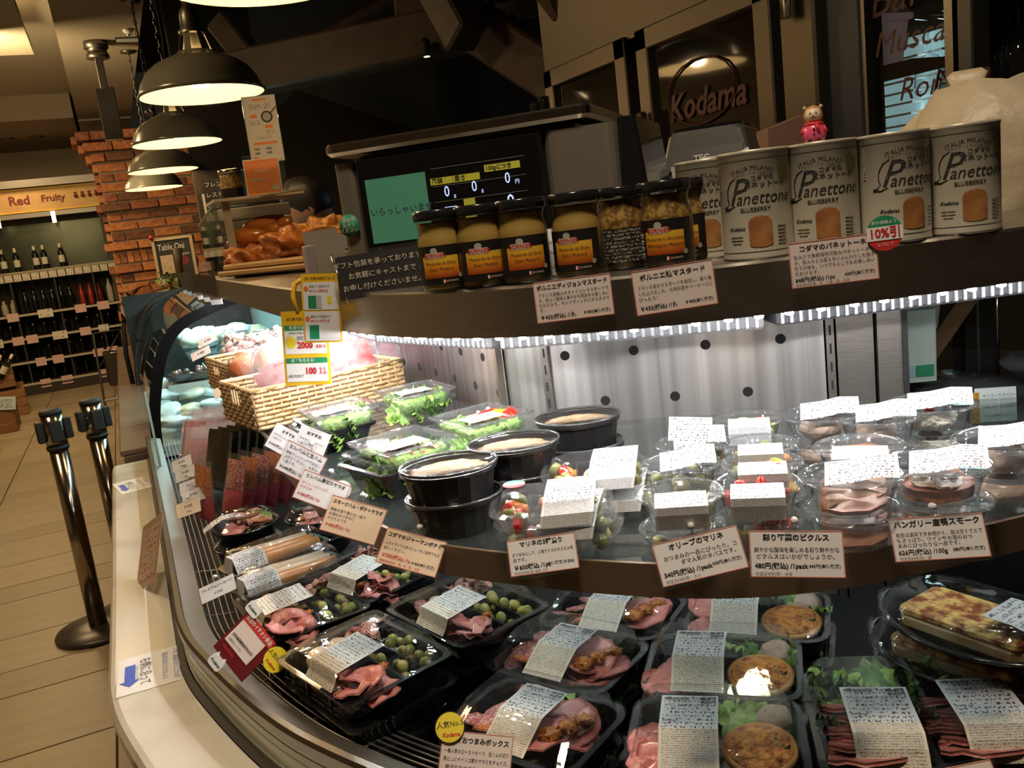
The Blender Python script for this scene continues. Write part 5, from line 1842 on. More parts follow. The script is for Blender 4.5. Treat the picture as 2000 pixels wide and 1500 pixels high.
def bento_six(label, c, rz, seed, full=True, lid_h=.024, lower=False):
    o = thing('appetizer_box', label, 'food box', c, rz, 'six section appetizer boxes')
    tray(o, BW, BD, BH, comp=[(-.078, .03, .078, .03), (-.078, -.035, .01, -.035), (-.015, .03, -.015, .095), (.01, -.095, .01, .03), (.045, -.095, .045, .03)])
    dome(o, BW, BD, BH, lid_h, .04, .03)
    if lower:
        return o
    g = random.Random(seed)
    if full == 2:     # variant with white sausage slices and a fried piece
        for i in range(4):
            put(o, SAL[i % 3], -.03+.02*i, .065, .030+.003*i, .5, .2, g.uniform(0, 3), .75).active_material
        for i in range(3):
            q = put(o, EGG, -.01+.025*i, .068, .032, 0, 0, g.uniform(0, 3), .7)
        put(o, blobm('fried_piece', seed, .022, 3, .3, 2.5, roast), -.055, .005, .03, 0, 0, 0, (1.1, .8, .7))
    else:
        put(o, EGG, -.035, .066, .030, .1, 0, .6, 1.05)
        put(o, EGG, .000, .070, .031, 0, .1, 2.2, .95)
        for i in range(3):
            put(o, CHO[i % 3], -.060+.02*i, .0+.012*i, .028+.003*i, .3, .2, i)
    for i in range(16):
        put(o, PROC[i % 4], .048+g.uniform(-.024, .022), .058+g.uniform(-.022, .02), .026+g.uniform(0, .022), g.uniform(-1, 1), g.uniform(-1, 1), g.uniform(0, 6), g.uniform(.8, 1.1))
    for i in range(14):
        k = 0 if i % 5 else 2
        if full == 2:
            k = 1 if i % 3 else 0
        put(o, OLV[k], .060+g.uniform(-.012, .012), -.085+.105*i/13, .022+g.uniform(0, .016), g.uniform(0, 3), g.uniform(0, 3), 0, g.uniform(.8, 1.05))
    for i in range(5):
        put(o, OLV[1 if i % 2 else 0], .028+g.uniform(-.008, .008), -.075+.022*i, .022+.006*(i % 2), g.uniform(0, 3), 0, 0, .95)
    for i in range(7):
        put(o, HAM[i % 4], -.045+g.uniform(-.012, .018), -.072+g.uniform(-.016, .018), .026+.004*i, g.uniform(-.4, .6), g.uniform(-.5, .5), g.uniform(0, 6), g.uniform(.85, 1.1))
    for i in range(3):
        put(o, CH['jelly_cube'], -.040+.018*i, -.080+.01*i, .048, 0, 0, i, .55)
    for i in range(3):
        put(o, CH['carrot_piece'], -.060+.02*i, -.005, .024, 0, 0, i, .9)
    # label lies across the lid from the left edge towards the middle
    lb = MB()
    pts = [(-.084, BH+.004), (-.076, BH+lid_h*.55), (-.070, BH+lid_h+.001), (-.048, BH+lid_h+.0012), (-.012, BH+lid_h+.0012), (.012, BH+lid_h+.0012)]
    vs, uv = [], []
    for k, (x, z) in enumerate(pts):
        for y in (-.045, .026):
            vs.append((x, y+x*.15, z))
            uv.append(((y+.045)/.071, 1-k/(len(pts)-1)))
    lb.add(vs[:8], [(0, 1, 3, 2), (2, 3, 5, 4), (4, 5, 7, 6)])
    lb.uv = uv[:8]
    lb.build('label_print', lab_low, o)
    lb = MB().add(vs[6:], [(0, 1, 3, 2), (2, 3, 5, 4)])
    lb.uv = [(u, (1-v)*1.6 % 1.01) for u, v in uv[6:]]
    lb.build('label', lab_top, o)
    return o


def stack(n_, step, top_fn, low_fn):
    pass


pA = Vector((.222, 1.185, 0))
for nm, px, rz, var, lab in (('A', (709, 1282), 17, 1, 'black six section box with chicken and olives, at the glass curve'),
                             ('B', (586, 1180), 7, 1, 'black six section box directly below the sausage packs'),
                             ('C', (910, 1186), 15, 2, 'black six section box with ham rolls and pale olives in front of the shelf strip'),
                             ('D', (722, 1118), 24, 2, 'black six section box half hidden by the peach price card')):
    q = P(*px, .915)
    zt = .915-BH
    bento_six(lab, (q.x, q.y, zt), R(rz), ord(nm), var)
    for k in (1, 2):
        z_ = zt-.0375*k
        if z_ < ZD-.001:
            continue
        bento_six('closed black box %s under the %s' % (('directly', 'two levels')[k-1], {'A': 'six section box at the glass curve', 'B': 'six section box below the sausages', 'C': 'six section box with ham rolls', 'D': 'box behind the peach card'}[nm]),
                  (q.x+.003*k, q.y-.004*k, z_), R(rz-1.5*k), 1, 1, .016, True)


def otsumami(label, px, rz, seed, z=.885, lower=False):
    q = P(*px, z)
    w_, d_, h = .195, .150, .038
    o = thing('meat_snack_box', label, 'food box', (q.x, q.y, z-h), R(rz), 'salami and ham snack boxes')
    tray(o, w_, d_, h, r_=.03)
    dome(o, w_, d_, h, .028, .05, .012, .016, r_=.028)
    for s_ in (-1, 1):
        MB().box((s_*.055, d_/2+.003, h+.003), (.028, .010, .004), bev=.001).build('lid_tab', M['clear'], o)
    g = random.Random(seed)
    for i in range(3):
        put(o, SAL[i % 3], -.066+.014*i, -.020+.022*i, .034+.003*i, -.35+.1*i, .25, g.uniform(0, 3), .95)
    for i in range(3):
        put(o, CHO[i % 3], -.040+.012*i, -.030+.020*i, .038+.003*i, -.4, .2, g.uniform(0, 3), 1.05)
    for i in range(3):
        put(o, PROC[i % 4], -.03+.012*i, .045, .04, .3, .2*i, i, 1.5)
    for i in range(5):
        put(o, HAMF[i % 3], .045+g.uniform(-.012, .02), -.01+g.uniform(-.025, .03), .030+.004*i, g.uniform(-.3, .2), g.uniform(-.3, .3), g.uniform(0, 6), .95)
    for i in range(3):
        put(o, CH['jelly_cube'], .048+.010*i, -.03+.022*i, .051, .2, 0, i*1.7, 1.0)
    put(o, LET[g.randrange(3)], .0, .050, .036, .5, 0, g.uniform(0, 6), .95)
    put(o, LET[3], .02, .045, .034, .3, 0, g.uniform(0, 6), .8)
    pts = [(.034, h+.0285), (-.025, h+.0285), (-.046, h+.018), (-.071, h+.004)]
    label_strip(o, .004, .062, pts, 1, 'コダマおつまみボックス', ('972円', '900円'))
    return o


def kodama(label, px, rz, seed, z=.885):
    q = P(*px, z)
    w_, d_, h = .195, .155, .038
    o = thing('quiche_lunch_box', label, 'food box', (q.x, q.y, z-h), R(rz), 'quiche and ham boxes')
    tray(o, w_, d_, h, r_=.03)
    dome(o, w_, d_, h, .030, .045, .014, .016, r_=.028)
    for s_ in (-1, 1):
        MB().box((s_*.06, d_/2+.003, h+.003), (.028, .010, .004), bev=.001).build('lid_tab', M['clear'], o)
    g = random.Random(seed)
    for i in range(6):
        put(o, HAM[i % 4], -.062+g.uniform(-.012, .014), -.02+g.uniform(-.035, .035), .026+.003*i, g.uniform(-.4, .4), g.uniform(-.4, .4), g.uniform(0, 6), 1)
    qb = MB().lathe([(.0, .0), (.034, 0), (.041, .020), (.042, .026), (.038, .027)], 26).build('quiche_crust', crust, o, (.048, -.014, .012), (.10, 0, 0))
    MB().lathe([(.040, .024), (.036, .029), (.018, .0315), (0, .032)], 26).build('quiche_filling', quic, qb)
    put(o, PAT, .068, .045, .034, 0, 0, seed, .9)
    for i in range(4):
        put(o, LET[(seed+i) % 5], .020+.020*i, .052-.02*(i > 2), .032, g.uniform(.2, .9), g.uniform(-.5, .5), g.uniform(0, 6), .75)
    put(o, LET[4], .076, -.01, .030, .3, .9, 1, .6)
    pts = [(.036, h+.0305), (-.030, h+.0305), (-.050, h+.016), (-.073, h+.004)]
    label_strip(o, -.028, .066, pts, 1, 'コダマボックス', ('864円', '800円'))
    return o


def low_box(label, px, rz, z, dz, w_=.195, d_=.152, gap=(.003, -.003), grp='closed boxes under the snack boxes'):
    q = P(*px, z)
    o = thing('stacked_food_box', label, 'food box', (q.x+gap[0], q.y+gap[1], z-.038-dz), R(rz), grp)
    tray(o, w_, d_, .038, r_=.03)
    dome(o, w_, d_, .038, .008, .01, .01, .008, r_=.028)
    for i in range(3):
        put(o, LET[i], w_*.34, -.04+.04*i, .026, .2, .5, i, .6)
    return o


for px, rz, sd, lb in (((1040, 1410), -60, 1, 'salami and ham box with price label behind the yellow number three disc'),
                       ((1106, 1279), -60, 2, 'salami and ham box in the middle of its row'),
                       ((1198, 1192), -54, 3, 'salami and ham box at the back, under the shelf strip')):
    otsumami(lb, px, rz, sd)
    low_box('closed box under the ' + lb.replace('with price label ', ''), px, rz-2, .885, .0405)
for px, rz, sd, lb in (((1398, 1440), -38, 1, 'quiche box at the bottom edge, nearest the shopper'),
                       ((1412, 1300), -41, 2, 'quiche box in the middle of its row'),
                       ((1480, 1198), -45, 3, 'quiche box at the back with its whole round quiche in view')):
    kodama(lb, px, rz, sd)
    low_box('closed box under the ' + lb.split(',')[0].split(' with')[0], px, rz-1.5, .885, .0405)


def roastbox(label, px, rz, seed, z=.885):
    q = P(*px, z)
    w_, d_, h = .118, .205, .034
    o = thing('roast_beef_box', label, 'food box', (q.x, q.y, z-h), R(rz), 'roast beef boxes')
    tray(o, w_, d_, h, r_=.02)
    dome(o, w_, d_, h, .034, .02, .018, .014, r_=.022)
    g = random.Random(seed)
    for i in range(6):
        put(o, BEEF[i % 4], g.uniform(-.006, .006), .035-.022*i, .030+.002*i, -.42, g.uniform(-.1, .1), g.uniform(-.2, .2), 1.05)
        put(o, BEEF[(i+1) % 4], g.uniform(-.006, .006), .030-.022*i, .033+.002*i, -.5, 0, .2, (1, .35, 1)).active_material
    for i in range(7):
        put(o, LET[(i+seed) % 5], g.uniform(-.035, .035), .066+g.uniform(-.02, .018), .036+g.uniform(0, .014), g.uniform(.2, .9), g.uniform(-.4, .4), g.uniform(0, 6), .95)
    for i in range(2):
        put(o, LET[3+i], -.042, .03-.04*i, .034, 0, 1.2, i, .6)
    pts = [(.014, h+.0345), (-.056, h+.0345), (-.075, h+.0345), (-.088, h+.024), (-.102, h+.006)]
    label_strip(o, .010, .072, pts, 1, 'コダマのローストビーフ', ('864円', '800円'))
    return o


roastbox('roast beef box beside the quiche boxes at the bottom edge', (1692, 1408), -36, 1)
roastbox('roast beef box at the corner, with the brighter lettuce', (1882, 1392), -32, 4)
for px, lb in (((1700, 1412), 'closed tray under the roast beef box beside the quiches'), ((1888, 1396), 'closed tray under the corner roast beef box')):
    low_box(lb, px, -36, .885, .040, .118, .205)
roastbox('roast beef box cut by the photo edge below the lasagna', (2062, 1385), -26, 6)


def lasagna(label, px, rz, z):
    q = P(*px, z)
    o = thing('lasagna_box', label, 'food box', (q.x, q.y, z-.03), R(rz), 'oval lasagna boxes')
    n_ = 32
    pr = [(.55, .004), (.93, .028), (1.0, .028), (1.01, .031), (.93, .031), (.5, .008)]
    vs = []
    for r_, z_ in pr:
        for i in range(n_):
            a = 2*PI*i/n_
            c_, s_ = math.cos(a), math.sin(a)
            e = abs(c_)**1.0
            vs.append((.122*r_*c_, .078*r_*math.copysign(abs(s_)**1.15, s_), z_+.010*e**4*r_))
    MB().add(vs, [(k*n_+i, k*n_+(i+1) % n_, (k+1)*n_+(i+1) % n_, (k+1)*n_+i) for k in range(len(pr)-1) for i in range(n_)] + [tuple(range(n_))[::-1], tuple((len(pr)-1)*n_+i for i in range(n_))], 0, True).build('tray', M['tray'], o)
    lz = MB().box((.0, -.002, .030), (.150, .084, .030), bev=.010).build('lasagna_slab', lass, o)
    MB().loft([(.075, .042, .010, .0405), (.074, .041, .010, .0455), (.068, .036, .008, .0485)], 5, dx=.0, dy=-.002).build('browned_cheese', lasa, o, None, (0, 0, .0))
    MB().loft([(.112, .070, .06, .032), (.095, .055, .05, .060), (.08, .045, .04, .064)], 7, sm=True, cap0=False).build('lid', M['clear'], o)
    for i in range(3):
        put(o, LET[i], .055, -.02+.02*i, .036, .2, .4, i, .6)
    b = MB()
    pts = [(.062, .0655), (.022, .0655), (-.012, .063), (-.035, .05)]
    b = MB().add([(x, y, z_) for x, z_ in ((.028, .0655), (.060, .0655), (.090, .060), (.104, .042)) for y in (-.035, .028)], [(0, 2, 3, 1), (2, 4, 5, 3), (4, 6, 7, 5)])
    b.uv = [(i % 2, 1-(i//2)/3) for i in range(8)]
    b.build('label', lab_top, o)
    return o


lasagna('oval lasagna box on top of the pile at the right edge', (1905, 1222), -82, .955)
lasagna('oval lasagna box in the middle of the pile, half covered', (1885, 1278), -78, .912)
lasagna('oval lasagna box at the bottom of the pile behind the roast beef', (1888, 1325), -80, .87)


def sausage_pack(label, px, rz, z, cols):
    q = P(*px, z)
    w_, d_, h = .205, .085, .022
    o = thing('sausage_pack', label, 'sausage pack', (q.x, q.y, z-h), R(rz), 'long sausage packs')
    tray(o, w_, d_, h, r_=.02)
    dome(o, w_-.004, d_-.004, h, .030, .012, .012, .014, r_=.02)
    for i, m_ in enumerate(cols):
        s_ = MB().tube([(-.085+.034*k, -.022+.025*i, .026+.003*math.sin(k*1.2)) for k in range(6)], [.010, .0135, .0140, .0140, .0135, .009], 12)
        s_.build('sausage', m_, o)
    b = MB().add([(x, y, z_) for y, z_ in ((.0, h+.0305), (-.028, h+.0305), (-.036, h+.018), (-.042, h+.003)) for x in (-.098, -.035)], [(0, 2, 3, 1), (2, 4, 5, 3), (4, 6, 7, 5)])
    b.uv = [(i % 2, 1-(i//2)/3) for i in range(8)]
    b.build('label', lab_top, o)
    b = MB().add([(-.098, .0, h+.0305), (-.098, -.028, h+.0305), (-.104, -.034, h+.003), (-.104, .004, h+.003)], [(0, 1, 2, 3)])
    b.uv = [(0, 0), (1, 0), (1, 1), (0, 1)]
    b.build('label_print', lab_grey, o)
    return o


sausage_pack('long sausage pack with one brown sausage, behind its twin', (537, 1082), 19, .91, [saum, saum, sauw])
sausage_pack('long sausage pack with pale and brown sausages, nearest the six section boxes', (566, 1122), 17, .905, [saum, sauw, sauw])
for px, lb in (((537, 1082), 'flat black tray under the farther sausage pack'), ((566, 1122), 'flat black tray under the nearer sausage pack')):
    low_box(lb, px, 19, .90, .005, .20, .08)


def meat_bowl(label, px, z, seed, lower=False, rz=0):
    q = P(*px, .905)
    o = thing('cold_cut_bowl', label, 'bowl', (q.x, q.y, z-.042), rz, 'round cold cut bowls')
    MB().lathe([(.0, 0), (.052, 0), (.062, .012), (.070, .038), (.075, .040), (.075, .044), (.068, .042), (.058, .012), (0, .008)], 36).build('bowl', M['tray'], o)
    MB().shell([(.075, .043), (.073, .047), (.068, .048), (.060, .060), (.052, .066), (.048, .064), (0, .064)], 36).build('lid', M['clear'], o)
    if lower:
        return o
    g = random.Random(seed)
    for i in range(9):
        a = g.uniform(0, 6.28)
        put(o, (SAL+CHO+CHO+HAM)[g.randrange(13)], .032*math.cos(a), .032*math.sin(a), .036+.0022*i, g.uniform(-.3, .3), g.uniform(-.3, .3), a, .85)
    for i in range(7):
        put(o, PROC[i % 4], g.uniform(-.03, .03), g.uniform(-.03, .03), .05, g.uniform(-.6, .6), 0, i, 1)
    for a in (.5, .9, .2):
        put(o, LET[int(a*10) % 3], .048*math.cos(a), .048*math.sin(a), .048, .5, .4, a, .5)
    return o


q = meat_bowl('round cold cut bowl with a curling white label beside the sausage packs', (478, 1022), .905, 2)
b = MB().add([(x, y, z_) for x, z_ in ((-.088, .045), (-.070, .056), (-.045, .0665), (-.015, .0668)) for y in (-.015, .018)], [(0, 2, 3, 1), (2, 4, 5, 3), (4, 6, 7, 5)])
b.uv = [(i % 2, 1-(i//2)/3) for i in range(8)]
b.build('label', lab_top, q)
meat_bowl('closed bowl under the cold cut bowl with the curling label', (478, 1022), .862, 2, True)
q = meat_bowl('round cold cut bowl with bright reflecting lid by the salad stack', (622, 1003), .905, 5)
meat_bowl('closed bowl under the cold cut bowl by the salad stack', (622, 1003), .862, 2, True)

# ================================================================== glass shelf: tubs, packs, salads
CUPH = .033
cup_b = MB().shell([(.0, 0), (.030, 0), (.032, .002), (.040, CUPH-.002), (.043, CUPH-.001)], 30).mesh('cup', M['cup'])
cup_l = MB().shell([(.043, CUPH-.002), (.0455, CUPH), (.0455, CUPH+.002), (.043, CUPH+.0035), (.040, CUPH+.0015), (0, CUPH+.0012)], 32).mesh('lid', M['cup'])
cup_r = MB().tube([(.0452*math.cos(a), .0452*math.sin(a), CUPH+.001) for a in [k*PI/16 for k in range(32)]], .0011, 6, closed=True).mesh('lid_bead', M['cup'])


def cup(label, kind, x, y, z, seed, lab=None, rz=None, grp=None, sc=1.0):
    o = thing('deli_tub', label, 'tub', (x, y, z), rz if rz is not None else rzf(toward((x, y))), grp)
    o.scale = (sc, sc, 1)
    obj('cup', cup_b, o)
    l_ = obj('lid', cup_l, o)
    obj('lid_bead', cup_r, l_)
    g = random.Random(seed)
    if kind == 'olive':
        for i in range(20):
            a, r_ = g.uniform(0, 6.28), g.uniform(.003, .030)
            put(o, OLV[(0, 0, 1, 0, 2)[i % 5]], r_*math.cos(a), r_*math.sin(a), .008+.016*(i/20), g.uniform(0, 3), g.uniform(0, 3), 0, g.uniform(.8, 1))
    elif kind == 'pickle':
        ks = ('red_pepper', 'cucumber_piece', 'yellow_pepper', 'cauliflower_piece', 'carrot_piece', 'cucumber_piece', 'red_pepper')
        for i in range(15):
            a = g.uniform(0, 6.28)
            r_ = g.uniform(.004, .026)
            put(o, CH[ks[(i+seed) % 7]], r_*math.cos(a), r_*math.sin(a), .008+.017*i/15, g.uniform(0, 3), g.uniform(0, 3), a, g.uniform(.75, 1))
    elif kind == 'pate':
        put(o, PAT, -.002, 0, .015, 0, 0, seed, .95)
        for i in range(4):
            put(o, CH['red_pepper'], -.004+.005*i, -.003, .031, 0, 0, i, .28)
    elif kind == 'sesame':
        put(o, blobm('pate_scoop', seed, .024, 3, .2, 6, mat('sesame_pate', (.62, .54, .42), .6, 0, (.76, .70, .58), 160, 2, lo=.45, hi=.6, bump=.8), (1, 1, .75)), 0, 0, .016)
        put(o, CH['red_pepper'], .0, -.004, .033, 0, 0, 0, .4)
    elif kind == 'duck':
        for i in range(3):
            put(o, DUCK, 0, -.012+.012*i, .010+.005*i, .5, 0, .25, 1)
    elif kind == 'leg':
        put(o, LEG, 0, -.005, .012, .3, 0, .2)
        put(o, LEG, .004, .010, .014, .4, 0, 1.3, .9)
        for i in range(2):
            put(o, slicem('fat_slice', i, .016, .010, .008, mat('pale_fat', (.70, .55, .40), .4, 0, (.62, .42, .28), 30), .003), -.006+.014*i, -.012, .022, .6, 0, i)
    if lab == 'front':     # drapes over the front edge
        pts = [(-.004, CUPH+.003), (-.032, CUPH+.004), (-.0465, CUPH+.002), (-.0475, CUPH-.006), (-.045, CUPH-.022)]
        label_strip(o, .0, .052, pts, 2, None, None, low=lab_grey)
    elif lab == 'top':
        b = MB().add([(x_, y_, z_) for x_, z_ in ((-.022, CUPH+.003), (.0, CUPH+.004), (.020, CUPH+.008), (.040, CUPH+.006)) for y_ in (-.030+x_*.2, .004+x_*.2)], [(0, 2, 3, 1), (2, 4, 5, 3), (4, 6, 7, 5)])
        b.v = [(q_[0], q_[1], q_[2]+(.012 if i % 2 else 0)) for i, q_ in enumerate(b.v)]
        b.uv = [((i//2)/3, i % 2) for i in range(8)]
        b.build('label', lab_top, o)
    elif lab == 'side':
        pts = [(-.0455, CUPH-.001), (-.0465, CUPH-.010), (-.043, CUPH-.026)]
        label_strip(o, .02, .045, pts, 2, None, None, low=lab_grey)
    return o


RZ = ZS + 2*CUPH + .004
def pair(name, kind, px, zt, seed, lab, lowlab, sc=1.0, label2=None, grp=None):
    q = P(px[0], px[1], ZS+2*CUPH+.005)
    cup(label2 or ('tub underneath ' + name), kind, q.x, q.y, ZS+.0005, seed+50, lowlab, None, 'lower tubs on the glass shelf', sc)
    return cup(name, kind, q.x, q.y, ZS+CUPH+.004, seed, lab, None, grp, sc)


pair('olive tub in front, behind the olive price card', 'olive', (1328, 962), 0, 1, 'front', None, 1.0, 'olive tub below the front olive tub', 'upper tubs on the glass shelf')
pair('olive tub second from the front, dark olives on top', 'olive', (1328, 905), 0, 2, 'top', None, 1, 'olive tub below the second olive tub', 'upper tubs on the glass shelf')
pair('olive tub at the back with a leaflet behind it', 'olive', (1352, 865), 0, 3, 'top', None, 1, 'olive tub below the back olive tub', 'upper tubs on the glass shelf')
pair('pickle tub in front with red pepper under its label', 'pickle', (1478, 945), 0, 0, 'front', None, 1, 'pickle tub below the front pickle tub', 'upper tubs on the glass shelf')
pair('pickle tub second from the front, yellow pepper on top', 'pickle', (1488, 903), 0, 2, 'front', None, .98, 'pickle tub below the second pickle tub', 'upper tubs on the glass shelf')
pair('pickle tub third from the front, red pepper at its rim', 'pickle', (1484, 868), 0, 5, 'front', None, .96, 'pickle tub below the third pickle tub', 'upper tubs on the glass shelf')
pair('pickle tub farthest back, before the steel panel', 'pickle', (1462, 818), 0, 3, 'front', None, 1, 'pickle tub below the farthest pickle tub', 'upper tubs on the glass shelf')
pair('smoked duck tub in front, thick brown slice inside', 'duck', (1662, 928), 0, 1, 'top', None, 1.12, 'smoked duck tub below the front duck tub', 'upper tubs on the glass shelf')
pair('duck leg tub with fatty slices, behind the duck price card', 'leg', (1830, 907), 0, 1, 'top', None, 1.15, 'duck leg tub below the fatty leg tub', 'upper tubs on the glass shelf')
pair('smoked duck tub second from the front with a flat label', 'duck', (1679, 872), 0, 2, 'front', None, 1.1, 'smoked duck tub below the second duck tub', 'upper tubs on the glass shelf')
pair('pate tub with red topping beside the farthest pickles', 'pate', (1604, 807), 0, 1, 'top', None, 1.15, 'pate tub below the one beside the pickles', 'upper tubs on the glass shelf')
pair('low pate tub between two taller tubs near the post', 'pate', (1713, 812), 0, 2, 'top', None, 1.1, 'pate tub below the low one near the post', 'upper tubs on the glass shelf')
pair('sesame pate tub raised high beside the mango sign', 'sesame', (1817, 788), 0, 1, 'top', None, 1.2, 'tub below the raised sesame pate tub', 'upper tubs on the glass shelf')
pair('pate tub with red shreds at the right edge', 'pate', (1966, 858), 0, 3, 'top', None, 1.2, 'shaded tub below the pate tub at the right edge', 'upper tubs on the glass shelf')
# loose label standing on the back olive tub
p = P(1348, 838, 1.23)
o = thing('loose_label', 'printed price label sticking up behind the back olive tub', 'label', mw=facing(p, toward(p), 35, -6))
sheet('label_paper', .050, .030, lab_top, o)


# ---- black oval pots of gratin
def oval_pot(label, px, zr, seed, lower=False, drop=0):
    q = P(*px, zr)
    o = thing('oval_gratin_pot', label, 'oval pot', (q.x+drop*.04, q.y-drop*.04, zr-.040-drop), rzf(toward(q)), 'black oval pots')
    sx, sy = .060, .052
    b = MB().lathe([(0, 0), (.80, .0), (.84, .002), (.95, .036), (1.0, .037), (1.0, .041), (.93, .041), (.80, .006), (0, .004)], 44, 0, False, (0, 0, 0), sx, sy)
    for i in range(len(b.v)):       # vertical ribs
        x, y, z = b.v[i]
        if .001 < z < .0365 and i % 44 % 2:
            b.v[i] = (x*.985, y*.985, z)
    b.build('pot', mat('oval_pot_black', (.014, .013, .013), .3, 0, coat=.3), o)
    MB().shell([(1.02, .038), (1.03, .042), (.98, .0455), (.92, .044), (.86, .0425), (0, .0425)], 40, c=(0, 0, 0), sx=sx, sy=sy).build('lid', M['clear'], o)
    MB().tube([(1.0*sx*math.cos(a), 1.0*sy*math.sin(a), .044) for a in [k*PI/20 for k in range(40)]], .0022, 6, closed=True).build('rim', mat('pot_rim', (.05, .05, .05), .15, coat=.6), o)
    if lower:
        return o
    f = blobm('gratin', seed, .050, 4, .14, 4, pot, (1.05, .90, .14))
    obj('gratin', f, o, (0, 0, .0335))
    b = MB().add([(x_, y_, z_) for x_, y_, z_ in ((-.054, -.022, .036), (-.040, -.034, .036), (-.046, -.018, .004), (-.034, -.028, .004))], [(0, 2, 3, 1)])
    b.uv = [(0, 1), (1, 1), (0, 0), (1, 0)]
    b.build('label', lab_low, o)
    return o


for px, sd, nm in (((876, 912), 1, 'front'), ((1003, 868), 2, 'middle'), ((1128, 818), 3, 'back')):
    oval_pot('%s black oval gratin pot, top of its pair' % nm, px, 1.208, sd)
    oval_pot('black oval pot carrying the %s gratin pot' % nm, px, 1.208, sd, True, .0385)


# ---- marinade trio packs
def trio(label, px, z, rz, seed, lower=False, lab=True, tag10=False, drop=0):
    q = P(*px, z)
    o = thing('marinade_trio_pack', label, 'food pack', (q.x+drop*.25, q.y-drop*.1, z-.024-drop), rz, 'three section marinade packs')
    w_, d_ = .135, .085
    MB().loft([(w_/2-.012, d_/2-.012, .02, 0), (w_/2-.003, d_/2-.003, .026, .021), (w_/2+.001, d_/2+.001, .028, .022), (w_/2+.001, d_/2+.001, .028, .024)], 6, cap1=False).build('base', M['cup'], o)
    MB().loft([(w_/2+.002, d_/2+.002, .028, .024), (w_/2-.006, d_/2-.006, .024, .026), (w_/2-.014, d_/2-.012, .020, .038), (w_/2-.022, d_/2-.018, .016, .040)], 6, cap0=False).build('lid', M['cup'], o)
    for x in (-.024, .024):
        MB().box((x, 0, .014), (.002, d_-.02, .022)).build('divider', M['cup'], o)
    g = random.Random(seed)
    sets = (('cucumber_piece', 'carrot_piece', 'red_pepper', 'cucumber_piece', 'cauliflower_piece'), ('pasta_piece', 'red_pepper', 'pasta_piece', 'carrot_piece', 'pasta_piece'), None)
    for k, x in enumerate((-.042, 0, .042)):
        for i in range(9 if not lower else 5):
            xx, yy, zz = x+g.uniform(-.010, .010), g.uniform(-.026, .026), .010+.014*i/9
            if sets[k]:
                put(o, CH[sets[k][i % 5]], xx, yy, zz, g.uniform(0, 3), g.uniform(0, 3), g.uniform(0, 6), g.uniform(.7, .95))
            else:
                put(o, OLV[i % 2], xx, yy, zz, g.uniform(0, 3), 0, 0, .95)
    if lab:
        pts = [(.030, .0405), (-.010, .0405), (-.030, .034), (-.045, .024), (-.050, .012)]
        label_strip(o, .026, .056, pts, 2, 'マリネの3種盛り', None, low=lab_grey, tw=-.003)
    if tag10:
        dd = disc('discount_sticker', .013, M['red'], o, -.040, .020, .0425)
        sheet('sticker_white', .024, .008, M['paper'], dd, 0, 0, .0003)
        txt(dd, '10%引', .0075, M['red'], 0, 0, .0006, 'CENTER', bold=.02)
        MB().add([(.013*math.cos(a), .013*math.sin(a), .0003) for a in [PI*.1+k*PI*.8/8 for k in range(9)]], [tuple(range(9))]).build('sticker_green', M['green'], dd)
    return o


rt_ = rzf(207)
trio('marinade trio pack on top in front, with a round discount sticker', (1076, 980), 1.185, rt_, 1, tag10=True)
trio('marinade trio pack second in the front pile', (1076, 980), 1.185, rt_-.10, 2, True, drop=.015)
trio('marinade trio pack at the bottom of the front pile', (1076, 980), 1.185, rt_-.2, 3, True, False, drop=.0295)
trio('marinade trio pack on top of the rear pile, beside the oval pots', (1165, 915), 1.185, rt_-.05, 4)
trio('marinade trio pack lower in the rear pile', (1165, 915), 1.185, rt_-.1, 5, True, drop=.029)


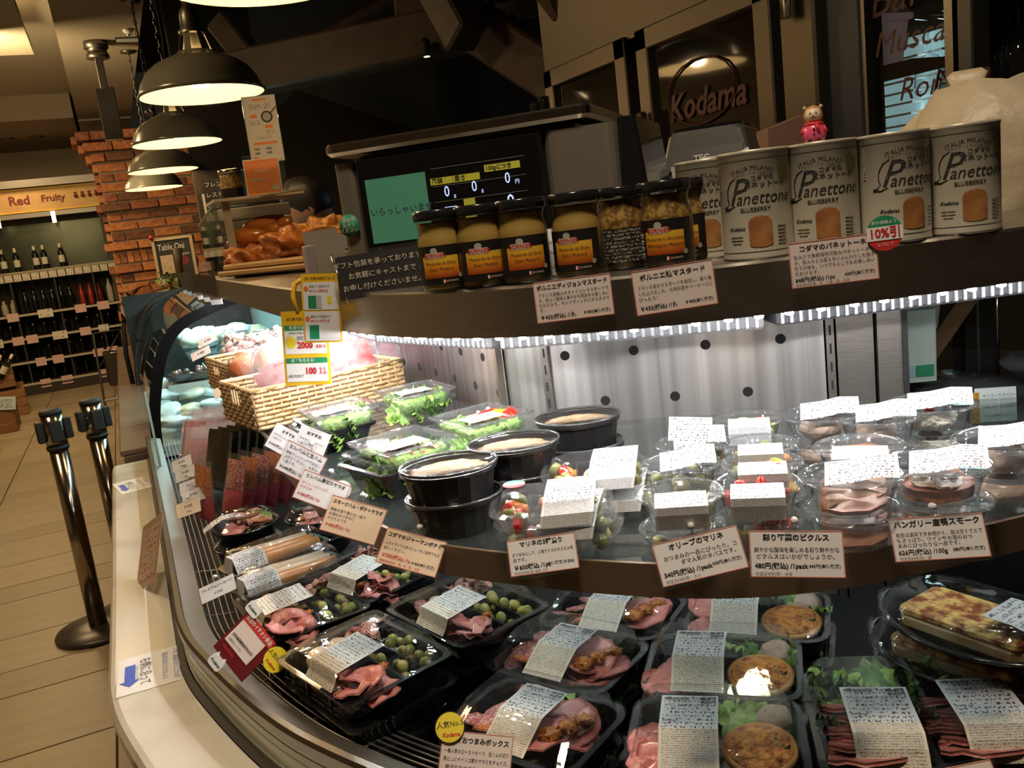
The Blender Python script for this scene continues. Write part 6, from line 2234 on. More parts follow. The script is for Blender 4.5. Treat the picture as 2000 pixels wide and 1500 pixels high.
# ---- salad boxes
saladm = mat('salad_leaves', (.10, .26, .03), .4, 0, (.42, .58, .16), 46, 3, lo=.3, hi=.7, bump=.8, bscale=80)
def salad(label, px, zr, rz, seed, kind, w_=.118, d_=.132, lower=False, lab=True):
    q = P(*px, zr)
    h = .042
    o = thing('salad_box', label, 'salad box', (q.x, q.y, zr-h), R(rz), 'clear salad boxes')
    m_ = M['cup'] if kind != 'black' else M['tray']
    MB().loft([(w_/2-.018, d_/2-.018, .012, 0), (w_/2-.005, d_/2-.005, .014, h-.003), (w_/2, d_/2, .014, h-.002), (w_/2, d_/2, .014, h)], 4, cap1=False).build('box_base', m_, o)
    MB().loft([(w_/2+.002, d_/2+.002, .014, h-.003), (w_/2+.002, d_/2+.002, .014, h+.002), (w_/2-.006, d_/2-.006, .012, h+.003), (w_/2-.008, d_/2-.008, .012, h-.002), (w_/2-.012, d_/2-.012, .01, h-.0015)], 4, cap0=False).build('lid', M['cup'], o)
    MB().tube([(s_*(w_/2-.001), t_*(d_/2-.001), h+.001) for s_, t_ in ((1, 1), (-1, 1), (-1, -1), (1, -1))], .0013, 5, closed=True).build('lid_edge', M['cup'], o)
    g = random.Random(seed)
    mass = MB().loft([(w_/2-.022, d_/2-.022, .012, .003), (w_/2-.012, d_/2-.012, .014, .020), (w_/2-.011, d_/2-.011, .014, .031), (w_/2-.020, d_/2-.020, .012, .035)], 6, sm=True)
    mass.v = [tuple(Vector(q_)*(1+.07*noise.noise(Vector(q_)*120+Vector((seed, 0, 0))))) for q_ in mass.v]
    mass.build('salad_leaves', saladm, o)
    for i in range(13):
        put(o, LET[(i*5+seed) % 6], g.uniform(-.030, .030), g.uniform(-.042, .042), .012+.016*i/13, g.uniform(-.5, .5), g.uniform(-.5, .5), g.uniform(0, 6), .9)
    for i in range(8):
        a = i*.8
        put(o, LET[(i+seed) % 5], (w_/2-.02)*math.cos(a), (d_/2-.024)*math.sin(a), .020, math.sin(a)*1.1, -math.cos(a)*1.1, a, .7)
    if lower:
        return o
    for i in range(9):
        put(o, CH[('pasta_piece', 'pasta_piece', 'yellow_pepper', 'red_pepper')[i % (4 if kind == 'pepper' else 2)]], g.uniform(-.026, .026), g.uniform(-.03, .04), .032, g.uniform(0, 3), 0, g.uniform(0, 6), .9)
    if kind == 'ham':
        for i in range(3):
            put(o, HAM[i], -.02+.02*i, -.03, .030, .3, .2, i, .8)
        MB().lathe([(.0, .018), (.016, .018), (.021, .036), (.0225, .037)], 20, c=(.032, .030, 0)).build('dressing_cup', M['cup'], o)
    if kind == 'pepper':
        for i in range(3):
            put(o, CH[('red_pepper', 'yellow_pepper', 'red_pepper')[i]], .02+.012*i, .01-.014*i, .036, 0, 0, .5*i, 1.5)
    if kind == 'tomato':
        MB().lathe([(0, -.011), (.010, -.006), (.0125, 0), (.010, .007), (0, .010)], 14, c=(w_/2-.024, .0, .026)).build('tomato', red_p, o)
    if lab:
        b = MB().add([(-.045, -.048, h+.0035), (.018, -.048, h+.0035), (.018, -.006, h+.0035), (-.045, -.006, h+.0035)], [(0, 1, 2, 3)])
        b.uv = [(0, 0), (1, 0), (1, 1), (0, 1)]
        b.build('label', lab_top, o)
    return o


for px, rz, kd, lb in (((786, 860), 12, 'ham', 'ham salad box in front with a dressing cup, washed by the light'),
                       ((658, 797), 2, 'plain', 'leafy salad box against the wicker basket'),
                       ((809, 761), 4, 'tomato', 'salad box farthest back with a tomato and red leaf'),
                       ((938, 811), 10, 'pepper', 'salad box with red and yellow peppers behind the oval pots')):
    salad(lb, px, 1.20, rz, len(lb), kd)
    n2 = lb.split(' with ')[0].split(' against ')[0]
    for k in (1, 2):
        zr = 1.20-.014*k-.0005
        # nested lower boxes poke out as rims only
    q = P(px[0], px[1], 1.20)
    for k, kk in ((1, 'plain'), (2, 'black')) if kd in ('ham', 'plain') else ((1, 'plain'),):
        o = thing('salad_box', 'salad box %s under the %s' % (('right', 'at the bottom')[k-1], n2), 'salad box', (q.x-.006*k, q.y+.004*k, 1.20-.042-.0135*k), R(rz+2*k), 'lower salad boxes')
        MB().loft([(.062, .068, .014, .036), (.064, .070, .014, .042), (.058, .064, .012, .043)], 4, cap0=False, cap1=False).build('rim', M['cup'] if k == 1 else M['tray'], o)
        MB().loft([(.044, .050, .012, .0), (.056, .062, .014, .036)], 4, cap1=False).build('box_base', M['cup'] if k == 1 else M['tray'], o)
        for i in range(5):
            a = 3.4+i*.5
            put(o, LET[i], .050*math.cos(a), .056*math.sin(a), .02, math.sin(a)*1.1, -math.cos(a)*1.1, a, .6)


# ================================================================== left leg: vacuum packs and baskets
pinkm = mat('vacuum_pink', (.80, .34, .39), .4, 0, (.92, .72, .74), 60, 3, bump=.2, transl=.5)
redm = mat('vacuum_red', (.58, .09, .10), .4, 0, (.82, .40, .40), 45, 3, bump=.2, transl=.35)
blackpk = mat('black_pouch', (.010, .010, .011), .25, 0, coat=.5)


def pouch(w_, h, th, seed):
    "standing film pouch: wide in y, tall in z"
    n_, m_ = 7, 8
    vs = []
    for s_ in (1, -1):
        for i in range(n_):
            for j in range(m_):
                u, v = i/(n_-1)*2-1, j/(m_-1)
                bul = th/2*max(0, (1-u*u))*max(0, 1-(2*v-.9)**2 if v < .95 else 0)
                wv = .003*noise.noise((u*2, v*3, seed))
                vs.append((s_*bul+wv, u*w_/2, v*h))
    fs = []
    for s_ in range(2):
        o_ = s_*n_*m_
        for i in range(n_-1):
            for j in range(m_-1):
                f_ = (o_+i*m_+j, o_+(i+1)*m_+j, o_+(i+1)*m_+j+1, o_+i*m_+j+1)
                fs.append(f_ if s_ == 0 else f_[::-1])
    return MB().add(vs, fs, 0, True)


pkf = clear('pack_film', (.98, .975, .975), .12, 1.45, .8, .26, .5, 50, (.97, .88, .91))
PO = [pouch(.13, .17, .018, i).mesh('film', pkf) for i in range(3)]
PSB = [pouch(.13, .17, .018, i).mesh('film', clear('bag_film', (.98, .98, .98), .08, 1.45, 1.0, .05, .5, 50)) for i in range(3)]
PM = [pouch(.108, .120, .013, i+5).mesh('meat', m_) for i, m_ in enumerate((pinkm, redm, pinkm))]
PB = [pouch(.12, .165, .010, i+9).mesh('pouch', blackpk) for i in range(2)]
PS = [pouch(.10, .16, .014, i+3).mesh('film', clear('pack_film_clear', (.98, .98, .98), .08, 1.45, .9, .04, .4, 50)) for i in range(2)]
PSM = [pouch(.085, .075, .010, i).mesh('meat', salm if i else chor) for i in range(2)]
PSR = pouch(.092, .060, .009, 2).mesh('red_card', mat('red_card', (.45, .05, .07), .45))
for i in range(14):
    o = thing('vacuum_pack', 'clear vacuum pack of pink bacon standing in the front pink row', 'vacuum pack', (.085+.0225*i, 2.66+U(-.01, .01), ZD+.04), (0, R(U(16, 22)), R(U(26, 34))), 'front row of pink vacuum packs')
    obj('film', PO[i % 3], o)
    obj('meat', PM[i % 3], o, (0, 0, .015))
for i in range(12):
    o = thing('vacuum_pack', 'clear vacuum pack of pink bacon standing in the rear pink row', 'vacuum pack', (.10+.024*i, 2.86+U(-.01, .01), ZD+.06), (0, R(U(16, 22)), R(U(26, 34))), 'rear row of pink vacuum packs')
    obj('film', PO[i % 3], o)
    obj('meat', PM[(i+1) % 3], o, (0, 0, .015))
for i in range(9):
    lb = 'shiny black pouch standing in the row behind the salami packs' if i else 'brown edged black pouch at the aisle end of the pouch row'
    o = thing('black_pouch', lb, 'pouch', (.135+.0235*i, 2.46, ZD+.065), (0, R(17), R(24)), 'black pouches in a row')
    obj('pouch', PB[i % 2], o)
    b = MB().box((0, -.058, .085), (.006, .004, .15)).build('seal_edge', mat('pouch_edge', (.10, .08, .05), .4), o)
for i in range(7):
    lb = ('clear salami pack standing alone at the aisle end', 'clear salami pack next to the lone one, orange slices showing')[i] if i < 2 else 'clear salami pack with red card in the row before the black pouches'
    x = .085 if i == 0 else .115+.030*i
    o = thing('salami_pack', lb, 'vacuum pack', (x, 2.235, ZD+.045), (0, R(19 if i else 8), R(22)), 'clear salami packs')
    obj('film', PS[i % 2], o)
    obj('meat', PSM[i % 2], o, (0, 0, .070))
    obj('red_card', PSR, o, (0, 0, .008))

# wicker baskets
wick = mat('wicker', (.66, .46, .25), .55, 0, (.52, .33, .15), 40, bump=.3)
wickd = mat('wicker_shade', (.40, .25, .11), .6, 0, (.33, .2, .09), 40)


def basket(label, loc, rz, L_, W_, H_):
    o = thing('wicker_basket', label, 'basket', loc, rz)
    MB().box((0, 0, .004), (L_-.01, W_-.01, .006)).build('bottom', wickd, o)

    def side(a, b, hole=False):
        a, b = Vector(a), Vector(b)
        d_ = b-a
        n_ = max(3, int(d_.length/.018))
        nm = Vector((-d_.y, d_.x)).normalized()
        wv = MB()
        rows = int(H_/.0095)
        for r_ in range(rows):
            z = .008+r_*.0095
            for (t0, t1) in (((0, .36), (.64, 1)) if hole and rows*.5 < r_ < rows*.85 else ((0, 1),)):
                pts = []
                k0, k1 = int(t0*n_*2), int(t1*n_*2)
                for k in range(k0, k1+1):
                    t = k/(n_*2)
                    q = a + d_*t + nm*(.0022*math.sin(PI*k/1.0/2*2+PI*r_) if False else .0026*math.cos(PI*k/2+PI*r_))
                    pts.append((q.x, q.y, z))
                wv.tube(pts, .0042, 5)
        wv.build('woven_side', wick if not hole else wickd, o)
        st_ = MB()
        for k in range(n_+1):
            q = a+d_*(k/n_)
            st_.tube([(q.x, q.y, .003), (q.x, q.y, H_)], .0025, 5)
        st_.build('stakes', wick, o)
    x, y = L_/2, W_/2
    side((-x, -y), (x, -y))
    side((x, y), (-x, y))
    side((-x, y), (-x, -y), True)
    side((x, -y), (x, y), True)
    MB().tube([(-x, -y, H_), (x, -y, H_), (x, y, H_), (-x, y, H_)], .0055, 6, closed=True).build('rim', wick, o)
    return o


basket('near wicker basket of red meat packs beside the salads', (.350, 1.935, ZS+.001), R(10), .34, .22, .086)
basket('far wicker basket holding wrapped smoked ham', (.365, 2.46, ZS+.001), R(8), .34, .22, .085)
# baskets' contents
smok = mat('smoked_ham', (.50, .12, .035), .3, 0, (.68, .30, .12), 22, bump=.3, coat=.5)
wrapm = clear('cling_wrap', (.97, .97, .97), .06, 1.45, 1.4, .012, .9, 55)
for i, (px, z, rz, lb) in enumerate([((497, 715), 1.215, .4, 'wrapped smoked ham block with a white sticker in the far basket'), ((535, 705), 1.225, 1.3, 'sliced wrapped smoked ham leaning over the far basket rim')]):
    q = P(*px, z-.01)
    o = thing('smoked_ham', lb, 'ham', q, rz, 'wrapped hams')
    obj('ham_block', blobm('ham_block', 20+i, .060, 3, .18, 1.6, smok, (1.1, .8, .75)), o)
    obj('cling_film', blobm('cling_film', 30+i, .066, 3, .22, 2.2, wrapm, (1.12, .82, .8)), o)
    if not i:
        sheet('sticker', .05, .045, lab_top, o, .01, -.045, .025, rot=(1.0, 0, 0))
for i, (dx, dy, tl, m_) in enumerate([(-.03, .03, -22, pinkm), (.0, .0, -15, redm), (.03, .04, 5, pinkm), (.07, .03, 10, redm), (.115, .0, 18, redm), (-.05, -.045, -26, pinkm)]):
    o = thing('red_meat_pack', ('clear bag of pink sliced meat at the basket handle end', 'clear bag of red meat second in the near basket', 'clear bag of pink meat in the middle of the near basket',
                                'clear bag of red marbled meat right of the basket middle', 'clear bag with a red marbled block at the panel end of the basket', 'clear bag of pink meat lying against the near basket front')[i], 'meat pack',
              (.350+dx, 1.935+dy, ZS+.02), (R(-14), R(tl), R(80)), 'meat packs in the near basket')
    obj('film', PSB[i % 3], o)
    obj('meat', pouch(.10, .105, .030, i).mesh('meat', m_), o, (0, 0, .012))
SSM = blobm('small_sausage', 1, .0085, 2, .06, 1, mat('small_sausage', (.46, .25, .22), .35, 0, (.56, .36, .32), 30), (1, 1, 1.18))
for i in range(16):
    q = thing('sausage_bag', 'clear bag of small brown sausages piled behind the baskets', 'sausage bag', (.30+.035*(i % 7)+U(-.01, .01), 2.78+.10*(i//7), ZS+.06+.012*(i % 3)), (U(-.5, .5), U(-.5, .5), U(0, 6)), 'bags of small sausages')
    obj('film', blobm('bag_film', i % 4, .052, 2, .3, 2.2, wrapm, (1.1, .8, .7)), q)
    for k in range(4):
        obj('small_sausage', SSM, q, (-.025+.016*k, .008*(-1)**k, .004*k), (1.2, .3*k, k), 1.9)
for i in range(7):
    q = thing('pink_bag', 'bright pink bag of sliced meat heaped between baskets and panel', 'meat bag', (.43+.022*i, 2.15+.03*(i % 3), ZS+.02), (U(-.2, .2), R(U(-20, 20)), R(U(50, 110))), 'pink bags behind the near basket')
    obj('film', PO[i % 3], q)
    obj('meat', PM[i % 3], q, (0, 0, .012))
# chilled packs in the second showcase
tealm = mat('frosted_pack', (.42, .56, .58), .35, 0, (.62, .74, .76), 14, bump=.5, coat=.4)
yellp = mat('cheese_pack', (.56, .52, .30), .4, 0, (.42, .52, .48), 10, bump=.4, coat=.4)
for i in range(22):
    k = i % 3
    q = obj('chilled_pack', blobm('chilled_pack', i, .062, 3, .35, 1.6, (tealm, yellp, tealm)[k], (1.2, .9, .38)), None,
            (.10+.08*(i % 6)+U(-.02, .02), 3.52+.14*(i//6)+U(-.02, .02), .86+.035*(i//6)+U(0, .03)), (U(-.3, .3), U(-.3, .3), U(0, 6)))
    tag(q, 'bluish film wrapped pack lying in the glass showcase', 'pack', 'packs in the glass showcase')
for i in range(9):
    q = obj('cheese_pack', blobm('cheese_pack', i+40, .055, 3, .3, 1.6, (yellp, tealm)[i % 2], (1.1, .9, .6)), None,
            (.26+.075*(i % 5), 4.35+.18*(i//5), 1.10+U(0, .03)), (U(-.3, .3), U(-.3, .3), U(0, 6)))
    tag(q, 'pale wrapped cheese pack on the upper shelf of the glass showcase', 'pack', 'packs on the upper glass showcase shelf')
o = thing('black_tray_pack', 'dark tray of shellfish in the glass showcase', 'tray', (.22, 3.85, 1.0), R(-15))
tray(o, .22, .15, .03)
for i in range(8):
    put(o, OLV[2], U(-.08, .08), U(-.05, .05), .03, 1, i, 0, 1.6)
MB().box((0, -.02, -.08), (.20, .10, .14)).build('stand', mat('pale_stand', (.45, .5, .5), .4), o)

# ================================================================== behind the rear glass at the right
o = thing('paper_bag', 'pale paper carrier with green print seen through the rear glass', 'paper bag', (D(1765, 725, 1.52).x, D(1765, 725, 1.52).y, 1.135), rzf(212))
pg_ = mat('pale_green_paper', (.56, .62, .57), .6)
MB().loft([(.049, .02, .004, 0), (.050, .022, .004, .125)], 3).build('bag', pg_, o)
for x, c in ((-.03, M['green']), (.028, M['green']), (0, M['blue'])):
    sheet('print', .03, .02, c if c != M['blue'] else mat('pale_blue_print', (.35, .5, .55), .5), o, x, -.023, .02, rot=(PI/2, 0, 0))
txt(o, 'hand made', .008, M['orange'], -.042, -.0235, .055, rot=(PI/2, 0, 0))
MB().lathe([(.012, 0), (.012, .001)], 16).build('round_mark', mat('leaf_green', (.15, .42, .15), .5), o, (-.02, -.024, .022), (PI/2, 0, 0))
p = D(1800, 612, 1.62)
o = thing('hanging_white_card', 'blank pale card hanging behind the rear glass', 'card', mw=facing(p, 212, 0, -8))
sheet('card', .062, .058, mat('pale_card_back', (.55, .58, .46), .5), o, rad=.004)
disc('hole', .0022, M['ink'], o, .012, -.012, .0006)
MB().box((0, .06, -.004), (.015, .07, .003)).build('hanger', M['steel_dark'], o)
o = thing('power_cable', 'black cable hanging down behind the rear glass', 'cable', (0, 0, 0))
MB().tube([D(x, y, 1.55) for x, y in ((1750, 600), (1748, 650), (1745, 690), (1746, 720), (1750, 745), (1740, 765), (1728, 790))], .0035, 6).build('cable', M['blackm'], o)
p = D(1945, 790, 1.40)
o = thing('mango_sign', 'white sign with mango raspberry text and fruit picture', 'sign', mw=facing(p, 205, 8, -3))
sheet('card', .066, .055, M['paper'], o)
sheet('fruit_picture', .016, .050, mat('fruit_print', (.70, .16, .03), .5, 0, (.66, .50, .05), 160, 2, lo=.45, hi=.55), o, -.034, -.004, .0006)
for i, (s_, z_) in enumerate((('マンゴーラズベリー', .0075), ('完熟したマンゴーに甘味と', .0052), ('ベリーの酸味がベストマッ', .0052))):
    txt(o, s_, z_, M['ink'], .006, .014-.014*i-(.004 if i else 0), .0006, 'CENTER', sx=.82)
o = thing('rear_showcase', 'dark dessert case with steel edge behind the rear glass', 'showcase', (1.42, .98, 0), R(-39))
MB().box((.10, .10, .52), (.62, .40, 1.04)).build('body', M['blackm'], o)
MB().box((.10, -.105, 1.06), (.62, .02, .05)).build('edge_rail', M['steel'], o)
for i in range(4):
    q = blobm('wrapped_tray', i+60, .08, 3, .22, 2.6, mat('dark_film', (.05, .05, .055), .2, 0, (.10, .10, .11), 12, bump=.6, coat=.8), (1.3, .9, .3))
    obj('wrapped_tray', q, o, (-.12+.14*i, .03+.03*(i % 2), 1.10+.03*(i % 2)), (0, .1, i))
for i in range(3):
    MB().tube([(-.05+.1*i, .1, 1.05), (-.05+.1*i, .1, 1.36)], .004, 6).build('glass_bracket', M['chrome'], o)
MB().box((-.10, .16, 1.22), (.03, .02, .40), rot=Euler((0, .6, 0))).build('timber_leg', crate_m, o)

# ================================================================== price cards and notices
sleeve = clear('card_sleeve', (.97, .97, .97), .08, 1.4, .6, .01)


def lines(o, L_, h, x0, x1, z=.0005):
    "L_ = (text, relative y, size, align, material, bold)"
    for s_, fy, sz, al, m_, bd in L_:
        x = {'LEFT': x0, 'CENTER': (x0+x1)/2, 'RIGHT': x1}[al]
        me = tmesh(s_, sz, m_, al, 0, bd)
        wd = max((v.co.x for v in me.vertices), default=0)-min((v.co.x for v in me.vertices), default=0)
        k = min(1, (x1-x0)/max(wd, 1e-6))
        obj('lettering', me, o, (x, fy*h, z), None, (k, 1, 1))


def card(label, px, dep, az, tilt, roll, w_, h, L_, paper='cardp', border='red', clip=True, name='price_card', sl=.006, loc=None, grp=None):
    if dep is None or isinstance(dep, tuple):      # on the shelf strip, or at a given level
        if dep is None:
            xs = [640, 760, 860, 1000, 1200, 1400, 1600, 1800, 2000]
            ys = [970, 1030, 1061, 1079, 1096, 1100, 1085, 1050, 1005]
            i = max(k for k in range(8) if xs[k] <= px[0])
            yy = ys[i]+(ys[i+1]-ys[i])*(px[0]-xs[i])/(xs[i+1]-xs[i])
            p = D(*px, (P(px[0], yy, ZS)-EYEP).dot(fw)-.050)
        else:
            p = P(*px, dep[1])
            p = p + (EYEP-p).normalized()*.045
    else:
        p = loc or D(*px, dep)
    o = thing(name, label, 'price card', mw=facing(p, az, tilt, roll), group=grp)
    sheet('sleeve', w_+sl, h+sl, sleeve, o, 0, 0, .0008, .0016, .003)
    c = sheet('card', w_, h, M[paper], o, 0, 0, 0, .0006)
    if border:
        bm_ = mat('border_red', (.70, .22, .14), .5)
        for x, y, a, b in ((0, h/2-.0006, w_, .0008), (0, -h/2+.0006, w_, .0008), (-w_/2+.0006, 0, .0008, h), (w_/2-.0006, 0, .0008, h)):
            sheet('border_line', a, b, bm_, c, x, y, .0004, .0003)
    lines(c, L_, h, -w_/2+.004, w_/2-.004)
    if clip:
        k = MB().box((0, h/2+.003, .001), (.020, .012, .004), bev=.001).build('clip', M['clearw'], o)
        MB().lathe([(.0028, -.004), (.0034, -.002), (.0034, .004), (.002, .006), (0, .006)], 10).build('clip_knob', mat('knob_white', (.74, .74, .74), .35), k, (0, h/2+.010, -.002), (.3, 0, 0))
        MB().tube([(0, h/2+.004, -.002), (0, h/2+.006, -.010), (0, h/2-.002, -.022)], .0014, 5).build('clip_arm', M['clearw'], k)
    return o


K_, G_ = M['ink'], M['grey_ink']
card('mustard price card on the ledge front nearest the scale', (1120, 583), .965, 210, 6, 1, .086, .046, [
    ('ボルニエディジョンマスタード', .34, .0066, 'CENTER', K_, .02), ('フランス産輸入のディジョンマスタードで', .16, .0046, 'LEFT', K_, 0), ('す。程よい酸味と爽やかな風味をお楽しみい', .04, .0046, 'LEFT', K_, 0),
    ('ただけます。サンドウィッチにオススメで', -.08, .0046, 'LEFT', K_, 0), ('す。', -.20, .0046, 'LEFT', K_, 0), ('￥432(税込) /1瓶', -.37, .0056, 'LEFT', K_, .02), ('￥400(本体価格)', -.36, .0042, 'RIGHT', K_, .02)], 'cardp', 'red', False)
card('wholegrain mustard price card on the ledge front', (1317, 562), .93, 212, 6, 3, .086, .048, [
    ('ボルニエ粒マスタード', .32, .0070, 'CENTER', K_, .02), ('フランス産のマスタードを使用し、香り高', .10, .0047, 'LEFT', K_, 0), ('く仕上げました。お肉料理やソーセージに', -.03, .0047, 'LEFT', K_, 0),
    ('ぴったり！', -.16, .0047, 'LEFT', K_, 0), ('￥432(税込) /1瓶', -.36, .0056, 'LEFT', K_, .02), ('￥400(本体価格)', -.35, .0042, 'RIGHT', K_, .02)], 'cardp', 'red', False)
o = card('panettone price card on the ledge front with a round discount sticker', (1628, 510), .915, 214, 6, 1, .088, .048, [
    ('コダマのパネットーネ', .34, .0068, 'CENTER', K_, .02), ('缶入りで長期保存可能なパネットーネで', .17, .0046, 'LEFT', K_, 0), ('す。缶入りとは思えないふんわりした焼き', .05, .0046, 'LEFT', K_, 0),
    ('たての味を、いつでもどこでもお楽しみい', -.07, .0046, 'LEFT', K_, 0), ('ただけます。', -.19, .0046, 'LEFT', K_, 0), ('648円(税込) /1pc', -.33, .0056, 'LEFT', K_, .02), ('600円(本体価格)', -.31, .0042, 'RIGHT', K_, .02), ('特定原材料等：乳、小麦、卵、大豆', -.44, .0034, 'LEFT', G_, 0)], 'cardp', 'red', False)
dd = disc('discount_sticker', .018, M['red'], o, .052, .022, .0030, .0010, 32)
MB().add([(.0182*math.cos(a), .0182*math.sin(a), .0004) for a in [PI*.12+k*PI*.76/10 for k in range(11)]], [tuple(range(11))]).build('sticker_green', M['green'], dd)
sheet('sticker_white', .0355, .014, M['paper'], dd, 0, .0, .0006, .0002)
txt(dd, '10%引', .0125, M['red'], 0, 0, .0010, 'CENTER', bold=.03, sx=.95)
txt(dd, '表示価格より', .0042, M['paper'], 0, .0110, .0009, 'CENTER')
txt(dd, 'レジにて', .0042, M['paper'], 0, -.0115, .0009, 'CENTER')

card('peach german potato price card clipped to the shelf strip', (803, 1078), None, 208, 38, -20, .076, .044, [
    ('コダマのジャーマンポテト', .32, .0058, 'CENTER', K_, .03), ('レストランで人気メニューをご自宅でもお', .08, .0043, 'LEFT', K_, 0), ('試しください。', -.06, .0043, 'LEFT', K_, 0),
    ('￥500(税込) /1p', -.26, .0056, 'LEFT', M['red'], .02), ('￥463(本体価格)', -.28, .0042, 'RIGHT', K_, .02), ('特定原材料等：卵、乳、豚、大豆', -.42, .0034, 'LEFT', M['red'], 0)], 'cardo')
card('marinade trio price card under the trio packs', (1060, 1083), None, 206, 32, 2, .072, .038, [
    ('マリネの3種盛り', .34, .0062, 'CENTER', K_, .03), ('おつまみとして、少量サイズのオススメ商', .08, .0043, 'LEFT', K_, 0), ('品です。', -.07, .0043, 'LEFT', K_, 0),
    ('￥600税込 /1pc', -.28, .0060, 'LEFT', K_, .03), ('本体価格(￥556)', -.27, .0040, 'RIGHT', K_, .02), ('特定原材料等 海老 さけ', -.43, .0034, 'LEFT', G_, 0)], 'cardw')
card('olive marinade price card tilted up to the right', (1367, 1086), None, 210, 30, 9, .084, .042, [
    ('オリーブのマリネ', .34, .0068, 'CENTER', K_, .03), ('おつまみの一品にぴったり。コ', .10, .0052, 'RIGHT', K_, 0), ('ダマ人気のタパスです。', -.04, .0052, 'RIGHT', K_, 0),
    ('540円(税込) /1pack', -.26, .0058, 'LEFT', K_, .03), ('500円(本体価格)', -.24, .0040, 'RIGHT', K_, .02), ('特定原材料等：さけ', -.42, .0038, 'LEFT', G_, 0)], 'cardw')
card('colourful vegetable pickle price card under the pickle tubs', (1556, 1082), None, 212, 26, -4, .086, .044, [
    ('彩り野菜のピクルス', .34, .0068, 'CENTER', K_, .03), ('爽やかな酸味を楽しめる彩り鮮やかな', .08, .0054, 'CENTER', K_, 0), ('ピクルスはいかがでしょうか。', -.06, .0054, 'CENTER', K_, 0),
    ('480円(税込) /1pack', -.26, .0060, 'LEFT', K_, .03), ('445円(本体価格)', -.26, .0040, 'RIGHT', K_, .02), ('特定原材料等：大豆', -.43, .0038, 'LEFT', G_, 0)], 'cardw')
card('hungarian smoked duck price card on the shelf strip', (1834, 1050), None, 214, 30, 1, .086, .042, [
    ('ハンガリー産鴨スモーク', .34, .0072, 'CENTER', K_, .03), ('肉質は濃厚できめ細かく、脂は甘くてとて', .10, .0046, 'LEFT', K_, 0), ('もさっぱり。ワインやお酒のおつ', -.02, .0046, 'LEFT', K_, 0), ('まみにぴったりな一品です。', -.14, .0046, 'LEFT', K_, 0),
    ('626円(税込) /100g', -.30, .0058, 'LEFT', K_, .02), ('580円(本体価格)', -.29, .0040, 'RIGHT', K_, .02), ('特定原材料等：鶏', -.44, .0036, 'LEFT', G_, 0)], 'cardw')

# left leg cards
gen = [('おすすめ', .30, .0062, 'CENTER', K_, .03), ('サラダにぴったりの', .08, .0046, 'LEFT', K_, 0), ('一品です。', -.06, .0046, 'LEFT', K_, 0), ('￥600(税込) /1p', -.30, .0052, 'LEFT', K_, .02)]
card('tall white card in front of the salami packs, clipped below the basket', (588, 905), ('z', 1.165), 205, 20, -32, .066, .048, [
    ('ヒレハムと生ハム', .34, .0070, 'CENTER', K_, .02), ('特製ドレッシングでお召し', .14, .0052, 'LEFT', K_, 0), ('上がりください。人気の', .0, .0052, 'LEFT', K_, 0), ('一品です。', -.14, .0052, 'LEFT', K_, 0), ('￥648(税込) /1p', -.34, .0058, 'LEFT', K_, .02)], 'cardw')
card('small white card behind the tall one at the basket corner', (556, 862), ('z', 1.165), 205, 20, -34, .055, .044, gen, 'cardw', None)
card('grey film card overlapping the tall white card', (607, 868), ('z', 1.18), 205, 15, -28, .05, .05, gen, 'cardw', None)
card('pale card with red price line beside the round white tag', (628, 960), ('z', 1.15), 206, 30, -26, .072, .042, [
    ('ヒレハム厚切りサラダ', .34, .0060, 'CENTER', K_, .02), ('ボリュームたっぷり', .08, .0046, 'LEFT', M['red'], 0), ('のサラダ', -.06, .0046, 'LEFT', M['red'], 0), ('￥580(税込) /1p', -.30, .0052, 'LEFT', M['red'], .02)], 'cardw')
q = P(667, 957, 1.16)
o = thing('round_tag', 'small round white tag with red and black lettering by the salad stack', 'tag', mw=facing(q, 206, 30, -20))
disc('tag_disc', .0135, M['paper'], o)
disc('tag_back', .0155, sleeve, o, 0, 0, -.001)
txt(o, '人気', .007, M['red'], 0, .004, .0008, 'CENTER')
txt(o, '燻製ハム', .006, K_, 0, -.004, .0008, 'CENTER')
card('smoked potato salad card turning from white to peach above the cold cuts', (690, 1015), ('z', 1.135), 206, 36, -22, .076, .048, [
    ('スモークハム・ポテトサラダ', .34, .0058, 'CENTER', K_, .03), ('燻製の香り豊かな一品で', .12, .0045, 'LEFT', K_, 0), ('お酒のおつまみに', .0, .0045, 'LEFT', K_, 0), ('オススメです', -.12, .0045, 'LEFT', K_, 0), ('￥480(税込) /1p', -.30, .0052, 'LEFT', M['red'], .02)], 'cardo')
# clip tags along the grille
for i, (px, dp, rl, m_, lb) in enumerate([((372, 838), 3.0, 25, 'cardo', 'small peach tag at the far end of the grille'), ((355, 905), 2.75, 20, 'cardw', 'narrow white tag second from the far end of the grille'),
                                  ((362, 925), 2.55, 18, 'cardw', 'white tag in the middle of the grille tags'), ((372, 950), 2.40, 16, 'cardw', 'larger white tag next to the lone salami pack'),
                                  ((378, 968), 2.30, 16, 'cardw', 'white tag with two lines behind the peach grille tag'), ((368, 992), 2.15, 16, 'cardo', 'peach tag nearest the cold cut bowl')]):
    card(lb, px, ('z', .905), 215, 35, rl, .062, .036, [('￥432', .12, .009, 'CENTER', K_, .02), ('100g', -.25, .007, 'CENTER', K_, 0)], m_, None, True, 'grille_tag')
card('white tag leaning over the grille beside the sausage packs', (425, 1150), ('z', .905), 212, 40, 22, .066, .030, [('プレミアムソーセージ', .2, .006, 'CENTER', K_, .02), ('￥540', -.2, .007, 'CENTER', K_, 0)], 'paper', None)
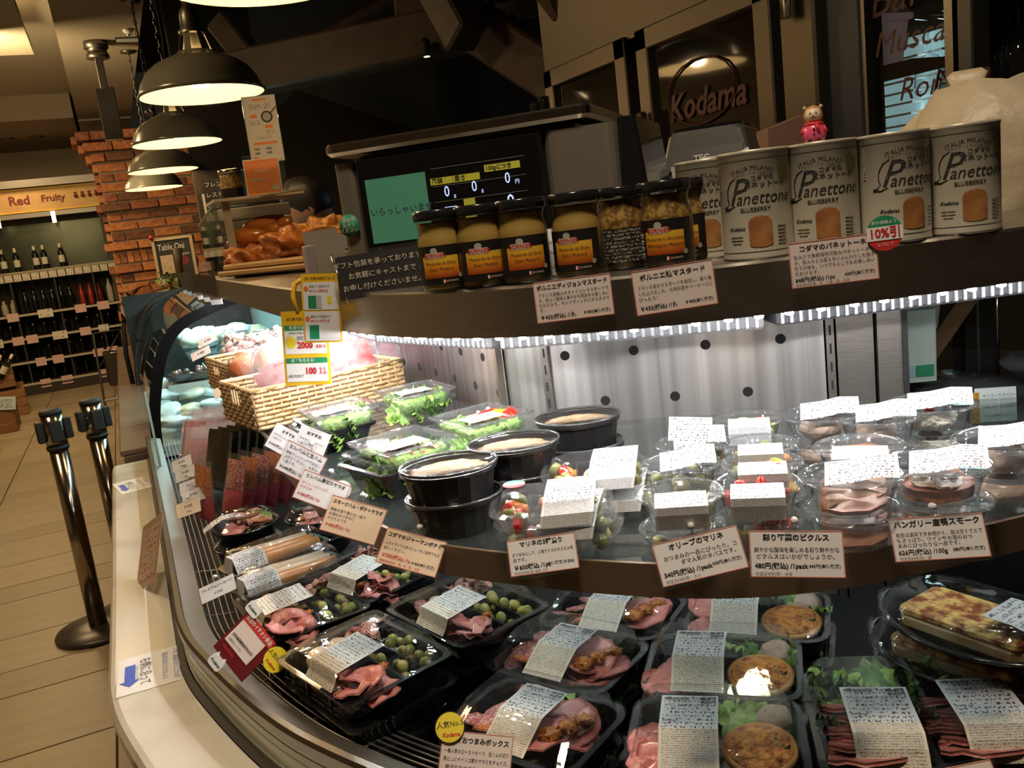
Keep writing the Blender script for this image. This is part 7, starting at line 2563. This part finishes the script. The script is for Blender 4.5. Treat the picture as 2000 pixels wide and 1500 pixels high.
for lb, px, dp in (('pink tag sticking out of the far basket heap', (392, 690), 2.75), ('white pink tag below the far basket tag', (405, 665), 2.85), ('peach tag at the near basket corner', (440, 760), 2.25),
                   ('white tag under the peach basket tag', (470, 775), 2.15), ('white blue tag below the near basket handle', (468, 790), 2.2)):
    card(lb, px, dp*.93, 215, 30, 22, .062, .026, [('￥480', 0, .010, 'CENTER', K_, .02)], 'cardp' if 'pink' in lb else ('cardo' if 'peach' in lb else 'cardw'), None, True, 'basket_tag')

# maroon recommendation holder on the grille
q = P(478, 1262, .925)
o = thing('recommendation_holder', 'maroon card holder with red staff pick banner and white price slip', 'card holder', mw=facing(q, 212, 36, -46))
hm = sheet('maroon_plate', .074, .070, mat('maroon_plate', (.16, .015, .018), .35), o, th=.002)
sheet('price_slip', .056, .046, M['cardp'], hm, -.004, -.008, .001)
lines(hm, [('メゾン盛り合わせデラックス', .0, .0052, 'CENTER', K_, .03)], 1, -.028, .020, .002)
hm.children[-1].location.y = .008
for i, s_ in enumerate(('肉料理各種を詰め合わせた', 'お得なセットです。')):
    txt(hm, s_, .0042, K_, -.028, -.001-.008*i, .0018, sx=.9)
txt(hm, '1080円(税込)', .0050, M['red'], -.028, -.022, .0018, bold=.02)
sheet('red_banner', .066, .013, M['red'], o, .0, .030, .0016)
txt(o, '当店のイチオシ商品', .0080, M['chalk'], 0, .030, .0022, 'CENTER', bold=.02, sx=.85)
yd = disc('yellow_disc', .0185, M['yellow'], o, .052, .022, .0045, .001, 30)
disc('disc_film', .0205, sleeve, yd, 0, 0, -.001)
txt(yd, '人気No.1', .0085, K_, 0, .003, .0006, 'CENTER')
txt(yd, 'Kodama', .0062, M['red'], 0, -.009, .0006, 'CENTER', .2, .02)
for x, y in ((-.030, .044), (-.012, -.044)):
    tg = MB().loft([(.013, .009, .005, 0), (.013, .009, .005, .001)], 4).add([(-.012, .006, .0), (-.008, .014, .0), (-.003, .008, .0), (.003, .008, .0), (.008, .014, .0), (.012, .006, .0)], [(0, 5, 4, 3, 2, 1)]).build('white_tag', M['paper'], o, (x, y, .005))
    txt(tg, 'Kodama', .0062, K_, 0, -.001, .0016, 'CENTER', .3, .02)
MB().tube([(-.02, -.036, -.001), (-.02, -.046, -.012)], .002, 5).build('holder_foot', M['clearw'], o)

# snack box card with yellow number three disc
o = card('peach snack box price card at the bottom edge', (928, 1487), .985, 206, 40, -10, .082, .060, [
    ('コダマおつまみボックス', .34, .0074, 'RIGHT', K_, .03), ('一番人気のローストビーフ、生ハムの切り', .14, .0052, 'LEFT', K_, 0), ('落としにイベリコ豚のサラミをチョイス。', .0, .0052, 'LEFT', K_, 0),
    ('贅沢なおつまみセットです。', -.14, .0052, 'CENTER', K_, 0), ('972円(税込) /1pc', -.34, .0062, 'LEFT', K_, .03)], 'cardp', 'red', False)
yd = disc('yellow_disc', .0165, M['yellow'], o, -.033, .033, .0045, .001, 32)
disc('disc_film', .0185, sleeve, yd, 0, 0, -.001)
txt(yd, '人気No.3', .0078, K_, 0, .003, .0006, 'CENTER', rot=(0, 0, R(14)))
txt(yd, 'Kodama', .0062, M['red'], .003, -.008, .0006, 'CENTER', .2, .02, rot=(0, 0, R(10)))
card('peach card corner at the bottom edge before the roast beef', (1885, 1545), .74, 210, 40, 8, .06, .04, [('ローストビーフ', .3, .006, 'CENTER', K_, .02)], 'cardp', 'red', False)

# hanging point cards
q = D(598, 680, 1.33)
o = thing('point_campaign_card', 'long yellow bordered campaign card hanging at the ledge with red 2000', 'hanging card', mw=facing(q, 204, 4, -5))
o.scale = (.93, .93, .93)
yb = sheet('card', .076, .122, M['jyellow'], o, th=.001)
sheet('upper_white', .068, .046, M['paper'], yb, 0, .014, .0008, .0004)
sheet('lower_white', .068, .030, M['paper'], yb, 0, -.040, .0008, .0004)
for y in (.0335, -.0200):
    sheet('green_band', .068, .0085, M['green'], yb, 0, y, .0012, .0004)
txt(yb, 'はじめてみよう JRE POINT', .0062, K_, 0, .048, .0008, 'CENTER', bold=.02, sx=.8)
txt(yb, '新規で当たる!', .0062, M['chalk'], -.006, .0335, .0018, 'CENTER', bold=.02)
txt(yb, 'JR東の対象店舗をご利用で', .0045, K_, 0, .025, .0014, 'CENTER')
disc('yellow_spot', .008, M['yellow'], yb, -.024, .010, .0014, .0003, 20, 1.25)
txt(yb, 'JRE POINT', .0085, K_, -.014, .0165, .0014)
txt(yb, '2000', .0150, M['red'], -.014, .0045, .0014, bold=.04, sx=.85)
txt(yb, '名当たる!', .0062, M['red'], .017, .002, .0014, bold=.03, sx=.62)
txt(yb, '必ずもらえる!', .0062, M['chalk'], -.006, -.020, .0018, 'CENTER', bold=.02)
txt(yb, 'JRE POINT', .0068, K_, -.031, -.046, .0014, sx=.8)
txt(yb, '100', .0150, M['red'], -.004, -.038, .0014, bold=.04, sx=.85)
txt(yb, 'もら\nえる!', .0062, M['red'], .019, -.038, .0014, bold=.03)
MB().tube([(-.010, .060, -.001), (-.016, .085, .001), (-.014, .105, -.006), (.0, .115, -.016), (.008, .105, -.02)], .0042, 6).build('yellow_loop', M['jyellow'], o)
q = D(628, 602, 1.27)
o = thing('point_guide_card', 'shorter yellow bordered guide card hanging over the long campaign card', 'hanging card', mw=facing(q, 210, 4, -5))
o.scale = (.93, .93, .93)
yb = sheet('card', .062, .108, M['jyellow'], o, th=.001, rad=.004)
sheet('upper_white', .056, .043, M['cardw'], yb, 0, .019, .0008, .0004)
sheet('lower_white', .056, .046, M['cardw'], yb, 0, -.028, .0008, .0004)
txt(yb, 'おトクJRE POINTについて', .0058, K_, 0, .0465, .0008, 'CENTER', bold=.02, sx=.72)
for y, r_ in ((.034, '貯まる!'), (-.013, '使える!')):
    txt(yb, '登録した交通系ICで', .0046, K_, -.018, y, .0014, sx=.8)
    txt(yb, 'ポイントが'+r_, .0050, M['red'], -.018, y-.007, .0014, bold=.02, sx=.75)
    disc('mark', .004, M['orange'], yb, -.023, y-.003, .0013)
sheet('green_picture', .013, .020, M['green'], yb, -.014, .010, .0013)
sheet('pale_picture', .008, .020, lab_grey, yb, -.003, .010, .0013)
sheet('yellow_picture', .007, .012, M['yellow'], yb, .014, .013, .0013)
sheet('green_picture', .015, .022, M['green'], yb, -.013, -.037, .0013)

# marble notices
def notice(label, pxs, big):
    a, b, c = [P(*q, .8012) for q in pxs]      # outer-far, inner-far, outer-near corner
    x = (b-a)
    y = (a-c)
    o = thing('arrow_notice', label, 'notice', mw=Matrix(((0, 0, 0, 0),)*4) if False else None or Matrix.Translation((b+c)/2) @ Matrix.Rotation(math.atan2(x.y, x.x), 4, 'Z'))
    w_, h = x.length, y.length
    sheet('paper', w_, h, M['paper'], o, th=.0006)
    MB().box((-w_*.30, h*.04, .0004), (w_*.17, h*.42, .0006)).add([(-w_*.47, -h*.17, .0007), (-w_*.30, -h*.32, .0007), (-w_*.13, -h*.17, .0007)], [(0, 1, 2)]).build('blue_arrow', M['blue'], o)
    for s_, sz, xx, m_ in (('右側に沿って', .021, .16, K_), ('お進みください', .011, .0, G_), ('商品がお決まりになりましたら', .0105, .48, M['blue']), ('いつもご来店ありがとうございます', .0105, .66, M['blue'])):
        txt(o, s_, sz*h/.14, m_, w_*(xx-.22), 0, .0006, 'CENTER', rot=(0, 0, -PI/2), sx=.8 if sz > .02 else .72)
    return o


notice('white paper with a blue arrow on the near marble corner', ((232, 1291), (348, 1259), (226, 1364)), True)
notice('small white paper with a blue arrow far along the marble', ((228, 944), (288, 929), (229, 968)), False)
p = P(283, 1135, .80)
o = thing('leaning_card', 'thin printed card leaning against the case on the marble', 'card', mw=facing((-.050, 2.02, .872), 262, 22, 0))
sheet('card', .17, .15, mat('brown_card', (.42, .32, .24), .4, 0, (.50, .30, .20), 20), o, rot=(0, 0, R(25)))
sheet('card_print', .14, .115, fine_print('leaning_print', (.55, .42, .32), (.45, .12, .08), 7, 14, .45), o, 0, 0, .001, rot=(0, 0, R(25)))
p = P(287, 1118, .801)
o = thing('small_envelope', 'small brown folded paper lying on the marble behind the leaning card', 'paper', (p.x, p.y, .801), R(5))
MB().add([(-.022, -.03, 0), (.018, -.028, 0), (.02, .03, 0), (-.018, .03, 0), (0, 0, .006)], [(0, 1, 4), (1, 2, 4), (2, 3, 4), (3, 0, 4)]).build('folded_sheet', mat('kraft', (.52, .40, .28), .6), o)
MB().add([(-.018, -.036, .0005), (.014, -.034, .0005), (0, -.028, .003)], [(0, 1, 2)]).build('orange_edge', M['orange'], o)
